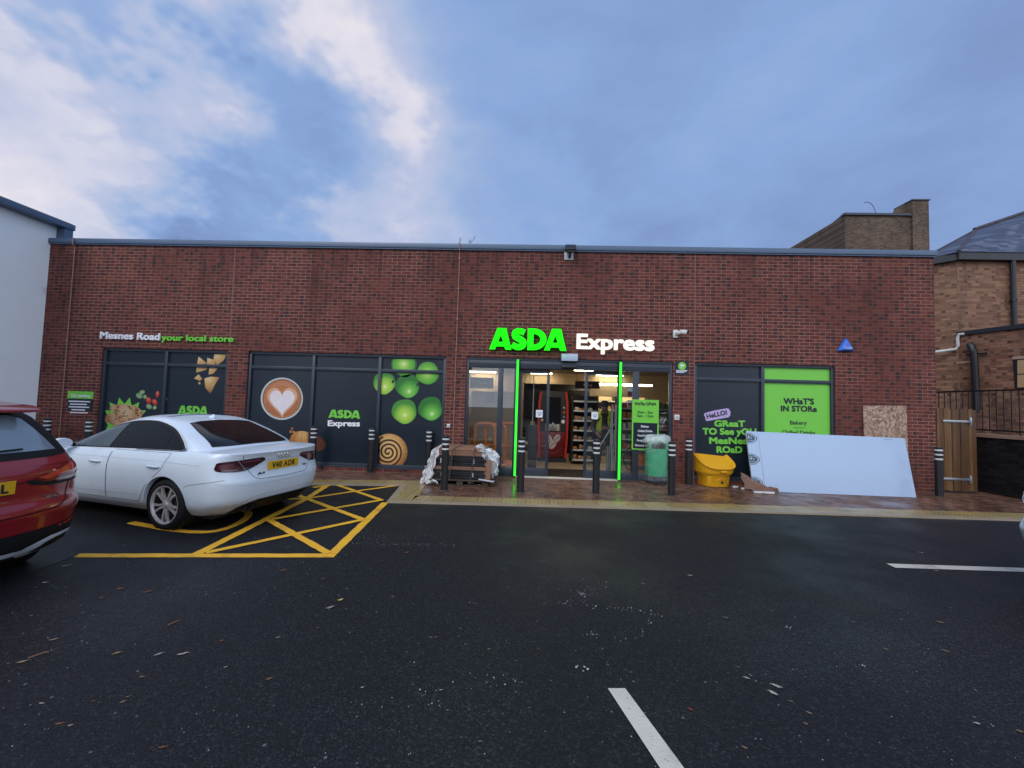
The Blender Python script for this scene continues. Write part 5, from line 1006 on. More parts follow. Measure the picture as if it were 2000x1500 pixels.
for x in (a.x+.05, b.x-.05): mb = MB(); mb.tube([(x, yW+.015, b.z+.001), (x, yW+.015, IZ)], .005, 6); mb.build('wire', DRK, r)
# dark cabinets along the back, beige hoarding
yC = 5.0; a, b = W(1022, 800, yC), W(1118, 800, yC); r = thing('chiller_cabinet', 'tall black chiller cabinet behind the red coffee machine', 'cabinet', ((a.x+b.x)/2, yC, 0)); mb = MB(); mb.box(a.x, b.x+.6, yC, yC+.8, .004, W(1080, 750, yC).z); mb.build('carcass', DRK, r, bevel=.01); z0 = W(1080, 756, yC).z; mb = MB(); mb.box(a.x+.05, b.x+.55, yC-.02, yC-.002, .2, z0-.1); mb.build('door_panel', plain('black_gloss_door', (.010, .010, .011), .15), r)
a, b = W(919, 825, 3.6), W(1004, 766, 3.6); r = tag(MB().build('x', M['card']) if False else (lambda mb: (mb.box(a.x, b.x, 3.6, 3.64, .01, b.z), mb.build('hoarding_panel', plain('pale_hoarding', (.44, .33, .20), .7, var=.12), loc=((a.x+b.x)/2, 3.6, 0)))[1])(MB()), 'pale beige hoarding panel behind the orange trolleys', 'panel')
mb = MB(); mb.box(W(948, 800, 3.57).x, W(966, 800, 3.57).x, 3.57, 3.595, W(950, 786, 3.57).z, W(950, 767, 3.57).z); tag(mb.build('brown_panel', M['card'], loc=(a.x+.8, 3.58, 2)), 'small brown square panel high on the beige hoarding', 'panel')
# orange trolleys
OR = plain('orange_tube', (1.0, .25, .045), .35)
for i, (px, y, lb) in enumerate(((946, .62, 'orange tubular trolley nearest the left edge of the shop entrance'), (967, .80, 'orange tubular trolley in the middle behind the mullion'), (989, .66, 'orange tubular trolley nearest the green left light strip'))):
    c = W(px, 880, y).x; r = thing('trolley', lb, 'trolley', (c, y, 0), 0, 'orange trolleys inside the entrance'); hz = W(px, 827 if i != 1 else 829, y).z
    mb = MB(); mb.tube([(c-.24, y, .16), (c-.24, y, hz-.14)]+[(c-.24+.12*(1-math.cos(q)), y, hz-.14+.14*math.sin(q)) for q in (.5, 1.0, PI/2)]+[(c+.24-.12*(1-math.cos(q)), y, hz-.14+.14*math.sin(q)) for q in (PI/2, 1.0, .5)]+[(c+.24, y, hz-.14), (c+.24, y, .16)], .038, 8); mb.build('handle', OR, r, smooth=True)
    mb = MB(); mb.box(c-.28, c+.28, y-.05, y+.75, .14, .17); mb.build('platform', OR, r, bevel=.01); mb = MB(); mb.tube([(c-.24, y, .62), (c+.24, y, .62)], .016, 8); mb.build('cross_bar', OR, r)
    for sx_ in (-.2, .2):
        for yy in (.02, .66): mb = MB(); mb.lathe([(0, -.02), (.07, -.02), (.07, .02), (0, .02)], 14, (c+sx_, y+yy, .071), Matrix.Rotation(PI/2, 3, 'Y')); mb.build('wheel', M['rubber'], r)
a = W(1003, 895, 1.2); mb = MB()
a = W(1253, 893, 1.9); r = thing('vacuum_cleaner', 'orange and black floor vacuum behind the poster pane', 'vacuum cleaner', (a.x, 1.9, 0)); mb = MB(); mb.lathe([(.0, .10), (.17, .10), (.18, .2), (.15, .36), (.0, .40)], 18, (a.x, 1.9, 0)); mb.build('body', OR, r, smooth=True); mb = MB(); mb.box(a.x-.2, a.x+.2, 1.72, 2.08, .03, .10); mb.build('base', DRK, r, bevel=.02); mb = MB(); mb.tube(smooth_open([(a.x-.1, 1.8, .3), (a.x-.35, 1.75, .55), (a.x-.52, 1.7, .3), (a.x-.45, 1.6, .05), (a.x-.3, 1.5, .02)], 5), .018, 6); mb.build('hose', DRK, r, smooth=True)
# broom leaning inside left leaf
a, b = W(1043, 731, .9), W(1040, 826, .9); r = thing('broom', 'thin pole broom upright behind the left sliding door', 'broom', (b.x, .9, 0)); mb = MB(); mb.tube([(a.x, .9, a.z), (b.x, .9, b.z)], .011, 8); mb.build('handle', M['cream'], r); mb = MB(); mb.box(b.x-.055, b.x+.055, .87, .93, b.z-.05, b.z+.03); mb.build('head', plain('tan_brush', (.45, .30, .14), .8), r); 
mb = MB(); mb.box(b.x-.10, b.x+.12, .85, 1.1, .004, b.z-.052); tag(mb.build('display_crate', DRK, loc=(b.x, .95, 0), bevel=.01), 'black display stand under the broom behind the left sliding door', 'stand')
# low display with pale edges behind the left door
a, b = W(1010, 868, 2.0), W(1047, 872, 2.0); r = thing('low_bench', 'low black bench with pale wooden edge left of the coffee machine', 'bench', ((a.x+b.x)/2, 2.0, 0)); z1, z2 = W(1030, 866, 2).z, W(1030, 884, 2).z
for z in (z1, z2): mb = MB(); mb.box(a.x, b.x, 1.95, 2.4, z-.02, z+.02); mb.build('board', plain('pale_plywood', (.50, .36, .18), .6), r)
for x in (a.x+.02, b.x-.02): mb = MB(); mb.box(x-.02, x+.02, 1.97, 2.38, .005, z2-.021); mb.build('leg', DRK, r); mb = MB(); mb.box(x-.02, x+.02, 1.97, 2.38, z2+.021, z1-.021); mb.build('leg', DRK, r)

# ------------------------------------------------------------------ the worker
HY = .95; hx = W(1181, 850, HY).x
def skinned(name, pts, edges, rad, parent, mats, assign=None, sub=1, loc=None):
    me = bpy.data.meshes.new(name+'_cage'); me.from_pydata(pts, edges, []); o = bpy.data.objects.new(name+'_cage', me); COL.objects.link(o)
    md = o.modifiers.new('skin', 'SKIN'); md.use_smooth_shade = True; md.branch_smoothing = .6
    for v, r in zip(me.skin_vertices[0].data, rad): v.radius = r if isinstance(r, tuple) else (r, r)
    me.skin_vertices[0].data[0].use_root = True
    sb = o.modifiers.new('sub', 'SUBSURF'); sb.levels = sb.render_levels = sub
    dg = bpy.context.evaluated_depsgraph_get(); nm = bpy.data.meshes.new_from_object(o.evaluated_get(dg)); bpy.data.objects.remove(o)
    nm.name = name; nm.materials.clear()
    for m_ in mats: nm.materials.append(m_)
    if assign:
        for p in nm.polygons: p.material_index = assign(p.center)
    nm.polygons.foreach_set('use_smooth', [True]*len(nm.polygons)); r = bpy.data.objects.new(name, nm); COL.objects.link(r); r.parent = parent; return r
per = thing('person', 'worker in yellow hi-vis vest and dark cap stooping over a broom inside the doors', 'person', (hx, HY, 0), R(-12))
SK = plain('skin', (.34, .17, .11), .55, var=.06); JK = plain('dark_jacket', (.030, .033, .036), .8, var=.2); TR = plain('dark_trousers', (.018, .019, .024), .85); BT = plain('dark_boots', (.012, .011, .011), .6)
V = []; E_ = []; Rd = []
def jv(p, r, par=None): V.append(p); Rd.append(r); i = len(V)-1; (E_.append((par, i)) if par is not None else None); return i
pel = jv((0, .02, .92), (.15, .12)); sp1 = jv((0, -.03, 1.10), (.15, .11), pel); ch = jv((0, -.12, 1.32), (.18, .13), sp1); nk = jv((0, -.24, 1.46), .062, ch); hd0 = jv((0, -.31, 1.52), (.075, .085), nk); hd = jv((0, -.36, 1.60), (.082, .10), hd0); hd2 = jv((0, -.37, 1.68), (.07, .085), hd)
HANDS = {}
for s_, (el, wr) in ((-1, ((-.30, -.22, 1.10), (-.17, -.45, .98))), (1, ((.30, -.20, 1.12), (.06, -.46, 1.12)))):
    sh = jv((s_*.20, -.16, 1.38), .075, ch); e = jv(el, .052, sh); w_ = jv(wr, .036, e); dv_ = (Vector(wr)-Vector(el)).normalized(); pm = Vector(wr)+dv_*.07; p_ = jv(tuple(pm), .036, w_)
    sd_ = dv_.cross(Vector((0, 0, 1))).normalized(); up_ = sd_.cross(dv_)
    for k, (o_, ln) in enumerate(((-.026, .06), (-.009, .07), (.009, .066), (.026, .052))):
        b0 = pm+dv_*.035+up_*o_; f1 = jv(tuple(b0), .011, p_); f2 = jv(tuple(b0+dv_*ln*.5+sd_*s_*.02), .0095, f1); jv(tuple(b0+dv_*ln*.6+sd_*s_*.045), .008, f2)
    t1 = jv(tuple(pm+up_*.04+dv_*.0), .012, p_); jv(tuple(pm+up_*.055+dv_*.035+sd_*s_*.02), .010, t1)
for s_ in (-1, 1):
    hp_ = jv((s_*.10, .02, .86), .095, pel); kn = jv((s_*.13, -.06, .48), .066, hp_); an = jv((s_*.14, .02, .09), .046, kn); jv((s_*.16, -.16, .045), .042, an)
def asg(c):
    if c.z < .13: return 3
    if c.z < .90 and c.y > -.3: return 2
    if c.y < -.455 or (c.z > 1.46 and c.y < -.2): return 0
    return 1
skinned('body', V, E_, Rd, per, [SK, JK, TR, BT], asg, 2)
vst = plain('hi_vis_fabric', (.56, .62, .04), .6, emit=None); V2 = [(0, .0, .96), (0, -.03, 1.12), (0, -.11, 1.30), (0, -.15, 1.41), (.15, -.165, 1.43), (-.15, -.165, 1.43)]; 
skinned('hi_vis_vest', V2, [(0, 1), (1, 2), (2, 3), (3, 4), (3, 5)], [(.22, .19), (.225, .19), (.26, .215), (.24, .20), (.14, .14), (.14, .14)], per, [vst, JK], lambda c: 1 if (abs(c.x) < .075 and c.y < -.10) else 0, 2)
skinned('cap', [(0, -.335, 1.66), (0, -.35, 1.735), (0, -.44, 1.655), (0, -.49, 1.63)], [(0, 1), (0, 2), (2, 3)], [(.092, .105), (.06, .07), (.06, .015), (.05, .010)], per, [DRK], None, 1)
mb = MB()
for s_ in (-1, 1): mb.lathe([(0, -.006), (.011, -.003), (.011, .003), (0, .006)], 8, (s_*.032, -.447, 1.60), Matrix.Rotation(PI/2, 3, 'X'))
mb.build('eyes', DRK, per, local=True); mb = MB(); mb.tube([(0, -.445, 1.61), (0, -.472, 1.575), (0, -.452, 1.568)], [.01, .016, .01], 6); mb.build('nose', SK, per, local=True, smooth=True)
mb = MB(); mb.tube([(-.035, -.425, 1.535), (0, -.437, 1.53), (.035, -.425, 1.535)], .007, 6); mb.build('mouth', plain('lips', (.25, .09, .07), .5), per, local=True)
mb = MB(); mb.tube([(hx-.28, HY-.60, .60), (hx+.02, HY-.50, 1.08), (hx+.06, HY-.48, 1.20)], .014, 8); mb2 = mb.build('broom_stick', M['cream'], None, loc=(hx, HY-.5, .9)); tag(mb2, 'pale broom stick held by the stooping worker', 'broom')
# white step ladder in front of him
a, b = W(1196.5, 790, .5), W(1200.5, 908, .5); r = thing('step_ladder', 'white step ladder standing between the worker and the right green light strip', 'ladder', (a.x, .5, 0))
for x in (a.x, a.x+.085): mb = MB(); mb.box(x-.014, x+.014, .5, .53, .01, a.z); mb.build('rail', M['cream'], r); mb = MB(); mb.prism([(x-.012, .55, a.z-.05), (x+.012, .55, a.z-.05), (x+.012, .8, .01), (x-.012, .8, .01)], (0, .03, 0)); mb.build('rear_rail', M['cream'], r)
for z in (.3, .6, .9, 1.2, 1.5): mb = MB(); mb.box(a.x+.015, a.x+.07, .498, .56, z, z+.02); mb.build('tread', M['cream'], r)
a, b = W(1186.5, 915, .45), W(1189, 872, .45); r = thing('steel_post', 'short grey steel post standing just inside the right sliding door', 'post', (a.x, .45, 0)); mb = MB(); mb.lathe([(0, .004), (.05, .004), (.05, .012), (.036, .014), (.036, b.z), (0, b.z+.01)], 14, (a.x, .45, 0)); mb.build('shaft', M['steel'], r, smooth=True)
# ------------------------------------------------------------------ cars (X forward from the rear axle, Y left, Z up)
def half_grid(rows, cap, rc_r, p_r, rc_f, p_f, taper, ztop=None, crown=.03, nr=16, ns=30, nf=12, bottom=False):
    """rows: (z or t, xr, xf, w); returns the left half as a grid of points"""
    g = []
    for (t_, xr, xf, w_) in rows:
        row = []
        for i in range(nr+1):
            f_ = PI/2*i/nr; row.append((xr+rc_r*(1-math.cos(f_)**(2/p_r)), w_*math.sin(f_)**(2/p_r)))
        for i in range(1, ns): row.append((xr+rc_r+(xf-rc_f-xr-rc_r)*i/ns, w_))
        for i in range(nf+1):
            f_ = PI/2*(1-i/nf); row.append((xf-rc_f*(1-math.cos(f_)**(2/p_f)), w_*math.sin(f_)**(2/p_f)))
        out = []
        for x, y in row: out.append(Vector((x, y*taper(x), ztop(t_, x))))
        g.append(out)
    top = g[-1]
    ym = max(p.y for p in top)
    for s_ in cap: g.append([Vector((p.x, p.y*s_, p.z+crown*(1-s_*s_)*(p.y/ym)**2)) for p in top])
    if bottom: b_ = g[0]; g = [[Vector((p.x, 0, p.z)) for p in b_], [Vector((p.x, p.y*.5, p.z)) for p in b_]]+g
    return g
def shell(g):
    bm = bmesh.new()
    for s_ in (1, -1):
        v = [[bm.verts.new((p.x, p.y*s_, p.z)) for p in r] for r in g]
        for i in range(len(v)-1):
            for k in range(len(v[0])-1):
                q = [v[i][k], v[i][k+1], v[i+1][k+1], v[i+1][k]]
                try: bm.faces.new(q if s_ > 0 else q[::-1])
                except ValueError: pass
    bmesh.ops.remove_doubles(bm, verts=bm.verts, dist=.0008); bmesh.ops.dissolve_degenerate(bm, edges=bm.edges, dist=.0005); bmesh.ops.recalc_face_normals(bm, faces=bm.faces); return bm
def bm_obj(bm, name, mats, parent, angle=38):
    me = bpy.data.meshes.new(name); bm.to_mesh(me); bm.free()
    for m_ in mats: me.materials.append(m_)
    me.polygons.foreach_set('use_smooth', [True]*len(me.polygons)); me.set_sharp_from_angle(angle=R(angle))
    o = bpy.data.objects.new(name, me); COL.objects.link(o); o.parent = parent; return o
def cut_arches(o, axles, r, zc, wdt, y_in):
    par = o.parent; o.parent = None
    for x in axles:
        for s_ in (-1, 1):
            mb = MB(); mb.lathe([(0, 0), (r, 0), (r, .9), (0, .9)], 40, (x, s_*y_in, zc), Matrix.Rotation(-s_*PI/2, 3, 'X')); c = mb.build('cutter', o.data.materials[0])
            md = o.modifiers.new('arch', 'BOOLEAN'); md.object = c; md.operation = 'DIFFERENCE'; md.solver = 'EXACT'
            bpy.context.view_layer.update(); dg = bpy.context.evaluated_depsgraph_get(); nm = bpy.data.meshes.new_from_object(o.evaluated_get(dg)); o.modifiers.clear(); o.data = nm; bpy.data.objects.remove(c)
    o.data.polygons.foreach_set('use_smooth', [True]*len(o.data.polygons)); o.data.set_sharp_from_angle(angle=R(38)); o.parent = par
class Skin:
    def __init__(s, objs):
        vs, ps = [], []
        for o in objs:
            k = len(vs); vs += [v.co.copy() for v in o.data.vertices]; ps += [[i+k for i in p.vertices] for p in o.data.polygons]
        s.t = BVHTree.FromPolygons(vs, ps)
    VIEW = {'left': (Vector((1, 0, 0)), Vector((0, 0, 1)), Vector((0, -1, 0))), 'right': (Vector((1, 0, 0)), Vector((0, 0, 1)), Vector((0, 1, 0))), 'rear': (Vector((0, 1, 0)), Vector((0, 0, 1)), Vector((1, 0, 0))),
            'rl': (Vector((-.7071, -.7071, 0)), Vector((0, 0, 1)), Vector((.7071, -.7071, 0))), 'rr': (Vector((-.7071, .7071, 0)), Vector((0, 0, 1)), Vector((.7071, .7071, 0))), 'top': (Vector((1, 0, 0)), Vector((0, 1, 0)), Vector((0, 0, -1)))}
    def hit(s, view, a, b):
        U, V_, D = s.VIEW[view]; P = U*a+V_*b-D*6; h = s.t.ray_cast(P, D)
        if h[0] is None:
            q = U*a+V_*b; q = s.t.find_nearest(q-D*.9); h = (q[0], q[1])
        n = h[1]; return h[0], (n if n.dot(D) < 0 else -n)
    def patch(s, name, view, pts, mm, parent, off_=.004, h=.05, sm=0):
        if sm: pts = [(q[0], q[1]) for q in smooth_closed([(a, b, 0) for a, b in pts], sm)]
        bm = bmesh.new(); bm.faces.new([bm.verts.new((a, b, 0)) for a, b in pts])
        for ax in (0, 1):
            lo, hi = min(p[ax] for p in pts), max(p[ax] for p in pts); n = max(1, int((hi-lo)/h))
            for i in range(1, n):
                c = lo+(hi-lo)*i/n; co_ = (c, 0, 0) if ax == 0 else (0, c, 0); no_ = (1, 0, 0) if ax == 0 else (0, 1, 0)
                bmesh.ops.bisect_plane(bm, geom=bm.verts[:]+bm.edges[:]+bm.faces[:], plane_co=co_, plane_no=no_, dist=1e-6)
        for v in bm.verts:
            p, n = s.hit(view, v.co.x, v.co.y); v.co = p+n*off_
        D = s.VIEW[view][2]
        bmesh.ops.triangulate(bm, faces=bm.faces[:]); bm.normal_update()
        for f_ in bm.faces:
            if f_.normal.dot(D) > 0: f_.normal_flip()
        return bm_obj(bm, name, [mm], parent, 60)
    def seam(s, name, view, pts, wd, mm, parent, off_=.0015, step=.03, sm=0, closed=False):
        P = [Vector((a, b, 0)) for a, b in pts]
        if sm: P = smooth_closed(P, sm) if closed else smooth_open(P, sm)
        if closed: P = P+[P[0]]
        D = []
        for a, b in zip(P, P[1:]):
            n = max(1, int((b-a).length/step)); D += [a+(b-a)*i/n for i in range(n)]
        D.append(P[-1]); H = [s.hit(view, q.x, q.y) for q in D]; mb = MB(); prev = None
        for i, (p, n) in enumerate(H):
            tn = (H[min(i+1, len(H)-1)][0]-H[max(i-1, 0)][0]).normalized(); sd_ = n.cross(tn)*(wd/2); cur = [mb.b.verts.new(p+n*off_+sd_), mb.b.verts.new(p+n*off_-sd_)]
            if prev: mb._f([prev[0], prev[1], cur[1], cur[0]])
            prev = cur
        return mb.build(name, mm, parent, smooth=True, local=True, recalc=False) if name else mb
def wheel(parent, x, y, side, R_, rim_r, wdt, mats, spokes=5):
    """side = +1 for a wheel whose face looks to +Y"""
    Mx = Matrix.Rotation(-side*PI/2, 3, 'X'); c = (x, y, R_); mb = MB(); h = wdt/2
    prof = [(rim_r-.012, -h+.01), (rim_r+.012, -h), (R_-.028, -h), (R_-.006, -h+.02), (R_, -h+.05), (R_, h-.05), (R_-.006, h-.02), (R_-.028, h-.002), (rim_r+.03, h+.004), (rim_r+.006, h-.004), (rim_r-.006, h-.018)]
    mb.lathe(prof, 48, c, Mx, caps=False); ty = mb.build('wheel', mats[0], parent, smooth=True, local=True, angle=40)
    mb = MB(); mb.lathe([(rim_r-.010, h-.020), (rim_r+.007, h-.003), (rim_r+.007, h+.001), (rim_r-.008, h-.004), (rim_r-.016, h-.03)], 48, c, Mx, caps=False)
    def loc(r, a, z): return Vector(c)+Mx @ Vector((r*math.cos(a), r*math.sin(a), z))
    for k in range(spokes):
        a0 = 2*PI*k/spokes+.32
        for s_ in (-1, 1):
            secs = []
            for r, da, hw, z in ((.045, .30, .015, h-.028), (rim_r*.42, .20, .012, h-.016), (rim_r*.72, .19, .012, h-.014), (rim_r*.99, .24, .016, h-.022)):
                a = a0+s_*da*(1 if r > .06 else 1.2); u = hw/r; secs.append([loc(r, a-u, z), loc(r, a+u, z), loc(r, a+u*.8, z-.03), loc(r, a-u*.8, z-.03)])
            mb.rings(secs)
    mb.lathe([(0, h-.012), (.030, h-.014), (.034, h-.02), (.062, h-.026), (.066, h-.05), (.0, h-.06)], 24, c, Mx)
    rim = mb.build('rim', mats[1], ty, smooth=True, local=True, angle=35)
    mb = MB(); mb.lathe([(0, -.01), (rim_r-.035, -.01), (rim_r-.017, h-.031)], 32, c, Mx, caps=False); mb.lathe([(.03, h-.061), (.15, h-.075), (.15, h-.09), (0, h-.09)], 24, c, Mx); mb.build('brake_disc', mats[2], ty, smooth=True, local=True); return ty
def plate_obj(parent, X, Y, Z, tilt, text, cap=.078, width=None):
    mb = MB(); v = mb.box(-.006, .006, -.26, .26, -.0555, .0555); Mt = Matrix.Rotation(tilt, 3, 'Y')
    for q in v: q.co = Vector((X, Y, Z))+Mt @ q.co
    p = mb.build('number_plate', plain('yellow_plate', (.72, .42, .015), .35, var=.03), parent, local=True); mb = MB()
    if text: letter(mb, text, Vector((X, Y, Z))+Mt @ Vector((-.0072, (width or .4)/2 if width else .2, -.039)), (0, -1, 0), Mt @ Vector((0, 0, 1)), cap, width=width or .40, bold=.035, spacing=1.15, eps=.0002)
    mb.build('plate_lettering', M['ink'], p, local=True, recalc=False); return p
def paint(name, c, dirt, coat=.9):
    m, t = mat(name); tc = t.n('ShaderNodeTexCoord').outputs['Object']; z = t.sep(tc)[2]; n = t.noise(tc, 5, 5, .65)
    dm = t.m('MULTIPLY', t.smooth(t.m('ADD', z, t.m('MULTIPLY', n, .25)), .62, .28), .55); cc = t.mix(dm, c, dirt); cc = t.mix(t.m('MULTIPLY', t.smooth(t.noise(tc, 2.5, 5), .5, .75), .12), cc, dirt)
    pbsdf(t, Base_Color=cc, Roughness=t.m('MULTIPLY_ADD', dm, .5, .30), Coat_Weight=t.m('MULTIPLY', t.m('SUBTRACT', 1.0, dm), coat), Coat_Roughness=.06); return m
CGL = plain('car_window_glass', (.007, .008, .010), .05, var=.3, vscale=2, coat=.0, spec=.35); CGL2 = plain('front_window_glass', (.045, .064, .070), .05, var=.6, vscale=3, coat=1.0); SEAM = plain('panel_gap', (.16, .18, .215), .7)
BPL = plain('matte_black_trim', (.010, .011, .012), .6, var=.2)
RIMM = plain('alloy_rim', (.62, .58, .56), .32, metal=.45, var=.2, vscale=20, dirt=((.16, .10, .085), 9, .55, .8)); DISC = plain('brake_dark', (.03, .03, .03), .5, metal=.4)
WMATS = (M['rubber'], RIMM, DISC)

# ---------------- white saloon
A4 = thing('saloon_car', 'white saloon car with dark windows parked in the yellow hatched bay', 'car', (-4.135, -3.52, ZA), R(166.3)); A4.scale = (.954, .954, .954)
WP = paint('white_car_paint', (.63, .72, .80), (.30, .25, .21), .35)
zl = .20
def zt4(x): return cub_tab([(-1.0, .985), (-.6, .992), (0, .985), (1.0, .955), (2.0, .915), (2.6, .90), (3.3, .79), (3.7, .70)], x)
rows = []
XR4 = [(0, -.74), (.12, -.85), (.20, -.925), (.32, -.955), (.45, -.975), (.54, -.98), (.60, -.962), (.68, -.945), (.80, -.935), (.90, -.950), (.965, -.972), (.99, -.985), (1, -.980)]
W4_ = [(0, .78), (.12, .86), (.3, .893), (.5, .908), (.65, .911), (.80, .900), (.92, .872), (.97, .852), (1, .832)]
XF4 = [(0, 3.40), (.2, 3.62), (.45, 3.66), (.7, 3.60), (.9, 3.50), (1, 3.42)]
for t_ in (0, .06, .12, .16, .2, .26, .32, .40, .48, .54, .57, .60, .64, .70, .76, .82, .87, .92, .955, .99, 1): rows.append((t_, cub_tab(XR4, t_), cub_tab(XF4, t_), cub_tab(W4_, t_)))
tp4 = lambda x: cub_tab([(-1.0, .945), (-.4, .985), (.3, 1.0), (2.4, 1.0), (3.2, .97), (3.7, .93)], x)
g = half_grid(rows, (.97, .9, .75, .5, .25, 0), .42, 3.0, .7, 2.6, tp4, lambda t_, x: zl+t_*(zt4(x)-zl), .035, bottom=True)
body = bm_obj(shell(g), 'body', [WP], A4); cut_arches(body, (0, 2.808), .352, .325, .9, .52)
GZ = [(.93, -.55, 2.42, .812), (1.0, -.495, 2.26, .79), (1.06, -.425, 2.10, .762), (1.12, -.31, 1.96, .732), (1.18, -.17, 1.82, .70), (1.25, .005, 1.66, .657), (1.31, .15, 1.51, .615), (1.35, .265, 1.39, .572), (1.38, .39, 1.28, .528), (1.40, .55, 1.17, .47)]
GZ = [(z_, *[cub_tab([(r_[0], r_[k]) for r_ in GZ], z_) for k in (1, 2, 3)]) for z_ in [.93+.47*i/30 for i in range(31)]]
g = half_grid(GZ, (.9, .7, .4, 0), .25, 2.6, .55, 2.5, lambda x: cub_tab([(-.6, .94), (.2, .99), (1.0, 1.0), (2.5, .96)], x), lambda z, x: z, .026, nr=34, ns=40, nf=24)
cabin = bm_obj(shell(g), 'cabin', [WP], A4)
S4 = Skin([body, cabin]); TRIM = plain('pale_window_trim', (.60, .62, .65), .3)
for sd_ in ('left', 'right'):
    out = [(2.10, .925), (1.85, 1.065), (1.55, 1.20), (1.25, 1.29), (.95, 1.335), (.62, 1.338), (.34, 1.295), (.12, 1.215), (-.05, 1.115), (-.165, 1.015), (-.145, .988), (.1, .984), (1.0, .960)]
    out = [(q.x, q.y) for q in smooth_open([(a_, b_, 0) for a_, b_ in out[:10]], 5)]+out[10:]
    dlo = S4.patch('window_surround', sd_, out, BPL, A4, .004, .02)
    S4.seam('window_trim', sd_, out+[out[0]], .016, TRIM, dlo, .012, .02)
    S4.patch('window', sd_, [(1.98, .955), (1.75, 1.085), (1.48, 1.20), (1.25, 1.265), (1.11, 1.298), (1.20, .975)], CGL2, A4, .008, .03)
    S4.patch('window', sd_, [(1.10, .978), (1.02, 1.305), (.85, 1.316), (.62, 1.312), (.38, 1.272), (.18, 1.20), (.165, .998)], CGL, A4, .008, .03)
    S4.patch('window', sd_, [(.125, .999), (.135, 1.18), (-.01, 1.09), (-.118, 1.01)], CGL, A4, .008, .025)
    dr_ = [(1.035, .955), (1.03, .60), (1.05, .33), (.46, .33), (.395, .42), (.33, .53), (.18, .66), (.06, .76), (-.03, .965)]
    d = S4.patch('door', sd_, dr_, WP, A4, .0022, .06); S4.seam('shut_line', sd_, dr_+[dr_[0]], .006, SEAM, d, .0030)
    df = [(2.05, .945), (2.20, .70), (2.22, .33), (1.06, .33), (1.04, .60), (1.045, .955)]
    d2 = S4.patch('door', sd_, df, WP, A4, .0022, .06); S4.seam('shut_line', sd_, df, .006, SEAM, d2, .0030)
    S4.seam('body_crease_shade', sd_, [(2.2, .845), (1.05, .855), (0, .855), (-.55, .84)], .004, plain('crease_shadow', (.42, .46, .52), .4), A4, .0034)  # shade of the shoulder crease painted on as a darker strip
    S4.seam('side_sill_line', sd_, [(2.2, .40), (1.05, .405), (.44, .41)], .005, plain('sill_line', (.34, .37, .42), .5), A4, .0034)
    sg_ = 1 if sd_ == 'left' else -1
    for x_, dd_ in ((1.28, d2), (.20, d)):
        p, n = S4.hit(sd_, x_, .79); hb = MB(); hb.lathe([(0, -.001), (.045, 0), (.05, .004), (0, .004)], 20, p+n*.001, n.to_track_quat('Z', 'Y').to_matrix()); hb.tube([p+n*.012+Vector((-.115, 0, .0)), p+n*.034+Vector((-.08, 0, .002)), p+n*.036+Vector((.06, 0, .002)), p+n*.014+Vector((.10, 0, 0))], [.010, .014, .014, .010], 8); hb.build('handle', WP, dd_, smooth=True, local=True)
    p, n = S4.hit(sd_, 1.90, .965); mb = MB(); mb.rings([[(1.86+dx*.09*k, sg_*(.97+dy*.09*k+o*.01), 1.005+dz*.065*k) for dx, dy, dz in [(0, math.cos(a_), math.sin(a_)) for a_ in [2*PI*i/14 for i in range(14)]]] if False else [(1.86+o, sg_*(.955+.105*k*math.cos(a_)), 1.0+.072*k*math.sin(a_)) for a_ in [2*PI*i/14 for i in range(14)]] for o, k in ((-.02, .92), (0, 1.0), (.07, .95), (.12, .7), (.14, .3))]); mb.build('mirror', WP, A4, smooth=True, local=True)
    mb = MB(); mb.tube([(1.92, sg_*.80, .965), (1.90, sg_*.88, .975)], .025, 8); mb.build('mirror_stalk', BPL, A4, local=True)
    for x in (0, 2.808): mb = MB(); mb.lathe([(.346, 0), (.346, .34), (0, .34)], 32, (x, sg_*.855, .325), Matrix.Rotation(sg_*PI/2, 3, 'X'), caps=False); mb.build('wheel_arch_liner', BPL, A4, smooth=True, local=True); wheel(A4, x, sg_*.775, sg_, .318, .232, .215, WMATS)
    S4.seam('arch_lip', sd_, [(.365*math.cos(a_), .325+.365*math.sin(a_)) for a_ in [PI*(-.05+1.1*i/30) for i in range(31)]], .02, WP, A4, .004)
    vw = 'rl' if sd_ == 'left' else 'rr'
    tl_ = [(-.055, .785), (-.058, .85), (-.03, .880), (.14, .896), (.37, .912), (.435, .908), (.445, .876), (.35, .815), (.25, .770), (.12, .764)]
    tl = S4.patch('tail_light', vw, tl_, plain('smoked_red_lens', (.050, .010, .016), .10, coat=1.0, var=.5, vscale=9), A4, .005, .035, sm=3)
    S4.seam('lens_gap', vw, [(.165, .898), (.245, .770)], .010, SEAM, tl, .0065); S4.seam('lens_edge', vw, tl_, .008, BPL, tl, .0055, sm=3, closed=True)
    S4.patch('lens_inner', vw, [(-.025, .80), (-.028, .852), (.12, .868), (.17, .79)], plain('dim_lens', (.10, .022, .030), .2), tl, .006, .04)
    S4.patch('lens_inner', vw, [(.215, .862), (.21, .886), (.40, .898), (.41, .872)], plain('dim_lens_top', (.13, .04, .055), .2), tl, .006, .04)
S4.seam('boot_shut_line', 'rear', [(.60, .985), (.575, .86), (.535, .79), (.47, .69), (.43, .655), (.37, .638), (0, .628), (-.37, .638), (-.43, .655), (-.47, .69), (-.535, .79), (-.575, .86), (-.60, .985)], .008, SEAM, A4, .002)
S4.seam('plate_recess_line', 'rear', [(.33, .862), (0, .868), (-.33, .862)], .007, plain('recess_shadow', (.30, .34, .40), .5), A4, .002)  # no recess is modelled; a grey strip paints the shade of its edge
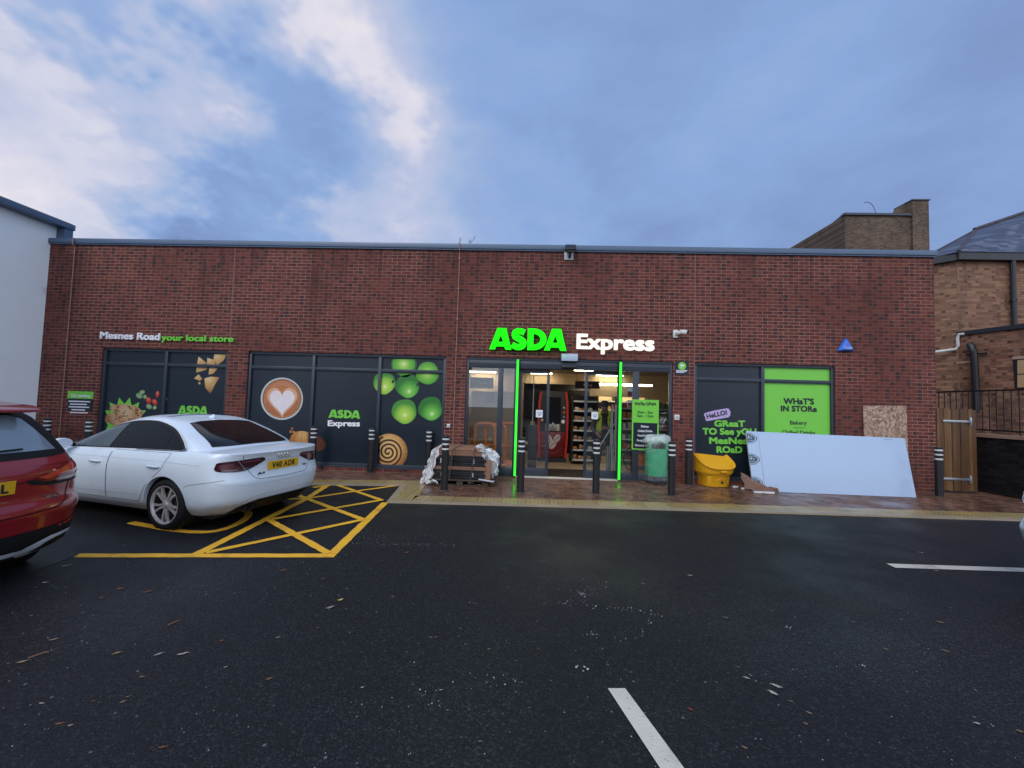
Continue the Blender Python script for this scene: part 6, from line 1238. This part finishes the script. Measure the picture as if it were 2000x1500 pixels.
S4.seam('bumper_line', 'rear', [(.86, .63), (.70, .60), (.5, .575), (-.5, .575), (-.86, .63)], .004, plain('soft_crease_shade', (.50, .54, .60), .5), A4, .002)  # bumper crease shaded by a slightly darker painted strip
S4.seam('bumper_joint', 'left', [(-.83, .67), (-.62, .635), (-.42, .60), (-.335, .57)], .006, SEAM, A4, .0026); S4.seam('bumper_joint', 'right', [(-.83, .67), (-.62, .635), (-.42, .60), (-.335, .57)], .006, SEAM, A4, .0026)
df_ = S4.patch('rear_diffuser', 'rear', [(.60, .205), (.56, .29), (.46, .345), (.36, .37), (-.45, .37), (-.62, .355), (-.70, .30), (-.74, .205)], BPL, A4, .006)
S4.seam('bumper_lower_line', 'rear', [(.70, .30), (.56, .36), (.42, .415), (.2, .43), (-.5, .43), (-.72, .40)], .006, plain('lower_crease_shade', (.36, .39, .44), .5), A4, .002)  # darker strip paints the shade under the lower bumper fold
for y in (.47, .36): mb = MB(); mb.tube([(-.62, y, .265), (-.86, y, .265)], .038, 16, caps=False); mb.tube([(-.62, y, .265), (-.84, y, .265)], .034, 16); mb.build('exhaust_tip', plain('sooty_steel', (.05, .045, .045), .35, metal=.8), A4, smooth=True, local=True)
rwp = [(.60, 1.040), (.0, 1.048), (-.60, 1.040), (-.53, 1.20), (-.455, 1.318), (-.3, 1.338), (0, 1.35), (.3, 1.338), (.455, 1.318), (.53, 1.20)]
rw_ = S4.patch('rear_window', 'rear', rwp, CGL, A4, .004, .05); S4.seam('rear_window_edge', 'rear', rwp, .016, BPL, rw_, .005, closed=True)
plate_obj(A4, S4.hit('rear', 0, .785)[0].x-.016, 0, .790, R(-3), 'V40 ADR', width=.40)
ch = MB()
for k in range(4): 
    y = .078-.052*k; x = S4.hit('rear', y, .922)[0].x; pts = [(x-.008-.0004*k, y+.034*math.cos(a_), .922+.034*math.sin(a_)) for a_ in [2*PI*i/28 for i in range(29)]]; ch.tube(pts, .0052, 6)
ch.build('ring_emblem', M['chrome'], A4, smooth=True, local=True)
for tx, y, z, cp, wd in (('A4', .41, .688, .038, .115), ('TDI', -.36, .72, .026, .075)):
    mb = MB(); x = S4.hit('rear', y, z)[0].x-.004; letter(mb, tx, (x, y, z), (0, -1, 0), (0, 0, 1), cp, width=wd, bold=.03, depth=.003, eps=.0001); mb.build('badge', plain('dark_chrome', (.16, .18, .22), .25, metal=.9), A4, local=True, recalc=False)
h_, n_ = S4.hit('top', .42, 0); mb = MB(); mb.rings([[(.42+sx_*l, s_*w_, h_.z-.004+z) for sx_, s_ in ((-1, -1), (1, -1), (1, 1), (-1, 1))] for l, w_, z in ((.07, .022, 0), (.055, .016, .015), (.03, .006, .035), (.012, .003, .05))]); [setattr(v, 'co', v.co+Vector((-.6*(v.co.z-h_.z), 0, 0))) for v in mb.b.verts]; mb.build('aerial_fin', WP, A4, smooth=True, local=True)
mb = MB(); mb.box(-.6, 3.2, -.72, .72, .16, .199); mb.build('underbody', BPL, A4, local=True)
S4.patch('headlight', 'left', [(3.0, .66), (3.3, .70), (3.3, .60), (3.05, .58)], M['chrome'], A4, .004)

# ---------------- red estate / crossover
SUV = thing('red_car', 'red crossover car with silver exhaust trim cut by the left edge of the photo', 'car', (-4.97, -6.15, ZA), R(175.8)); SUV.scale = (.937, .937, .937)
RP = paint('red_car_paint', (.27, .009, .014), (.06, .02, .018)); zl2 = .21
def zt5(x): return cub_tab([(-.9, 1.10), (0, 1.10), (1.0, 1.08), (2.0, 1.05), (2.8, 1.0), (3.5, .86)], x)
XR5 = [(0, -.66), (.1, -.80), (.18, -.84), (.28, -.86), (.40, -.885), (.47, -.905), (.52, -.905), (.57, -.885), (.615, -.86), (.70, -.862), (.80, -.868), (.86, -.872), (.90, -.862), (1, -.815)]
W5 = [(0, .85), (.15, .915), (.35, .938), (.50, .946), (.62, .940), (.75, .934), (.88, .925), (.95, .905), (1, .885)]
XF5 = [(0, 3.45), (.3, 3.65), (.6, 3.6), (1, 3.4)]
rows = [(t_, cub_tab(XR5, t_), cub_tab(XF5, t_), cub_tab(W5, t_)) for t_ in (0, .05, .1, .14, .18, .23, .28, .34, .40, .44, .47, .50, .53, .56, .59, .62, .67, .72, .78, .83, .87, .90, .94, .97, 1)]
g = half_grid(rows, (.95, .8, .5, 0), .40, 2.9, .7, 2.6, lambda x: cub_tab([(-1, .965), (-.3, 1), (2.6, 1), (3.6, .93)], x), lambda t_, x: zl2+t_*(zt5(x)-zl2), .03, bottom=True)
b5 = bm_obj(shell(g), 'body', [RP], SUV); cut_arches(b5, (0, 2.82), .395, .36, .9, .55)
GZ5 = [(1.06, -.835, 2.45, .88), (1.12, -.80, 2.25, .862), (1.20, -.75, 2.02, .832), (1.30, -.685, 1.80, .79), (1.40, -.61, 1.62, .742), (1.48, -.54, 1.48, .70), (1.54, -.47, 1.38, .655), (1.58, -.40, 1.3, .61), (1.605, -.28, 1.2, .55)]
g = half_grid(GZ5, (.9, .6, .3, 0), .30, 3.0, .5, 2.5, lambda x: cub_tab([(-.9, .955), (-.2, 1), (1.4, 1), (2.5, .95)], x), lambda z, x: z, .035, nr=16)
c5 = bm_obj(shell(g), 'cabin', [RP], SUV); S5 = Skin([b5, c5])
S5.patch('rear_glass_surround', 'rear', [(.82, 1.145), (.6, 1.125), (-.6, 1.125), (-.82, 1.145), (-.765, 1.28), (-.66, 1.48), (-.58, 1.545), (.58, 1.545), (.66, 1.48), (.765, 1.28)], BPL, SUV, .004)
S5.patch('rear_window', 'rear', [(.66, 1.185), (-.66, 1.185), (-.575, 1.36), (-.51, 1.47), (-.42, 1.505), (.42, 1.505), (.51, 1.47), (.575, 1.36)], plain('screen_glass_sky_tint', (.20, .26, .31), .08, coat=1.0), SUV, .007)  # glass base colour paled to stand for reflected sky
S5.seam('wiper', 'rear', [(.02, 1.19), (-.38, 1.205)], .018, BPL, SUV, .02)
mb = MB(); mb.rings([[(-.30, -.50, 1.60), (-.30, .50, 1.60), (-.30, .50, 1.635), (-.30, -.50, 1.635)], [(-.55, -.58, 1.555), (-.55, .58, 1.555), (-.55, .58, 1.60), (-.55, -.58, 1.60)], [(-.66, -.56, 1.535), (-.66, .56, 1.535), (-.66, .56, 1.565), (-.66, -.56, 1.565)]]); mb.build('roof_spoiler', RP, SUV, bevel=.014, local=True)
for vw, sd_, sg_ in (('rr', 'right', -1), ('rl', 'left', 1)):
    o_ = [(-.245, .925), (-.25, 1.0), (-.21, 1.065), (-.15, 1.082), (-.02, 1.062), (.16, 1.012), (.30, .965), (.33, .945), (.25, .915), (.12, .895), (-.05, .898), (-.16, .905)]
    tl = S5.patch('tail_light', vw, o_, plain('dark_red_lens', (.16, .006, .010), .12, coat=1.0), SUV, .006, .035)
    S5.patch('light_bar', vw, [(-.19, 1.06), (-.02, 1.045), (.16, .998), (.30, .955), (.23, .930), (.10, .962), (-.10, .99)], plain('orange_red_lens', (.62, .055, .020), .12, coat=1.0), tl, .009, .035)
    S5.patch('reverse_lens', vw, [(.18, .918), (.05, .902), (-.02, .910), (-.02, .935), (.08, .932)], plain('clear_lens', (.40, .36, .36), .15, coat=1.0), tl, .009, .03)
    S5.patch('reverse_lens', vw, [(-.07, .93), (-.21, .935), (-.22, .965), (-.07, .960)], plain('dim_clear_lens', (.26, .18, .18), .15, coat=1.0), tl, .009, .03)
    S5.patch('light_shadow_gap', vw, [(.33, .943), (.36, .945), (.34, .90), (.20, .868), (.0, .872), (-.16, .888), (-.20, .903), (-.05, .896), (.12, .893), (.25, .913)], BPL, tl, .004, .03)
    S5.patch('window', sd_, [(1.9, 1.12), (1.5, 1.33), (1.1, 1.46), (.3, 1.50), (-.3, 1.42), (-.48, 1.16), (-.4, 1.12)], CGL, SUV, .004)
    for x in (0, 2.82): mb = MB(); mb.lathe([(.39, 0), (.39, .36), (0, .36)], 32, (x, sg_*.885, .36), Matrix.Rotation(sg_*PI/2, 3, 'X'), caps=False); mb.build('wheel_arch_liner', BPL, SUV, smooth=True, local=True); wheel(SUV, x, sg_*.80, sg_, .36, .25, .235, WMATS)
    S5.seam('reflector', vw, [(-.17, .512), (.0, .478), (.18, .452)], .020, plain('red_reflector', (.55, .03, .02), .2), SUV, .006)
    mb = MB(); 
    S5.patch('exhaust_trim', 'rear', [(a_, b_-.05) for a_, b_ in [(sg_*.85, .43), (sg_*.83, .37), (sg_*.70, .32), (sg_*.50, .285), (sg_*.42, .295), (sg_*.36, .335), (sg_*.20, .345), (sg_*.0, .345), (sg_*.0, .385), (sg_*.22, .385), (sg_*.38, .378), (sg_*.48, .41), (sg_*.60, .442), (sg_*.80, .452)]], plain('satin_silver_trim', (.74, .78, .82), .28, metal=.0, coat=.6), SUV, .014, .04)
    S5.patch('exhaust_opening', 'rear', [(a_, b_-.05) for a_, b_ in [(sg_*.78, .425), (sg_*.77, .38), (sg_*.68, .343), (sg_*.52, .312), (sg_*.485, .325), (sg_*.57, .39), (sg_*.65, .415)]], BPL, SUV, .0185, .04)
S5.patch('lower_bumper', 'rear', [(.90, .22), (.90, .47), (.80, .50), (.5, .485), (-.5, .485), (-.80, .50), (-.90, .47), (-.90, .22)], BPL, SUV, .006)
S5.patch('lower_bumper', 'rr', [(-.30, .31), (-.30, .50), (-.16, .49), (.10, .462), (.10, .31)], BPL, SUV, .005); S5.patch('lower_bumper', 'rl', [(-.30, .31), (-.30, .50), (-.16, .49), (.10, .462), (.10, .31)], BPL, SUV, .005)
S5.seam('tailgate_shut_line', 'rear', [(.74, .90), (.70, .72), (.60, .66), (.3, .645), (-.3, .645), (-.60, .66), (-.70, .72), (-.74, .90)], .010, plain('red_gap', (.03, .004, .005), .7), SUV, .003)
S5.seam('tailgate_crease_shade', 'rear', [(.52, .935), (.3, .925), (-.3, .925), (-.52, .935)], .012, plain('dark_red_crease_shade', (.06, .004, .006), .5), SUV, .003)  # crease is only a dark red strip, its shade put into the colour
plate_obj(SUV, S5.hit('rear', 0, .90)[0].x-.02, 0, .905, R(-4), None); mb = MB(); x = S5.hit('rear', 0, .90)[0].x-.0285; letter(mb, 'L', (x, -.165, .865), (0, -1, 0), (0, 0, 1), .078, width=.05, bold=.04, eps=.0002); mb.build('plate_lettering', M['ink'], SUV, local=True, recalc=False)
mb = MB(); x = S5.hit('rear', -.56, .76)[0].x-.012; letter(mb, 'TDI', (x, -.50, .755), (0, -1, 0), (0, 0, 1), .028, width=.11, bold=.03, depth=.003, eps=.0001); mb.box(x-.002, x, -.62, -.42, .735, .743); mb.build('badge', M['chrome'], SUV, local=True, recalc=False)
mb = MB(); mb.box(-.55, 3.2, -.75, .75, .24, .299); mb.build('underbody', BPL, SUV, local=True)

# ---------------- silver car whose corner just enters on the right
SV = copy_tree(SUV); SV.name = 'silver_car'; SV['label'] = 'silver car of which only a rear corner enters at the right edge of the photo'
SP = paint('silver_car_paint', (.48, .52, .54), (.25, .22, .2)); SV.rotation_euler.z = R(4); SV.location = (5.465, -5.77, ZA)
for ch_ in SV.children_recursive:
    for s_ in ch_.material_slots:
        if s_.material == RP: s_.link = 'OBJECT'; s_.material = SP
    if ch_.name.startswith('plate_lettering'): bpy.data.objects.remove(ch_)
# ------------------------------------------------------------------ fallen leaves, twigs and grit on the tarmac
LC = {'brown': plain('brown_leaf', (.20, .085, .04), .7, var=.3, vscale=30), 'pale': plain('pale_leaf', (.36, .32, .26), .7, var=.2, vscale=30), 'yellow': plain('yellow_leaf', (.55, .42, .10), .6, var=.2), 'green': plain('green_leaf', (.17, .23, .10), .6, var=.2), 'grey': plain('grey_leaf', (.24, .21, .22), .7, var=.2), 'red': plain('red_leaf', (.26, .05, .03), .6, var=.2), 'tan': plain('tan_leaf', (.24, .16, .09), .7, var=.3)}
LV = [(0, 1060, 3.41, [(440, 157, 'green', 60, 'flat', 'green leaf on the tarmac just below the start of the yellow bay line'), (300, 268, 'pale', 45), (235, 300, 'pale', 18), (800, 310, 'brown', 55), (980, 330, 'brown', 62), (670, 372, 'brown', 34), (355, 650, 'tan', 62), (150, 797, 'tan', 75), (775, 740, 'tan', 65), (1055, 747, 'grey', 70), (1215, 745, 'pale', 78, 0, 'long pale pointed leaf lying alone among the brown leaves lower left'), (1475, 657, 'brown', 34), (945, 897, 'tan', 34), (815, 1065, 'tan', 38), (850, 1030, 'tan', 32), (275, 1075, 'pale', 36), (465, 1222, 'pale', 26), (395, 1210, 'brown', 60), (1500, 833, 'pale', 22), (1080, 1368, 'brown', 60), (620, 1060, 'brown', 30)]),
      (500, 1060, 3.41, [(178, 187, 'brown', 46), (445, 243, 'brown', 36), (1000, 68, 'brown', 42), (605, 308, 'pale', 16), (560, 385, 'yellow', 48, 0, 'small yellow curled leaf beside a grey leaf on the open tarmac'), (490, 437, 'grey', 68, 0, 'broad grey leaf lying below a small yellow leaf'), (910, 362, 'pale', 24), (145, 635, 'pale', 30), (1420, 403, 'tan', 24), (1195, 632, 'tan', 26), (1550, 712, 'tan', 26), (85, 912, 'brown', 48), (1230, 985, 'pale', 24), (707, 968, 'pale', 22), (410, 570, 'tan', 20), (1490, 1328, 'tan', 28)]),
      (1000, 1060, 3.41, [(1187, 220, 'pale', 34), (875, 277, 'tan', 30), (1425, 502, 'tan', 34), (175, 710, 'brown', 26), (1565, 905, 'pale', 46, 0, 'pale oval leaf on the tarmac right of the white bay line'), (1505, 830, 'tan', 26), (1190, 1115, 'red', 40, 0, 'dark red leaf on the tarmac close to the right of the white bay line'), (1550, 1370, 'tan', 40)]),
      (1500, 960, 2.778, [(418, 343, 'brown', 16), (830, 333, 'pale', 24), (935, 712, 'tan', 34), (640, 858, 'tan', 30), (965, 868, 'tan', 38), (48, 1060, 'pale', 62, 0, 'upper one of the two large pale leaves lying together lower right'), (28, 1097, 'pale', 56, 0, 'lower one of the two large pale leaves lying together lower right'), (125, 1142, 'tan', 26), (225, 1205, 'tan', 30), (205, 1264, 'tan', 26), (1135, 1262, 'pale', 34), (1368, 1305, 'tan', 30), (915, 432, 'pale', 20)])]
lr = random.Random(5)
for ox, oy, sc, ls_ in LV:
    for q in ls_:
        px, py = ox+q[0]/sc, oy+q[1]/sc; p = G(px, py, ZA); a = G(px+q[3]/sc, py, ZA); ln = max(.02, (a-p).length*.85); wd = ln*lr.uniform(.28, .5); rt = lr.uniform(.1, .9) if px < 1000 else lr.uniform(2.2, 3.0); cv = lr.uniform(.08, .22)*ln
        mb = MB(); N = 7; rows_ = []
        for i in range(N+1):
            u = i/N; w_ = wd*.5*math.sin(PI*min(1, u*.96+.02))**.8*(1+.18*lr.uniform(-1, 1)); x = (u-.5)*ln; zz_ = .004+cv*abs(u-.5)**1.5*1.6
            rows_.append([(x, w_, zz_+.3*w_*lr.uniform(.2, .9)), (x, 0, zz_), (x, -w_, zz_+.3*w_*lr.uniform(.2, .9))])
        for r0_, r1_ in zip(rows_, rows_[1:]):
            for k in (0, 1): mb.poly([r0_[k], r0_[k+1], r1_[k+1], r1_[k]])
        mb.tube([(ln*.48, 0, .006), (ln*.62, .03*ln, .004)], .0012, 4)
        o = mb.build('fallen_leaf', LC[q[2]], smooth=True, recalc=False, local=True, angle=70); o.location = (p.x, p.y, ZA); o.rotation_euler.z = rt
        tag(o, q[5] if len(q) > 5 else {'brown': 'small brown fallen leaf on the dark tarmac', 'pale': 'small pale fallen leaf on the dark tarmac', 'tan': 'small tan fallen leaf on the dark tarmac', 'grey': 'narrow grey leaf left of the long pale pointed leaf'}[q[2]], 'leaf', 'fallen leaves on the tarmac')
for (x0, y0, x1, y1, lb) in ((1118/3.41, 1060+548/3.41, 1200/3.41, 1060+515/3.41, 'straight reddish twig on the tarmac left of the open middle'), (190/3.41, 1060+768/3.41, 325/3.41, 1060+727/3.41, 'bent tan twig beside a tan leaf at the lower left')):
    a, b = G(x0, y0, ZA+.006), G(x1, y1, ZA+.006); mb = MB(); mb.tube([a, (a+b)/2+Vector((.01, .02, .004)), b], .004, 5); tag(mb.build('twig', plain('twig_bark', (.22, .11, .06), .8), loc=a), lb, 'twig')
# grit: chips of plaster and stone, uncountable
mb = MB(); gr2 = random.Random(9)
def chip(p, s_):
    n = gr2.choice((3, 4, 5)); a0 = gr2.uniform(0, 6); t_ = [(p.x+s_*gr2.uniform(.6, 1.1)*math.cos(a0+2*PI*i/n), p.y+s_*gr2.uniform(.6, 1.1)*math.sin(a0+2*PI*i/n), ZA+.001) for i in range(n)]; top = [(a, b, ZA+s_*gr2.uniform(.3, .9)) for a, b, c in t_]
    mb.poly(top)
    for i in range(n): mb.poly([t_[i], t_[(i+1) % n], top[(i+1) % n], top[i]])
def cloud_(cx, cy, sx_, sy_, n, s0, s1, sl_=0):
    for _ in range(n):
        px = gr2.gauss(cx, sx_); py = gr2.gauss(cy, sy_)+sl_*(px-cx)
        if py < 1015: continue
        chip(G(px, py, ZA), gr2.uniform(s0, s1)*gr2.choice((.35, .5, .8)))
for c_ in ((1140, 1160, 7, 6, 26, .004, .011), (1105, 1176, 18, 5, 30, .003, .009), (1150, 1150, 24, 10, 26, .003, .008), (1215, 1189, 30, 4, 34, .003, .009, .10), (1270, 1208, 8, 6, 12, .004, .01), (1157, 1240, 6, 4, 14, .004, .011), (1225, 1240, 30, 10, 22, .003, .008), (1140, 1306, 5, 4, 8, .005, .012), (1070, 1093, 9, 3, 22, .003, .008),
           (760, 1050, 55, 6, 170, .002, .006), (790, 1064, 60, 2.5, 190, .002, .006), (730, 1040, 30, 6, 80, .002, .005), (660, 1085, 20, 6, 40, .002, .005), (600, 1036, 80, 2, 90, .002, .005), (520, 1068, 60, 3, 60, .002, .005), (250, 1064, 40, 2, 50, .002, .005), (1540, 1225, 5, 3, 8, .004, .01), (1682, 1300, 5, 3, 9, .004, .011), (960, 1330, 40, 22, 34, .002, .008), (830, 1360, 30, 20, 14, .003, .008)): cloud_(*c_)
for _ in range(420):
    px, py = gr2.uniform(0, 2000), 1000+500*gr2.random()**1.1
    if py > 1030 and not (px < 160 and py < 1130): chip(G(px, py, ZA), gr2.uniform(.0012, .004))
tag(mb.build('grit', plain('pale_grit', (.40, .40, .40), .7, var=.3, vscale=3), recalc=False), 'white plaster chips and stone grit scattered over the tarmac', 'grit', kind='stuff')
# ------------------------------------------------------------------ what the windows mirror: houses and a bare tree across the road behind the viewer
HBR = plain('far_house_brick', (.17, .10, .08), .8, var=.3); HRF = plain('far_house_roof', (.05, .055, .07), .7, var=.2)
for i, (x, y, w_, h) in enumerate(((-16, -42, 16, 6.0), (9, -44, 20, 6.4))):
    r = thing('terraced_house', ('plain brick house across the road on the left, seen only as a reflection', 'long brick house across the road on the right, seen only as a reflection')[i], 'house', (x, y, 0)); mb = MB(); mb.box(x-w_/2, x+w_/2, y-4, y+4, -.1, h); mb.build('wall', HBR, r); mb = MB(); mb.prism([(x-w_/2-.3, y-4.4, h+.002), (x-w_/2-.3, y+4.4, h+.002), (x-w_/2-.3, y, h+3.2)], (w_+.6, 0, 0)); mb.build('roof', HRF, r)
    for k in range(int(w_/3)): mb = MB(); mb.box(x-w_/2+1+k*3, x-w_/2+2.3+k*3, y+4.01, y+4.06, 3.6, 5.0); mb.build('window', plain('far_pane', (.03, .035, .045), .1), r)
r = thing('bare_tree', 'bare winter tree across the road, seen only as a reflection', 'tree', (13, -24, 0)); tr_ = random.Random(4); mb = MB()
def limb(p, d, ln, rad, lv):
    ps = [p]; 
    for i in range(3): d = (d+Vector((tr_.uniform(-.2, .2), tr_.uniform(-.2, .2), tr_.uniform(-.02, .15)))).normalized(); ps.append(ps[-1]+d*ln/3)
    mb.tube(ps, [rad*(1-.2*i) for i in range(4)], 6)
    if lv:
        for k in range(4 if lv > 1 else 5): limb(ps[tr_.choice((2, 3, 3))], (d+Vector((tr_.uniform(-1, 1), tr_.uniform(-1, 1), tr_.uniform(-.1, .7)))).normalized(), ln*.68, rad*.5, lv-1)
limb(Vector((13, -24, -.1)), Vector((0, 0, 1)), 3.4, .26, 4); mb.build('trunk', plain('tree_bark', (.05, .042, .038), .9), r)
